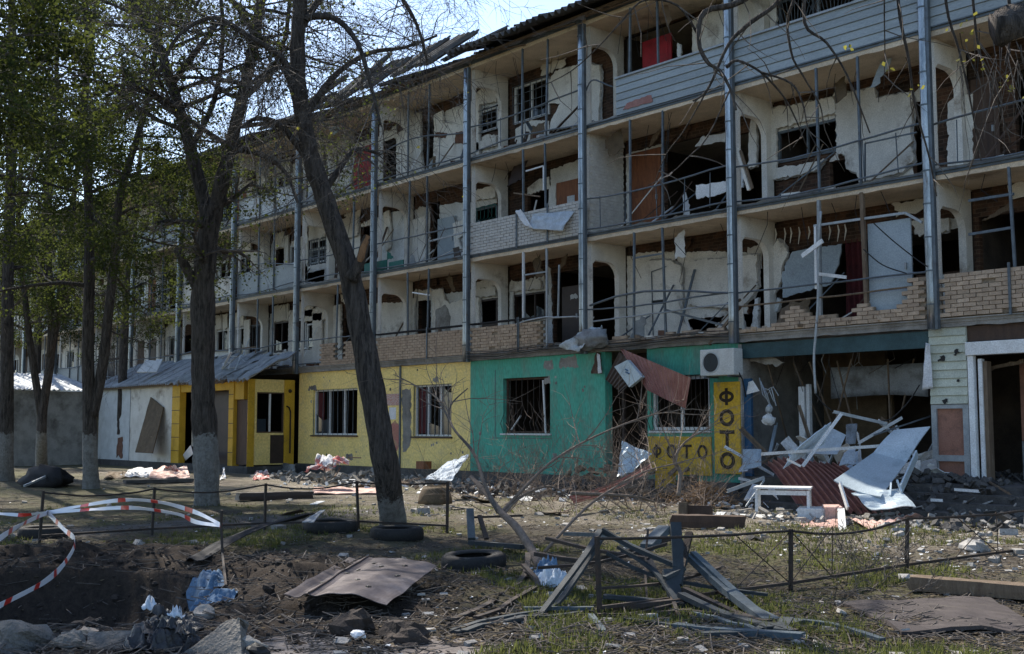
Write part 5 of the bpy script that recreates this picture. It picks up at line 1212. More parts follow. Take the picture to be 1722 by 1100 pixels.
# shrubs and low leafy sprays hanging in front of the galleries between the trunks
# tree reaching over the right half of the view from outside the frame
Z = 12.5; b = onZ(2150, 955); t = Tree(21, .10, .05, .05, 2)
S, rs = t.stem([b-Vector((0, 0, .2)), up(2140, 700, Z), up(2110, 450, Z), up(2060, 200, Z), up(1990, -20, Z), up(1890, -170, Z), up(1700, -240, Z+.5), up(1500, -180, Z+.8), up(1330, -60, Z+1)], .30, .09, 12, .12, 5, .3)
DB = [([(1345, -80), (1250, 0), (1185, 20), (1175, 70), (1190, 105), (1210, 118), (1228, 150), (1238, 185)], .06), ([(1320, -60), (1310, 0), (1260, 40), (1225, 75), (1190, 150), (1165, 170)], .05),
      ([(1450, -150), (1335, 0), (1330, 85), (1352, 130), (1378, 175), (1384, 205)], .03), ([(1360, -60), (1353, 38), (1390, 72), (1425, 128), (1463, 224)], .035), ([(1490, -160), (1487, 0), (1488, 90), (1486, 150)], .018), ([(1510, -180), (1510, 0), (1528, 100), (1538, 175), (1562, 262), (1575, 330)], .035),
      ([(1580, -200), (1590, 0), (1612, 82), (1630, 160), (1640, 215), (1650, 270)], .03), ([(1620, -200), (1636, 0), (1648, 90), (1680, 180), (1700, 240)], .03), ([(1222, 113), (1240, 102), (1280, 122), (1318, 163), (1340, 205), (1358, 250)], .03), ([(1280, 122), (1330, 140), (1350, 175), (1360, 220), (1382, 260)], .022),
      ([(1700, -240), (1690, -80), (1700, 40), (1690, 110)], .05), ([(1175, 60), (1140, 10), (1085, 0), (1050, 30), (1010, 75), (960, 120), (900, 150)], .022), ([(1190, 150), (1150, 220), (1120, 260), (1100, 310)], .016), ([(1228, 150), (1190, 230), (1160, 262), (1130, 290), (1090, 312)], .016)]
for a, r_ in DB:
    r_ *= .68
    dz = t.r.uniform(-.8, .8); S2, r2 = t.stem([up(x, y, Z+.5+dz*i/len(a)) for i, (x, y) in enumerate(a)], r_, r_*.3, 7, .2, 4)
    for j in range(4, len(S2)-1, 2):
        if t.r.random() < .75: t.branch(S2[j], Vector((t.r.uniform(-1, 1), t.r.uniform(-1, 1), t.r.uniform(-1.1, .3))), t.r.uniform(.3, .9), .009, 2)
for i in range(34):     # tangle of dry hanging twigs on the far right
    x = t.r.uniform(1610, 1740); p = up(x, t.r.uniform(60, 130), Z+t.r.uniform(-.5, .5)); t.branch(p, Vector((t.r.uniform(-.4, .4), t.r.uniform(-.4, .4), -1)), t.r.uniform(.4, 1.3), .007, 2)
for px, py in ((1630, 60), (1625, 40), (1632, 90), (1640, 110), (1425, 72), (1490, 112), (1545, 145), (1700, 130), (1690, 150), (1715, 170)): t.leaves(up(px, py, Z), 4, .06)
t.stem([up(1980, -60, Z-.3), up(1850, -20, Z-.6), up(1760, 20, Z-.8), up(1695, 45, Z-.9), up(1672, 52, Z-.9)], .15, .16, 12, .35)
t.finish('overhanging_tree', b, 'bare drooping tree whose branches hang in from the upper right', 'bark', 'leaf_yellow')
# ------------------------------------------------------------------ wreckage hanging on the building
def thing(m, name, mat, label, cat, smooth=False, bevel=0.0, group=None):
    o = m.build(name, mat, None, smooth, bevel); tag(o, label, cat, group); return o
def G(px, py, h=0.0):
    p = onZ(px, py, 0)
    for _ in range(3): p = onZ(px, py, gh(p.x, p.y)+h)
    return p
def beam(p, q_, w_, h_, seed=1.0):
    "old timber: uneven faces, split ends"
    m = MB(); d = q_-p; x = Vector((0, 0, 1)).cross(d.normalized()).normalized(); n = 14; sec = [(-.5, -.5), (0, -.53), (.5, -.5), (.52, 0), (.5, .5), (.1, .54), (-.5, .5), (-.53, 0)]
    for i in range(n+1):
        for k, (a, b) in enumerate(sec):
            e = .05*nz(k*3.1+seed, i*.3)+(.08*nz(k*7.7, seed) if i in (0, n) else 0)
            m.v.append(p+d*(i/n)+x*(w_*(a+e*.6))+Vector((0, 0, h_*(b+e)))+d.normalized()*(.12*nz(k*5.1, seed*3) if i in (0, n) else 0))
    for i in range(n):
        for k in range(8): m.f.append([i*8+k, i*8+(k+1) % 8, (i+1)*8+(k+1) % 8, (i+1)*8+k])
    m.f += [list(range(8))[::-1], list(range(n*8, n*8+8))]; return m
def kG(k, u, v, h=0.0): return G(*q(k, u, v), h)
def crumple(c, amp, fr=3.0, seed=0.0, nu=14, nv=14, th=.006, fold=None):
    m = MB(); m.grid(patch(c, lambda u, v: amp*(nz(u*fr+seed, v*fr, seed)+.5*nz(u*fr*2.3, v*fr*2.3+seed, 1))+(fold(u, v) if fold else 0)), nu, nv, th); return m
def corr(c, n, amp, bend=None, th=.005, nv=8):
    m = MB(); m.grid(patch(c, lambda u, v: amp*math.cos(2*math.pi*u*n)+(bend(u, v) if bend else 0)), n*8, nv, th); return m
# cloth over the white brick parapet
c = [kY('K7', 375, 290, YF-.2), kY('K7', 570, 305, YF-.32), kY('K7', 632, 188, YF-.16), kY('K7', 395, 205, YF-.16)]
thing(crumple(c, .05, 3, 1.5, 18, 14), 'draped_cloth', 'cloth_pale', 'pale blue cloth draped over the white brick parapet', 'cloth', True)
c = [kY('K7', 350, 270, YF-.22), kY('K7', 400, 290, YF-.22), kY('K7', 330, 180, YF-.16), kY('K7', 295, 190, YF-.16)]
thing(crumple(c, .03, 3, 4.5, 8, 10), 'draped_cloth', 'cloth_white', 'narrow white rag beside the pale blue cloth on the parapet', 'cloth', True)
# tarpaulin bundle on the slab edge
bu = empty('tarpaulin_bundle', kY('K7', 700, 960, YF-.3), 'crumpled grey and white tarpaulin bundle slumped on the gallery edge', 'tarpaulin')
c = [kY('K7', 550, 975, YF-.5), kY('K7', 680, 985, YF-.45), kY('K7', 800, 850, YF-.25), kY('K7', 740, 855, YF-.15)]
crumple(c, .12, 3, 2.2, 16, 16, .01, lambda u, v: -.16*math.sin(math.pi*u)).build('pale_side', 'cloth_pale', bu, True)
p = kY('K7', 740, 930, YF-.25); m = MB().blob(p, .5, 18, 12, .5, 3, (1.15, .4, .5)); m.build('dark_side', 'grey_sheet', bu, True)
# pole dangling from the first floor with white fittings
po = empty('dangling_pole', kY('J4', 515, 350, YF-.25), 'long pale metal pole dangling in front of the wrecked shop', 'pole')
pts = [kY('K8', 545, 190, YF-.2), kY('K8', 530, 400, YF-.2), kY('K8', 528, 700, YF-.22), kY('K8', 515, 900, YF-.25), kY('J4', 505, 150, YF-.28), kY('J4', 515, 350, YF-.3)]
MB().tube(spline(pts, 4), .028, 8).build('tube', 'steel_pale', po, True)
MB().bar(kY('K8', 435, 450, YF-.27), kY('K8', 555, 360, YF-.27), .03, .1).build('torn_strip', 'white_frame', po); MB().bar(kY('K8', 535, 553, YF-.27), kY('K8', 692, 572, YF-.27), .03, .07).build('cross_arm', 'white_frame', po)
# hanging maroon canopy, lamp box
c = [kY('J3', 1060, 330, YS-.55), kY('J3', 1285, 440, YS-.75), kY('J3', 1315, 262, YS-.9), kY('J3', 900, 85, YS-.2)]
thing(corr(c, 14, .018, lambda u, v: .05*math.sin(3*u)), 'metal_canopy', 'maroon', 'maroon corrugated canopy hanging torn beside the air conditioner', 'canopy')
c = [kY('J3', 845, 160, YS-.25), kY('J3', 905, 340, YS-.3), kY('J3', 1000, 130, YS-.35), kY('J3', 925, 90, YS-.2)]
thing(corr([kY('J3', 820, 270, YS-.15), kY('J3', 900, 340, YS-.2), kY('J3', 1040, 220, YS-.4), kY('J3', 900, 110, YS-.2)], 6, .012), 'metal_canopy', 'dark_door', 'small dark torn canopy sheet over the recessed doorway', 'canopy')
lb = empty('light_box_sign', kY('J3', 950, 240, YS-.65), 'small tilted pale blue light box above the recessed doorway', 'sign')
a, b, c_, d = kY('J3', 868, 195, YS-.65), kY('J3', 955, 315, YS-.65), kY('J3', 1030, 255, YS-.65), kY('J3', 945, 155, YS-.65)
MB().grid(patch([a, b, c_, d]), 1, 1, .12).build('casing', 'blue_panel', lb, False, .01)
mid = (a+b+c_+d)/4; MB().bar(mid+Vector((-.06, -.012, .02)), mid+Vector((.05, -.012, -.03)), .05, .03).bar(mid+Vector((-.08, -.012, .09)), mid+Vector((.0, -.012, .05)), .04, .03).build('mark', 'cloth_blue', lb)
c = [kY('J3', 735, 235, YS-.1), kY('J3', 800, 235, YS-.15), kY('J3', 790, 115, YS-.1), kY('J3', 765, 110, YS-.1)]
thing(crumple(c, .04, 3, 8), 'torn_metal', 'brown_wood', 'small curled rusty flap at the corner of the green wall', 'scrap')
c = [kY('J3', 775, 235, YS-.2), kY('J3', 797, 230, YS-.2), kY('J3', 785, 125, YS-.2), kY('J3', 770, 118, YS-.2)]
thing(crumple(c, .02, 3, 9), 'torn_strip', 'white_board', 'thin white torn strip hanging at the green wall corner', 'scrap')
# hanging white curtain by the siding pier
c = [kY('J4', 1130, 330, YS-.16), kY('J4', 1192, 320, YS-.16), kY('J4', 1175, 65, YS-.16), kY('J4', 1150, 55, YS-.16)]
thing(crumple(c, .04, 3, 5, 10, 14, .004), 'hanging_curtain', 'cloth_white', 'white rag hanging beside the cream siding pier', 'cloth', True)
# panels and gear on the second-floor and lean-to roof
for k, (u0, v0, u1, v1, u2, v2, u3, v3) in enumerate([(790, 225, 850, 225, 900, 160, 845, 155), (855, 225, 905, 225, 940, 150, 905, 152)]):
    Zr = 47.5; thing(MB().grid(patch([kD('J1', u0, v0, Zr), kD('J1', u1, v1, Zr), kD('J1', u2, v2, Zr+.6), kD('J1', u3, v3, Zr+.6)]), 1, 1, .05), 'roof_panel', 'white_board', ['white panel lying on the lean-to roof ridge, left of two', 'white panel lying on the lean-to roof ridge, right of two'][k], 'panel')
p = kD('J1', 1330, 190, 42.6); m = MB()
for i in range(16): m.bar(p+Vector((random.uniform(-.9, .7), random.uniform(-.3, .3), random.uniform(-.2, .7))), p+Vector((random.uniform(-.9, .7), random.uniform(-.3, .3), random.uniform(-.3, .5))), .05, .02)
o = empty('twisted_metal', p, 'knot of twisted pale metal strips on the torn lean-to roof', 'scrap')
for i in range(12): MB().bar(p+Vector((random.uniform(-.9, .7), random.uniform(-.3, .3), random.uniform(-.2, .6))), p+Vector((random.uniform(-.9, .7), random.uniform(-.3, .3), random.uniform(-.3, .4))), random.uniform(.04, .12), .02).build('strip', random.choice(['steel_pale', 'cloth_pale', 'white_board']), o)
# board leaning on the white lean-to wall
c = [kY('J1', 780, 690, YE-.7), kY('J1', 880, 695, YE-.7), kY('J1', 945, 430, YE-.06), kY('J1', 870, 370, YE-.06)]
thing(crumple(c, .02, 3, 3, 4, 10, .04), 'leaning_board', 'board_brown', 'brown weathered board leaning on the white lean-to wall', 'board')
p = kY('J1', 690, 640, YE-.02); P = [(p.x-.3, p.z-.6), (p.x+.35, p.z-.6), (p.x+.3, p.z+.3), (p.x-.2, p.z+.25)]
MB().prism_y(jag(P, .06, .12), YE-.02, YE-.003).build('peeled_patch', 'brick_red', EXT); 
p = kY('J1', 683, 540, YE-.02); MB().prism_y(jag([(p.x-.12, p.z-.35), (p.x+.15, p.z-.35), (p.x+.05, p.z+.5), (p.x-.08, p.z+.4)], .04, .12), YE-.02, YE-.003).build('peeled_patch', 'dark_door', EXT)
c = [kG('J1', 1010, 765, .05), kG('J1', 1040, 768, .05), kY('J1', 1115, 700, YE-.9), kY('J1', 1100, 650, YE-.9)]
thing(crumple(c, .03, 2, 6, 3, 8, .02), 'fallen_board', 'white_board', 'white strip of board leaning by the whitewashed trunk', 'board')

# ------------------------------------------------------------------ heap in front of the wrecked shop
c = [kG('J4', 300, 930, .1), kG('J4', 980, 1075, .05), kY('J4', 690, 760, YS-.9), kY('J4', 215, 765, YS-.9)]
thing(corr([kD('J4', 430, 1035, 22.2), kD('J4', 1040, 1070, 20.3), kY('J4', 640, 725, YS-1.0), kY('J4', 218, 762, YS-1.1)], 13, .045, lambda u, v: .28*math.sin(math.pi*v)*(1-u*.5)+.12*math.sin(5*u), .006, 14), 'corrugated_sheet', 'maroon', 'large bent maroon corrugated sheet fallen in front of the wrecked shop', 'metal sheet')
bp_ = empty('bent_metal_sheet', kG('J4', 900, 960), 'large light blue metal panel bent in two on the maroon sheet', 'metal sheet')
a = [kD('J4', 620, 850, 20.6), kD('J4', 890, 945, 20.0), kY('J4', 1040, 745, YS-1.3), kY('J4', 850, 690, YS-1.3)]
MB().grid(patch(a, lambda u, v: -.05*math.sin(math.pi*u)*(1-v)), 8, 8, .02).build('lower_leaf', 'blue_panel', bp_)
a2 = [a[3], a[2], kY('J4', 1176, 540, YS-.8), kY('J4', 968, 560, YS-.8)]
MB().grid(patch(a2, lambda u, v: .03*math.sin(math.pi*v)), 6, 6, .02).build('upper_leaf', 'blue_panel', bp_)
MB().bar(kD('J4', 1100, 700, 21.2), kD('J4', 1010, 900, 20.3), .03, .16).build('edge_flange', 'blue_panel', bp_); MB().bar(kD('J4', 985, 850, 20.4), kD('J4', 1010, 920, 20.2), .03, .03).bar(kD('J4', 950, 870, 20.4), kD('J4', 945, 945, 20.1), .03, .05).build('edge_flange', 'blue_panel', bp_)
a = [kD('J4', 720, 925, 20.3), kD('J4', 840, 1020, 19.8), kD('J4', 1095, 1000, 19.6), kD('J4', 1000, 900, 20.4)]
thing(crumple(a, .06, 2, 4, 10, 10, .015), 'fallen_metal_sheet', 'blue_panel', 'smaller light blue panel under the bent one', 'metal sheet')
thing(MB().bar(kD('J4', 655, 870, 20.4), kD('J4', 700, 1015, 20.0), .03, .1), 'metal_strip', 'white_frame', 'white strip crossing the maroon corrugated sheet', 'strip')
W = 'white_board'
# panels, frames and profiles spilling out of the shop
spill = [('panel', [('J4', 320, 780), ('J4', 430, 640), ('J4', 600, 515), ('J4', 560, 640)], 'blue_panel', 22.6, 'pale panel with rounded end sticking out of the wrecked shop'),
         ('panel', [('J4', 440, 700), ('J4', 640, 700), ('J4', 690, 590), ('J4', 570, 530)], 'cloth_pale', 23.0, 'pale grey panel at the centre of the wrecked shop opening'),
         ('panel', [('J4', 690, 640), ('J4', 745, 640), ('J4', 755, 525), ('J4', 690, 530)], 'grey_sheet', 23.4, 'upright ribbed grey strip panel inside the wrecked shop'),
         ('panel', [('J4', 650, 760), ('J4', 740, 760), ('J4', 745, 650), ('J4', 680, 690)], 'cloth_pale', 22.7, 'small pale panel behind the maroon sheet'),
         ('panel', [('J4', 100, 960), ('J4', 150, 965), ('J4', 190, 880), ('J4', 150, 870)], 'cloth_white', 22.6, 'small white panel left of the maroon sheet'),
         ('panel', [('J4', 95, 790), ('J4', 200, 770), ('J4', 200, 670), ('J4', 95, 670)], 'grey_door', 24.0, 'blue-grey panel at the foot of the yellow photo sign'),
         ('panel', [('J4', 240, 900), ('J4', 300, 960), ('J4', 285, 920), ('J4', 245, 880)], 'cloth_white', 22.2, 'pale scrap against the lower left of the maroon sheet'),
         ('panel', [('J4', 1060, 830), ('J4', 1215, 780), ('J4', 1210, 720), ('J4', 1110, 750)], 'concrete_pale', 22.6, 'slab of pale plaster right of the bent blue panel')]
for nm, pts, mt, Zd, lab in spill:
    c = [kD(*p, Zd+(0 if i < 2 else .35)) for i, p in enumerate(pts)]; thing(crumple(c, .03, 2, Zd*1.7, 6, 6, .02), 'fallen_panel_fragment', mt, lab, 'panel')
bars = [((200, 700), (930, 650), 22.6, 22.7, .06, 'white_frame', 'long pale profile lying across the shop opening'), ((615, 455), (925, 525), 23.0, 23.2, .06, 'steel_pale', 'pale steel profile sloping down inside the shop opening'),
        ((665, 465), (440, 770), 22.9, 22.3, .05, 'white_frame', 'white profile leaning down to the left in the shop opening'), ((760, 635), (1010, 490), 23.0, 23.4, .06, 'white_frame', 'white profile rising to the right in the shop opening'),
        ((0, 915), (215, 835), 22.4, 22.6, .07, 'steel_pale', 'pale metal beam lying left of the maroon sheet'), ((350, 730), (430, 770), 22.2, 22, .04, 'white_frame', 'short white stick on top of the maroon sheet'),
        ((110, 1000), (215, 850), 22, 22.5, .04, 'grey_door', 'blue-grey lath leaning left of the white table'), ((850, 590), (1180, 480), 22.9, 23.5, .03, 'steel', 'bent dark rod beside the bent blue panel'),
        ((1320, 905), (1460, 915), 20.6, 20.2, .05, 'white_board', 'pale lath lying on the terrace steps'), ((1520, 860), (1640, 930), 21.2, 20, .04, 'old_wood', 'stick lying on the terrace steps'), ((1180, 965), (1250, 968), 20.6, 20.5, .05, 'white_board', 'short white scrap on the terrace steps')]
for (u0, v0), (u1, v1), Z0, Z1, w_, mt, lab in bars: thing(MB().angle(kD('J4', u0, v0, Z0), kD('J4', u1, v1, Z1), w_, .012), 'metal_profile', mt, lab, 'profile')
# cables
for k, (pts, lab) in enumerate([([('J4', 515, 350), ('J4', 560, 410), ('J4', 610, 450)], 'cable from the dangling pole to the wreckage'), ([('J4', 1115, 300), ('J4', 1050, 400), ('J4', 960, 490), ('J4', 900, 510)], 'cable drooping under the white rag'), ([('K8', 790, 410), ('K8', 900, 500), ('K8', 1040, 550)], 'cable drooping across the blue-grey door'), ([('K8', 850, 260), ('K8', 960, 360), ('K8', 1100, 470), ('K8', 1160, 510)], 'cable slung from door top to column')]):
    thing(MB().tube(spline([kY(a, u, v, YF-.3) for a, u, v in pts], 5), .014, 5), 'cable', 'black', lab, 'cable')
m = MB()
for j in range(5):
    z = LV[0]+.05+j*.05; thing(MB().tube([(cx(-2)+i*.5, YF-.2-.03*nz(i*.7, j), z+.05*nz(i*.5, j*3)-.04*math.sin(i*.63)) for i in range(21)], .012, 5), 'cable', 'black' if j % 2 else 'twig', ['lowest cable strung along the first-floor slab edge', 'second-lowest cable strung along the first-floor slab edge', 'middle cable strung along the first-floor slab edge', 'second-highest cable strung along the first-floor slab edge', 'highest cable strung along the first-floor slab edge'][j], 'cable')
# broken lamps and gear on the left jamb of the shop
jg = empty('wrecked_fitting', kY('J4', 250, 470, YS-.1), 'tangle of white broken fittings on the left jamb of the wrecked shop', 'fitting')
MB().blob(kY('J4', 240, 500, YS-.15), .16, 10, 7, .4, 5, (1.1, .7, .8)).build('casing', 'white_board', jg); MB().blob(kY('J4', 245, 440, YS-.2), .09, 8, 6, .4, 8).build('socket', 'steel_pale', jg)
crumple([kY('J4', 115, 355, YS-.15), kY('J4', 190, 335, YS-.2), kY('J4', 150, 275, YS-.15), kY('J4', 125, 285, YS-.1)], .02, 3, 2, 5, 5).build('shard', 'white_board', jg)
for i in range(6): MB().tube([kY('J4', 190+8*i, 260+i*20, YS-.1), kY('J4', 210+12*i, 330+random.uniform(-30, 60), YS-.2), kY('J4', 230+14*i, 420+random.uniform(-60, 60), YS-.15)], .012, 5).build('wire', 'steel_pale', jg)
# the shopfront that fell out of its opening, as one crushed heap
cs = empty('collapsed_shopfront', kY('J4', 500, 780, YS-.6), 'crushed white and blue shopfront profiles filling the wrecked shop opening', 'shopfront')
rr = random.Random(8)
for i in range(46):
    x = cx(0)+rr.uniform(.3, 4.6); y = YS+rr.uniform(-.9, 1.0); z = .45+abs(rr.gauss(0, .32)); L_ = rr.uniform(.35, 1.5); d = Vector((rr.uniform(-1, 1), rr.uniform(-.6, .6), rr.uniform(-.1, .8))).normalized()*L_
    mt = rr.choice(['white_frame', 'white_frame', 'steel_pale', 'grey_door', 'white_board', 'old_wood'])
    if rr.random() < .62: MB().angle((x, y, z), Vector((x, y, z))+d, rr.uniform(.035, .09), .012).build('profile', mt, cs)
    else:
        e = d.cross(Vector((rr.uniform(-1, 1), rr.uniform(-1, 1), .3))).normalized()*rr.uniform(.15, .5); p = Vector((x, y, z)); d *= .6
        crumple([p, p+d, p+d+e, p+e], .06, 2.4, i*1.7, 6, 6, .012).build('panel', rr.choice(['white_board', 'blue_panel', 'cloth_pale', 'grey_sheet', 'plaster']), cs)
for i in range(18):
    x = cx(0)+rr.uniform(.3, 4.6); y = YS+rr.uniform(.2, 2.0); z = ZW-.1
    MB().tube([(x, y, z), (x+rr.uniform(-.2, .2), y, z-.4), (x+rr.uniform(-.5, .5), y+rr.uniform(-.3, .3), z-rr.uniform(.6, 1.5))], .01, 4).build('cable', rr.choice(['black', 'steel_pale', 'twig']), cs)
# white tables and boxes
def table(p, L_, W_, H_, ang, name, lab):
    o = empty(name, p, lab, 'table'); R = Matrix.Rotation(ang, 3, 'Z')
    MB().obox(p+Vector((0, 0, H_)), (L_, W_, .035), R).build('table_top', 'white_board', o, False, .006)
    for sx in (-1, 1):
        for sy in (-1, 1): MB().obox(p+R@Vector((sx*(L_/2-.05), sy*(W_/2-.05), H_/2-.018)), (.05, .05, H_-.04), R).build('leg', 'white_board', o)
    MB().obox(p+R@Vector((0, -W_/2+.05, H_-.08)), (L_-.16, .02, .08), R).build('apron', 'white_board', o)
p = kD('J4', 330, 1080, 20.6); p.z = gh(p.x, p.y)+.12; table(p, 1.0, .6, .42, .55, 'side_table', 'small white table standing before the maroon sheet')
def crate(k, u, v, Z_, s, ang, mat, name, lab, cat):
    p = kD(k, u, v, Z_); thing(MB().obox(p, s, Matrix.Rotation(ang, 3, 'Z') @ Matrix.Rotation(random.uniform(-.12, .12), 3, 'X')), name, mat, lab, cat, False, .008)
crate('J4', 500, 1045, 20.3, (.5, .4, .22), .5, 'white_board', 'cabinet', 'low white cabinet beside the small white table', 'cabinet')
crate('J4', 610, 1040, 20.1, (.3, .3, .25), .8, 'pink', 'box', 'pale cream box beside the white cabinet', 'box')
crate('J4', 180, 1070, 20.9, (.9, .35, .08), .5, 'white_board', 'drawer', 'flat white drawer lying left of the small table', 'drawer')
thing(crumple([kG('G4', 400, 400), kG('G4', 655, 370), kD('G4', 660, 320, 19.8), kD('G4', 430, 330, 20)], .03, 3, 3.3, 8, 6, .01), 'bent_sheet', 'pink', 'pale pink sheet edge below the maroon sheet, left piece', 'metal sheet')
thing(corr([kG('G4', 850, 395), kG('G4', 1145, 310), kD('G4', 1090, 290, 19.4), kD('G4', 700, 310, 19.8)], 8, .015, lambda u, v: -.08*math.sin(math.pi*u)), 'bent_sheet', 'pink', 'pale pink corrugated sheet below the maroon sheet, right piece', 'metal sheet')
thing(MB().bar(kD('G4', 660, 260, 20), kG('G4', 670, 390), .12, .03), 'white_lath', 'white_frame', 'upright white lath at the front of the heap', 'lath')
thing(crumple([kG('G4', 110, 440), kG('G4', 440, 480), kD('G4', 340, 370, 19.2), kD('G4', 100, 360, 19.4)], .08, 3, 6, 12, 8, .01), 'tar_paper', 'tar_sheet', 'black torn roofing felt in front of the small white table', 'roofing felt')
# ------------------------------------------------------------------ debris before the photo shop and yellow wall
thing(corr([kD('J3', 610, 945, 21.5), kD('J3', 640, 985, 21.3), kD('J3', 1090, 790, 23.0), kD('J3', 1080, 750, 23.2)], 3, .02, lambda u, v: -.12*math.sin(math.pi*v), .006, 10), 'corrugated_sheet', 'maroon', 'long narrow maroon sheet propped on branches before the doorway', 'metal sheet')
thing(crumple([kD('J3', 885, 830, 24.2), kD('J3', 1000, 790, 24.1), kD('J3', 1090, 700, 24.3), kD('J3', 915, 625, 24.6)], .1, 2.5, 7, 12, 12, .01), 'crumpled_sheet', 'blue_panel', 'crumpled pale metal sheet in the recessed doorway', 'metal sheet', False)
thing(MB().box(tuple(kY('J3', 1108, 980, 20.4)), tuple(kY('J3', 1225, 790, 20.55))), 'plywood_board', 'yellow_dark', 'narrow ochre board standing before the wide yellow sign', 'board')
hp = kG('J3', 1390, 1000); hay = MB(); r = random.Random(5)
for i in range(900):
    a = r.uniform(0, 6.28); d = abs(r.gauss(0, .38)); x = hp.x+math.cos(a)*d*1.7; y = hp.y+math.sin(a)*d; zz_ = gh(x, y)+max(0, .5-.45*d)*r.random(); e = Vector((r.uniform(-1, 1), r.uniform(-1, 1), r.uniform(-.3, .6)))*r.uniform(.08, .25)
    hay.bar((x, y, zz_), Vector((x, y, zz_))+e, .008, .006)
thing(hay, 'straw_heap', 'hay', 'heap of reddish dry straw and twigs before the yellow signs', 'straw')['kind'] = 'stuff'
crate('J3', 1270, 1030, 19.6, (.14, .3, .3), .6, 'old_wood', 'wood_block', 'pale end of a wooden block under the straw heap', 'block'); crate('J3', 1350, 1035, 19.7, (.5, .3, .22), .6, 'brown_wood', 'wooden_crate', 'dark wooden crate at the foot of the straw heap', 'crate')
thing(beam(kG('J3', 1200, 1085, .1), kG('J3', 1630, 1095, .1), .25, .2), 'timber_beam', 'brown_wood', 'long dark timber lying in front of the straw heap', 'beam'); thing(MB().bar(kG('G4', 0, 125, .25), kG('G4', 150, 125, .22), .2, .05), 'white_lath', 'white_board', 'bright white lath lying beside the long timber', 'lath')
c = [kD('J2', 1085, 845, 26), kD('J2', 1235, 855, 25.6), kD('J2', 1335, 700, 26.2), kD('J2', 1210, 745, 26.6)]
thing(crumple(c, .06, 3, 12, 12, 12, .01), 'striped_sheet', 'cloth_pale', 'pale tilted sheet leaning before the yellow wall corner', 'sheet')
p = kG('J2', 1140, 1000); bk = MB(); bk.grid(lambda u, v: p+Vector((math.cos(6.283*u)*(.36-.12*v*v), math.sin(6.283*u)*(.36-.12*v*v), .05+.36*v)), 20, 5, .01); thing(bk, 'basket', 'board_brown', 'upturned brown wicker basket on the sunlit ground', 'basket', True)
thing(crumple([kG('J2', 1070, 1020), kG('J2', 1230, 1030), kG('J2', 1240, 995, .04), kG('J2', 1080, 990, .04)], .02, 3, 3, 8, 4, .02), 'tar_paper', 'tar_sheet', 'black scrap under the upturned basket', 'roofing felt')
o = empty('rag_heap', kG('J2', 520, 800), 'heap of red and white rags on slats before the yellow wall', 'rags')
crumple([kD('J2', 385, 800, 29), kD('J2', 560, 775, 28.6), kD('J2', 655, 740, 29), kD('J2', 480, 710, 29.6)], .22, 3, 9, 20, 16, .01).build('red_rag', 'cloth_red', o, True)
crumple([kD('J2', 470, 755, 28.7), kD('J2', 540, 765, 28.6), kD('J2', 580, 720, 29.2), kD('J2', 490, 705, 29.5)], .1, 3, 4, 12, 10, .01).build('white_rag', 'cloth_white', o, True)
for u0, v0, u1, v1 in ((500, 780, 505, 850), (590, 780, 560, 830), (640, 720, 710, 722)): MB().bar(kD('J2', u0, v0, 28.8), kD('J2', u1, v1, 28.3), .04, .03).build('slat', 'old_wood', o)
o = MB().blob(kG('J2', 125, 825), .3, 12, 8, .5, 4, (1.2, .7, .55)); thing(o, 'rag_bundle', 'cloth_red', 'small red rag bundle before the lean-to end wall', 'rags', True)
thing(crumple([kG('J2', 190, 800, .0), kG('J2', 330, 815, .05), kG('J2', 330, 760, .35), kG('J2', 200, 745, .35)], .08, 3, 2.7, 10, 8, .015), 'crumpled_sheet', 'grey_sheet', 'grey crumpled sheet at the foot of the lean-to end wall', 'metal sheet')
thing(MB().box(tuple(kY('J2', 1030, 785, 20.9)), tuple(kY('J2', 1120, 742, 21.2))), 'carton', 'orange_wood', 'orange-brown carton on the ledge below the yellow window', 'carton')
thing(beam(kG('J2', 0, 945, .1), kG('J2', 425, 935, .1), .3, .16), 'timber_beam', 'dark_door', 'dark red-brown timber beam lying behind the left fence', 'beam')
thing(crumple([kG('J2', 430, 925, .05), kG('J2', 810, 925, .05), kG('J2', 810, 895, .1), kG('J2', 440, 890, .1)], .04, 4, 13, 14, 5, .02), 'fallen_board', 'pink', 'long pinkish fallen board on the sunlit ground', 'board')
# flattened white sheets behind the whitewashed tree
for i, (u0, v0, u1, v1, h, mt, lab) in enumerate([(600, 840, 760, 800, .1, 'board_brown', 'brown splintered slats left of the white sheets'), (720, 830, 900, 780, .12, 'cloth_white', 'white crumpled sheet behind the whitewashed tree, left one'), (860, 840, 1100, 775, .18, 'pink', 'pinkish crumpled sheet behind the whitewashed tree, right one'), (930, 820, 1040, 770, .3, 'cloth_red', 'red and white striped sheet on top of the pale sheets'), (1270, 850, 1310, 780, .2, 'cloth_white', 'small white rag right of the whitewashed trunk'), (1460, 850, 1560, 790, .2, 'cloth_red', 'red and white rag between the whitewashed tree and the leaning tree')]):
    thing(crumple([kG('J1', u0, v0, .03), kG('J1', u1, v0-5, .03), kG('J1', u1-20, v1, h), kG('J1', u0+30, v1+5, h)], .1, 3, i*2.3, 12, 10, .02), 'crumpled_sheet', mt, lab, 'sheet')
thing(MB().bar(kG('J1', 720, 860, .05), kG('J1', 1110, 850, .05), .5, .1), 'kerb_stone', 'plinth', 'dark kerb slab in front of the white sheets', 'kerb')
ts = empty('tarpaulin_bundle', kG('J1', 270, 880), 'dark tarpaulin bundle with a grey pole among the left trees', 'tarpaulin')
MB().blob(kG('J1', 270, 860, .15), .75, 18, 12, .5, 6, (1.5, .8, .6), .4).build('tarpaulin', 'tar_sheet', ts, True); MB().bar(kG('J1', 140, 885, .1), kD('J1', 330, 800, 31.5), .06, .05).build('pole', 'steel_pale', ts)
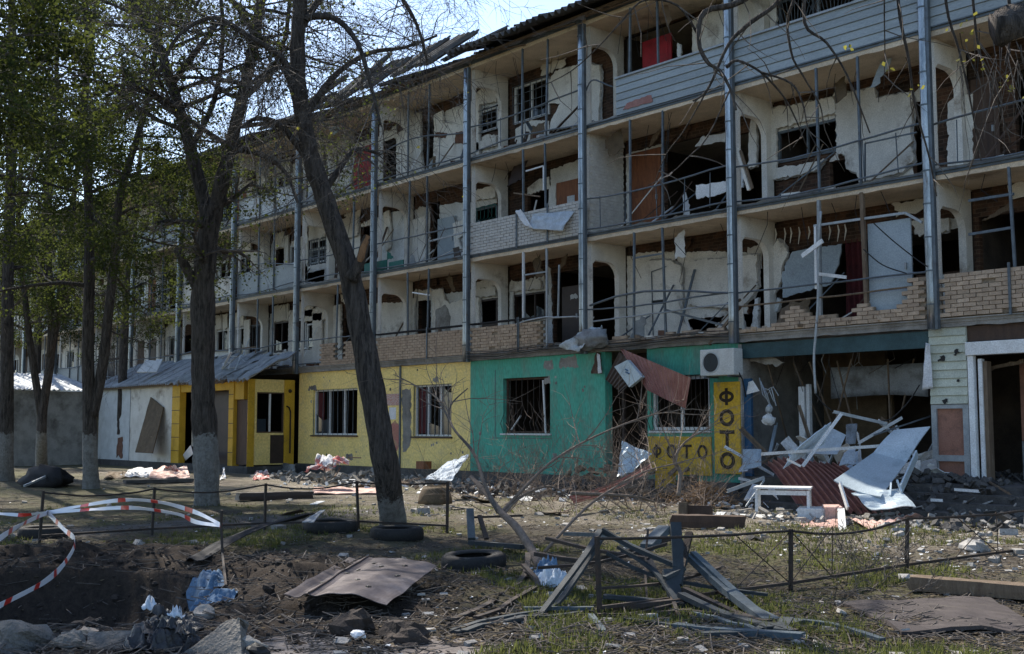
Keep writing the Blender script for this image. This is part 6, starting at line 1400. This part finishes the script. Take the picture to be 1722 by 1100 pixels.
thing(MB().blob(kG('J1', 140, 730, .1), .5, 12, 8, .4, 2, (1.3, .7, .6), .3), 'tarpaulin_bundle', 'grey_sheet', 'small grey bundle on the grass before the shed', 'tarpaulin', True)
# ------------------------------------------------------------------ foreground sheets, tyres, cloths
c = [kG('G2', 265, 750, .04), kG('G2', 860, 815, .1), kG('G2', 1150, 590, .20), kG('G2', 640, 538, .12)]
o = empty('roof_sheet_metal', kG('G2', 700, 700), 'large folded brown metal sheet lying in the foreground grass', 'metal sheet')
def fold(u, v): return .055*math.sin(math.pi*max(0, (u-.22)/.78))*(1-.25*v)+.035*math.exp(-((u-.22)/.05)**2)-.03*math.exp(-((u-.12)/.08)**2)
m = MB(); m.grid(patch(c, lambda u, v: fold(u, v)+.02*nz(u*5, v*5)), 30, 20, .006); m.build('sheet', 'rust_sheet', o)
f = patch(c, lambda u, v: fold(u, v)+.02*nz(u*5, v*5)+.004)
m = MB()
m.tube([f(.24, i/12) for i in range(13)], .008, 5).build('seam', 'dark_door', o)
for u, v in ((.3, .5), (.35, .62), (.7, .2), (.5, .35), (.55, .7), (.8, .55), (.2, .25), (.42, .8), (.75, .8)):
    p = f(u, v); MB().blob(p, .028, 8, 5, .4, u*9, (1, 1, .3)).build('shrapnel_hole', 'black', o)
c = [kG('G1', 1050, 555, .02), kG('G1', 1170, 560, .02), kG('G2', 470, 290, .3), kG('G2', 330, 330, .25)]
thing(crumple(c, .05, 2, 5.5, 8, 24, .01, lambda u, v: .1*math.sin(3*v)), 'bent_sheet', 'tar_sheet', 'long dark bent metal strip lying left of the leaning tree', 'metal sheet')
c = [kG('G2', 370, 340, .3), kG('G2', 440, 330, .3), kD('G2', 505, 262, 17), kD('G2', 480, 270, 17)]
thing(crumple(c, .02, 2, 2.5, 4, 6, .01), 'bent_sheet', 'steel_pale', 'pale upturned tip of sheet beside the left fence post', 'metal sheet')
c = [kG('G4', 660, 800, .03), kG('G4', 1010, 960, .05), kG('G4', 1800, 950, .05), kG('G4', 1500, 760, .05)]
thing(crumple(c, .05, 2.2, 9.5, 18, 14, .03), 'plywood_sheet', 'rotten_board', 'large dark brown sheet lying flat in the lower right grass', 'sheet')
thing(beam(kG('G4', 1080, 685, .09), kG('G4', 1800, 745, .09), .22, .13), 'timber_beam', 'old_wood', 'long weathered plank lying behind the dark brown sheet', 'beam')
def tyre(px, py, R_, r_, ang, name_lab, tilt=0.0):
    p = G(px, py); m = MB(); T = Matrix.Rotation(tilt, 3, 'X')
    prof = [(R_-r_*1.5, .02), (R_-r_*.3, 0), (R_, .03), (R_+.01, .1), (R_, .17), (R_-r_*.3, .2), (R_-r_*1.5, .18), (R_-r_*1.35, .165), (R_-r_*.4, .15), (R_-r_*.3, .1), (R_-r_*.4, .05), (R_-r_*1.35, .035)]
    n = 36; k = len(prof); vs = []
    for i in range(n):
        a = 6.28319*i/n
        for j, (rr, zz_) in enumerate(prof):
            q_ = rr+(.012 if j in (2, 3, 4) and i % 2 else 0); vs.append(p+T@Vector((q_*math.cos(a), q_*math.sin(a), zz_-.03)))
    m.add(vs, [(i*k+j, ((i+1) % n)*k+j, ((i+1) % n)*k+(j+1) % k, i*k+(j+1) % k) for i in range(n) for j in range(k)])
    thing(m, 'tyre', 'rubber', name_lab, 'tyre', True)
tyre(556, 893, .40, .10, 0, 'black tyre half sunk left of the leaning trunk'); tyre(667, 906, .37, .10, 0, 'black tyre at the foot of the leaning tree'); tyre(797, 955, .36, .10, 0, 'black tyre lying right of the folded brown sheet', .05)
tyre(72, 905, .33, .09, 0, 'black tyre behind the left fence post with tape')
def drape(c, rx_, ry_, ang, amp, seed, n=40, fr=2.0, lift=.015):
    "cloth lying in soft folds on the ground round point c"
    m = MB(); F2 = Vector((-math.cos(YAW), math.sin(YAW), 0)); a1 = RGT*math.cos(ang)+F2*math.sin(ang); a2 = F2*math.cos(ang)-RGT*math.sin(ang)
    def f(u, v):
        x, y = (u-.5)*2, (v-.5)*2; w_ = 1+.35*nz(u*2.2+seed, v*2.2, seed)
        p = c+a1*(rx_*x*w_*(1-.15*y*y))+a2*(ry_*y*w_*(1-.15*x*x))
        rid = (1-min(1, 3*abs(nz(u*fr+seed, v*fr*1.3, seed))))*.7+(1-min(1, 3*abs(nz(u*fr*2.3, v*fr*1.7+seed, 4))))*.35+.25*nz(u*9, v*9+seed, 2)
        e = min(1, 4*min(u, v, 1-u, 1-v))
        return Vector((p.x, p.y, gh(p.x, p.y)+lift+max(0, amp*rid)*(.2+.8*e)))
    return m.grid(f, n, n, .004)
def cloth(pts, r_, mat, lab, seed):
    m = MB()
    for i, (k, u, v) in enumerate(pts):
        p = kG(k, u, v, .02); m.blob(p, r_*random.uniform(.8, 1.15), 16, 10, .75, seed+i*2.1, (1.3, 1, .45), .1)
    return m
cl = empty('crumpled_cloth', kG('G1', 1180, 740), 'crumpled blue cloth lying on the crater edge', 'cloth')
drape(kG('G1', 1190, 690), .19, .30, .3, .12, 3.3).build('upper_fold', 'cloth_blue', cl, True)
drape(kG('G1', 1215, 750), .17, .30, -.3, .13, 5.1).build('middle_fold', 'cloth_blue', cl, True)
drape(kG('G1', 1090, 815), .34, .24, .7, .13, 7.7).build('lower_fold', 'cloth_blue', cl, True)
cl = empty('crumpled_cloth', kG('G3', 520, 700), 'small blue and white cloth caught by the fallen branch', 'cloth')
drape(kG('G3', 520, 710), .15, .22, .2, .2, 2.1, 30).build('fold', 'cloth_pale', cl, True)
drape(kG('G3', 490, 650), .13, .2, -.4, .2, 5.9, 30).build('fold', 'cloth_blue', cl, True)
# concrete chunks and black bag along the bottom edge
def chunk(pts, h, name, mat, lab, cat):
    P = [kG('G1', u, v) for u, v in pts]; n = len(P); c = sum(P, Vector())/n; r = random.Random(len(lab)); m = MB()
    top = [p+Vector((0, 0, h*hh))+(c-p)*.1 for p, hh in zip(P, [r.uniform(.7, 1.1) for _ in P])]
    m.add([p-Vector((0, 0, .15)) for p in P]+top, [list(range(n, 2*n)), *[(i, (i+1) % n, (i+1) % n+n, i+n) for i in range(n)]])
    thing(m, name, mat, lab, cat, False, .02)
def slab(c, th, name, mat, lab):
    m = MB(); m.grid(patch(c, lambda u, v: .012*nz(u*6, v*6, th)), 10, 8, th); thing(m, name, mat, lab, 'concrete')
slab([kD('G1', 990, 1150, 7.75), kD('G1', 1400, 1150, 7.7), kD('G1', 1385, 890, 8.05), kD('G1', 1310, 905, 8.1)], .10, 'concrete_slab', 'concrete_dark', 'broken concrete slab tilted up at the bottom edge, largest one')
slab([kD('G1', 480, 1150, 7.8), kD('G1', 740, 1150, 7.8), kD('G1', 830, 955, 8.15), kD('G1', 510, 975, 8.15)], .09, 'concrete_slab', 'concrete_dark', 'grey concrete slab lying left of the black bag')
slab([kD('G1', 190, 1110, 8.0), kD('G1', 330, 1110, 8.0), kD('G1', 310, 1050, 8.3), kD('G1', 210, 1020, 8.4)], .08, 'concrete_slab', 'concrete_dark', 'small pale concrete slab near the bottom left corner')
for i, (k, u, v, r_, mt, lab) in enumerate([('G1', 120, 1035, .2, 'concrete_dark', 'rounded grey concrete lump in the bottom left corner'), ('G1', 420, 1040, .11, 'concrete_dark', 'jagged pale lump beside the grey slab'), ('G1', 500, 985, .07, 'brick_tan', 'yellowish stone on the crater rim'), ('G1', 1190, 880, .10, 'concrete_pale', 'pale flat stone near the blue cloth'), ('G2', 650, 960, .17, 'clod', 'dark clod of earth right of the tilted slab'), ('G2', 960, 1020, .17, 'clod', 'round dark clod at the bottom centre'), ('G2', 700, 990, .05, 'cloth_white', 'small white scrap beside the dark clod'), ('G4', 1430, 490, .16, 'concrete_pale', 'pale concrete block in the grass on the right'), ('G2', 60, 1090, .12, 'concrete', 'grey stone at the left end of the pavement'), ('G1', 1480, 1085, .08, 'black', 'black scrap beside the tilted slab')]):
    thing(MB().blob(kG(k, u, v, .03), r_, 12, 8, .55, i*3.7, (1.2, 1, .75)), 'stone' if 'cloth' not in mt else 'scrap', mt, lab, 'stone' if 'cloth' not in mt else 'scrap')
bg_ = empty('rubbish_bag', kG('G1', 920, 1040), 'torn shiny black rubbish bag between the two slabs', 'bag')
for i, (px, py, a, b_) in enumerate([(270, 1075, .26, .3), (285, 1060, .2, .25), (255, 1095, .22, .2), (300, 1090, .16, .2)]):
    drape(G(px, py), a, b_, i*.8, .10+.02*i, 2.3*i+1, 44, 2.6, .02).build('fold', 'black_bag', bg_, True)
for i in range(5): drape(G(250+i*15, 1060+(i*17) % 35), .05, .07, i, .1, i*3.3, 10, 2, .16).build('tatter', ('cloth_pale', 'black_bag', 'black_bag')[i % 3], bg_, True)
# ------------------------------------------------------------------ fences
def fence(posts, label, lowbar=.12, diag=True, w_=.034, name='garden_fence'):
    o = empty(name, posts[0][0], label, 'fence'); tops = []
    for (b, t_) in posts:
        MB().bar(b-Vector((0, 0, .3)), t_+Vector((0, 0, .02)), w_, w_).build('post', 'fence_iron', o); tops.append((b, t_))
    for (b0, t0), (b1, t1) in zip(tops, tops[1:]):
        bd = random.uniform(-.09, .03); MB().tube([t0.lerp(t1, i/6)+Vector((.03*nz(i, bd*50), .03*nz(bd*90, i), bd*math.sin(math.pi*i/6)+.012*nz(i*1.7, bd*70))) for i in range(7)], .014, 6).build('rail', 'fence_iron', o); MB().bar(b0.lerp(t0, lowbar), b1.lerp(t1, lowbar), .03, .03).build('rail', 'fence_iron', o)
        if diag:
            for f0 in (0, .34, .67):
                f1 = f0+.33
                if random.random() < .45: continue
                MB().tube([b0.lerp(b1, f0).lerp(t0.lerp(t1, f0), lowbar), t0.lerp(t1, f1)], .006, 5).build('brace_rod', 'fence_iron', o); MB().tube([t0.lerp(t1, f0), b0.lerp(b1, f1).lerp(t0.lerp(t1, f1), lowbar)], .006, 5).build('brace_rod', 'fence_iron', o)
                MB().tube([b0.lerp(b1, f1).lerp(t0.lerp(t1, f1), lowbar), t0.lerp(t1, f1)], .006, 5).build('brace_rod', 'fence_iron', o)
    return o
def post(px, ptop, Z_):
    t_ = atD(px, ptop, Z_); b = Vector((t_.x, t_.y, gh(t_.x, t_.y))); return (b+Vector((random.uniform(-.05, .05), random.uniform(-.05, .05), 0)), t_)
fence([post(1004, 906, 9.8), post(1330, 893, 11.4), post(1526, 872, 13.0), post(1740, 857, 14.8)], 'low iron garden fence with crossed rods on the right')
fence([post(73, 828, 15.8), post(260, 822, 17.2), post(447, 815, 18.2), post(600, 811, 18.0), post(753, 812, 17.6)], 'low iron garden fence running in front of the left trees', .15, False)
# bent stake and barrier tape
s0 = G(380, 985); thing(MB().tube([s0-Vector((0, 0, .2)), s0, atD(374, 930, 12.0), atD(372, 880, 12.1), atD(373, 858, 12.1)], .014, 6), 'iron_stake', 'fence_iron', 'thin bent iron stake holding the end of the tape', 'stake')
def tape(pts, label, w_=.05, period=1.0):
    S = spline(pts, 10); m = MB(); L_ = 0; us = []
    for i, p in enumerate(S):
        if i: L_ += (p-S[i-1]).length
        a = .9*math.sin(i*.17)+.5*nz(i*.2, w_); up_ = Vector((0, 0, math.cos(a)))+Vector((FWD.x, FWD.y, 0))*math.sin(a)*.8
        m.v += [p+up_*w_/2, p-up_*w_/2]; us.append(L_/period)
    for i in range(len(S)-1): m.f.append([2*i, 2*i+1, 2*i+3, 2*i+2])
    o = m.build('barrier_tape', 'tape'); tag(o, label, 'tape', None)
    uvl = o.data.uv_layers.new(name='UVMap')
    for po_ in o.data.polygons:
        for li in po_.loop_indices: uvl.data[li].uv = (us[o.data.loops[li].vertex_index//2], 0)
    md = o.modifiers.new('thickness', 'SOLIDIFY'); md.thickness = .002
    return o
tA = atD(80, 862, 15.6); tB = atD(374, 884, 12.1)
tape([tA, atD(130, 852, 15.2), atD(205, 841, 14.4), atD(270, 845, 13.5), atD(330, 862, 12.7), tB], 'upper red and white tape arching from fence post to bent stake')
tape([tA, atD(150, 857, 15), atD(220, 854, 14.3), atD(295, 864, 13.2), atD(330, 878, 12.6), tB], 'lower red and white tape strand below the arching one')
tape([atD(-60, 862, 15.8), atD(0, 864, 15.8), atD(40, 866, 15.7), tA], 'short red and white tape leaving the photo at the left edge')
tape([tA, atD(40, 880, 13.5), atD(0, 905, 12), atD(-60, 950, 11)], 'pale tape strand sagging towards the lower left edge', .07, 1.1)
tape([tA, atD(105, 888, 14.5), atD(126, 910, 13.6), atD(110, 945, 12.4), atD(75, 978, 11), atD(0, 1018, 9.6), atD(-60, 1050, 8.8)], 'loose red and white tape looping down over the crater', .07, .9)
# ------------------------------------------------------------------ tangle of steel window frames in the foreground
TG = [([('G3', 790, 385, 10.9), ('G3', 690, 545, 10.4), ('G3', 440, 880, 9.75)], .055, 'frame_steel', 'steel angle leaning from the fence post down to the left'), ([('G3', 440, 880, 9.7), ('G3', 200, 1000, 9.2), ('G3', -40, 1070, 8.8)], .06, 'frame_steel', 'bent steel bar lying along the bottom centre'),
      ([('G3', 370, 520, 13.0), ('G3', 350, 700, 12.0), ('G3', 165, 870, 10.4), ('G3', -60, 1040, 9.3)], .06, 'fence_iron', 'curved dark bar under the fallen branch'), ([('G3', 800, 380, 10.9), ('G3', 970, 480, 10.8), ('G3', 1230, 590, 10.6)], .07, 'frame_steel', 'blue-grey steel bar sloping down to the right from the fence'),
      ([('G3', 1225, 345, 10.8), ('G3', 1240, 600, 10.5), ('G3', 1230, 700, 10.4)], .10, 'frame_steel', 'broad upright steel strip in the middle of the tangle'), ([('G3', 1305, 400, 10.9), ('G3', 1270, 540, 10.7), ('G3', 1235, 700, 10.4)], .07, 'fence_iron', 'dark upright bar beside the broad steel strip'),
      ([('G3', 1300, 530, 10.8), ('G3', 1520, 730, 10.3), ('G3', 1760, 970, 9.3)], .10, 'frame_blue', 'blue-grey steel profile sloping to the lower right'), ([('G3', 1275, 730, 10.5), ('G3', 1500, 860, 9.9), ('G3', 1760, 990, 9.2)], .08, 'fence_iron', 'dark steel profile below the blue-grey one'),
      ([('G3', 1270, 820, 10.3), ('G3', 1520, 930, 9.6), ('G3', 1780, 1060, 8.9)], .09, 'frame_steel', 'lowest dark steel profile of the sloping three'), ([('G3', 810, 765, 10.3), ('G3', 1000, 790, 10.2), ('G3', 1260, 815, 10.2)], .07, 'frame_steel', 'short steel bar lying level left of the tangle'),
      ([('G3', 345, 840, 9.9), ('G3', 740, 835, 9.9)], .05, 'frame_blue', 'thin pale bar lying level on the grass'), ([('G3', 760, 895, 9.9), ('G3', 1000, 850, 10.1), ('G3', 1240, 815, 10.2), ('G3', 1640, 770, 10.6)], .05, 'fence_iron', 'long thin dark bar crossing under the tangle'),
      ([('G3', 735, 900, 9.7), ('G3', 800, 1060, 8.9), ('G3', 790, 1110, 8.7)], .05, 'frame_blue', 'short bent pale bar in front of the fence post'), ([('G3', 1220, 985, 9.2), ('G3', 1480, 1030, 9.0), ('G3', 1960, 1100, 8.6)], .10, 'frame_blue', 'blue-grey profile lying along the bottom right'),
      ([('G4', 350, 940, 9.3), ('G4', 310, 1060, 8.8)], .10, 'frame_steel', 'short steel stub standing at the bottom right of the tangle'), ([('G4', 370, 945, 9.3), ('G4', 620, 1010, 9.0), ('G4', 900, 1110, 8.5)], .06, 'frame_blue', 'pale steel bar lying from the tangle to the bottom edge'),
      ([('G3', 1160, 660, 10.4), ('G3', 1270, 605, 10.5)], .06, 'frame_steel', 'short steel bracket across the upright strip'), ([('G3', 590, 405, 14.6), ('G3', 850, 420, 13.4), ('G3', 970, 490, 12.6)], .08, 'frame_blue', 'pale steel bar behind the fence, left of the tangle'),
      ([('G3', 420, 520, 13.2), ('G3', 680, 560, 12.6), ('G3', 900, 520, 12.4), ('G3', 1200, 430, 12.4)], .08, 'fence_iron', 'dark long bar lying behind the fence'), ([('G3', 1160, 375, 12.6), ('G3', 1060, 480, 12.2)], .14, 'frame_blue', 'blue-grey bracket plate behind the upright strip'),
      ([('G3', 1000, 500, 12.2), ('G3', 1070, 560, 12), ('G3', 1100, 630, 11.6)], .07, 'tar_sheet', 'black curled strip behind the fence'), ([('G3', 35, 265, 15.8), ('G3', 45, 430, 15.4)], .10, 'frame_blue', 'pale upright strip left of the fallen branch'),
      ([('G3', 40, 455, 15.3), ('G3', 330, 480, 14.6)], .10, 'frame_steel', 'steel bar lying left of the fallen branch'), ([('G3', 90, 300, 15.7), ('G3', 130, 430, 15.3)], .06, 'fence_iron', 'dark strip between pale strip and branch'), ([('G3', 50, 310, 15.8), ('G3', 330, 300, 15.6)], .05, 'fence_iron', 'dark rail above the steel bar left of the branch'),
      ([('G3', 1210, 870, 9.9), ('G3', 1060, 990, 9.3)], .025, 'fence_iron', 'thin rod slanting down below the tangle'), ([('G3', 1300, 850, 10.0), ('G3', 1370, 1080, 8.9)], .03, 'fence_iron', 'thin rod standing in front of the tangle')]
for pts, w_, mt, lab in TG:
    P = [kD(k, u, v, Zz) for k, u, v, Zz in pts]
    P = [Vector((p.x, p.y, max(p.z, gh(p.x, p.y)+.02))) for p in P]; m = MB()
    S = spline(P, 3) if len(P) > 2 else P
    for a, b in zip(S, S[1:]): m.bar(a, b+(b-a)*.03, w_, w_*.55)
    thing(m, 'steel_bar', mt, lab, 'steel bar')
wf_ = empty('mangled_window_frame', kG('G3', 1240, 820), 'mangled dark steel window frame at the heart of the bar tangle', 'window frame')
for pts, w_, mt in [([(1015, 1003, 10.25), (1080, 1008, 10.2), (1150, 1018, 10.15)], .06, 'frame_steel'), ([(1150, 1012, 10.15), (1080, 1030, 9.9), (1005, 1052, 9.65)], .05, 'fence_iron'), ([(1145, 1000, 10.2), (1240, 1045, 9.5), (1335, 1092, 8.75)], .08, 'frame_steel'), ([(1150, 990, 10.3), (1230, 1028, 9.8), (1310, 1066, 9.1)], .06, 'fence_iron'),
                   ([(1130, 1005, 10.2), (1145, 1050, 9.6), (1160, 1098, 8.7)], .035, 'fence_iron'), ([(1125, 960, 10.5), (1135, 1000, 10.3), (1150, 1020, 10.1)], .12, 'frame_steel'), ([(1010, 895, 10.9), (1080, 925, 10.8), (1150, 960, 10.6)], .05, 'frame_blue'), ([(905, 955, 11.4), (1010, 945, 11.3), (1120, 915, 11.4)], .05, 'fence_iron'),
                   ([(960, 1035, 9.85), (1060, 1020, 10.0), (1160, 1008, 10.2)], .07, 'fence_iron'), ([(1000, 1060, 9.5), (1100, 1062, 9.4), (1180, 1078, 9.0)], .05, 'frame_steel'), ([(1160, 1030, 9.9), (1230, 1060, 9.3), (1300, 1098, 8.7)], .05, 'frame_blue'), ([(780, 1090, 8.8), (880, 1052, 9.5), (985, 1028, 9.9)], .06, 'frame_steel'), ([(1180, 960, 11), (1215, 1000, 10.6), (1290, 1020, 10.2)], .03, 'fence_iron'), ([(1090, 890, 11.5), (1085, 950, 11.2), (1088, 1010, 10.6)], .02, 'fence_iron'),
                   ([(1012, 905, 10.7), (960, 985, 10.3), (915, 1030, 9.9), (760, 1092, 8.9)], .05, 'frame_steel'), ([(880, 950, 12.2), (905, 985, 11.4), (860, 1020, 10.3), (800, 1060, 9.4)], .05, 'fence_iron'), ([(1020, 930, 10.7), (1090, 965, 10.6), (1180, 985, 10.5), (1290, 1000, 10.3)], .05, 'frame_steel'), ([(1130, 890, 10.9), (1150, 940, 10.7), (1120, 990, 10.4)], .08, 'frame_steel'),
                   ([(1165, 930, 10.8), (1240, 1000, 10.2), (1330, 1075, 9.1)], .07, 'frame_blue'), ([(1000, 990, 10.4), (1120, 980, 10.5), (1210, 955, 10.8)], .04, 'fence_iron'), ([(1060, 1040, 9.8), (1150, 1030, 9.9), (1260, 1050, 9.5)], .06, 'fence_iron'), ([(1180, 1090, 8.8), (1260, 1080, 8.9), (1345, 1060, 9.2)], .08, 'frame_steel'), ([(920, 905, 13), (1000, 925, 12.4), (1090, 940, 12)], .06, 'fence_iron'), ([(1140, 1015, 10.1), (1100, 960, 10.6), (1040, 920, 10.9)], .05, 'frame_steel')]:
    Q = spline([atD(*p) for p in pts], 3); Q = [Vector((p.x, p.y, max(p.z, gh(p.x, p.y)+.02))) for p in Q]; m = MB()
    for a, b in zip(Q, Q[1:]): m.bar(a, b+(b-a)*.03, w_, w_*.55)
    m.build('bar', mt, wf_)
# ------------------------------------------------------------------ fallen branches
fb = empty('fallen_branch', kG('G3', 450, 600), 'pale fallen branch with long bare twigs before the green wall', 'branch')
Tm = Tree(31, .02, 0, .05, 3)
def lim(pts, r0, r1, mat='pale_branch', side=0, L_=.5):
    S = spline([kD(k, u, v, Zz) for k, u, v, Zz in pts], 5); k = len(S)-1
    m = MB().tube(S, [r0+(r1-r0)*i/k for i in range(k+1)], 8, True, .15); m.build('limb', mat, fb, True)
    for i in range(side):
        j = random.randrange(3, k); Tm.branch(S[j], (S[j]-S[j-1]).normalized()*.8+Vector((random.uniform(-1, 1), random.uniform(-1, 1), random.uniform(-.4, 1)))*.7, random.uniform(.4, 1.1)*L_/.5, .010, 2)
lim([('G3', 455, 620, 13.2), ('G3', 370, 460, 13.8), ('G3', 290, 350, 14.2), ('G3', 210, 275, 14.6), ('G3', 130, 170, 15), ('G3', 40, 75, 15.5)], .06, .03)
lim([('G3', 215, 280, 14.6), ('G3', 330, 160, 15), ('G3', 480, 10, 15.5), ('J3', 640, 660, 16), ('J3', 800, 580, 16.4), ('J3', 1000, 500, 16.8), ('J3', 1150, 462, 17), ('J3', 1285, 470, 17)], .024, .006, 'pale_branch', 12)
lim([('G3', 465, 510, 13.4), ('G3', 700, 260, 14), ('G3', 900, 120, 14.6), ('G3', 1060, 40, 15), ('J3', 1180, 765, 15.4), ('J3', 1280, 740, 15.6)], .02, .005, 'pale_branch', 12)
lim([('G3', 230, 290, 14.6), ('G3', 330, 190, 15), ('G3', 490, 130, 15.6), ('G3', 610, 190, 15.8)], .025, .008, 'pale_branch', 5)
lim([('G3', 200, 280, 14.6), ('G3', 120, 120, 15), ('J3', 60, 700, 15.6), ('J2', 1240, 540, 16.5), ('J2', 1230, 420, 17), ('J2', 1330, 320, 17)], .03, .008, 'twig', 8)
lim([('J2', 1235, 530, 16.6), ('J2', 1150, 380, 17), ('J2', 1020, 300, 17.5), ('J2', 900, 240, 18)], .018, .005, 'twig', 8)
lim([('G3', 620, 170, 16), ('G3', 840, 180, 16.2), ('G3', 1000, 190, 16.4), ('G3', 1100, 220, 16.6)], .03, .012, 'pale_branch', 8)
lim([('G3', 1240, 190, 17.2), ('J3', 1250, 800, 17.4), ('J3', 1215, 740, 17.4), ('J3', 1270, 640, 17.4), ('J3', 1350, 580, 17.4)], .035, .008, 'pale_branch', 14, .6)
Tm.twig.build('twigs', 'pale_branch', fb)
bh_ = Tree(32, .0, 0, .05, 3)
for i in range(120):
    p = kG('G3', random.uniform(60, 1400), random.uniform(110, 300)); bh_.branch(p, Vector((random.uniform(-1, 1), random.uniform(-1, 1), random.uniform(.0, .7))), random.uniform(.6, 1.9), .011, 1)
bo = empty('brushwood_heap', kG('G3', 950, 270), 'low heap of tangled brushwood before the recessed doorway', 'brushwood'); tag(bh_.twig.build('twigs', 'pale_branch', bo), kind='stuff')
bh2 = Tree(33, .0, 0, .05, 3)
for i in range(12):
    p = kG('G4', random.uniform(500, 1100), random.uniform(560, 860)); bh2.branch(p, Vector((random.uniform(-1, 1), random.uniform(-1, 1), random.uniform(0, .8))), random.uniform(.3, .7), .006, 1)
bo = empty('brushwood_heap', kG('G4', 800, 700), 'thin dry brushwood caught in the right-hand fence', 'brushwood'); tag(bh2.twig.build('twigs', 'twig', bo), kind='stuff')
# flat scraps along the shops
r = random.Random(77)
SCR = [('white_board', 'white'), ('concrete_pale', 'pale grey'), ('old_wood', 'weathered wooden'), ('steel_pale', 'shiny metal'), ('board_brown', 'brown'), ('tar_sheet', 'black')]
PLC = [(430, 560, 'before the lean-to end wall'), (700, 790, 'between the leaning tree and the upturned basket'), (800, 930, 'before the green wall'), (960, 1090, 'before the recessed doorway'), (1200, 1260, 'near the straw heap'), (1540, 1690, 'below the terrace steps')]
for i, (mt, col) in enumerate(SCR):
    for j, (x0, x1, plc) in enumerate(PLC):
        if (i+j) % 2: continue
        p = G(r.uniform(x0, x1), r.uniform(832, 872) if j < 5 else r.uniform(880, 930), .03)
        s = r.uniform(.1, .34); a = r.uniform(0, 6.28); v1 = Vector((math.cos(a), math.sin(a), r.uniform(-.2, .3)))*s; v2 = Vector((-math.sin(a), math.cos(a), r.uniform(-.2, .3)))*s*r.uniform(.3, .8)
        tag(crumple([p-v1-v2, p+v1-v2, p+v1+v2, p-v1+v2], .05*s, 3, i, 4, 4, .012).build('scrap', mt), f'flat {col} scrap lying {plc}', 'scrap', 'scraps along the shop fronts')
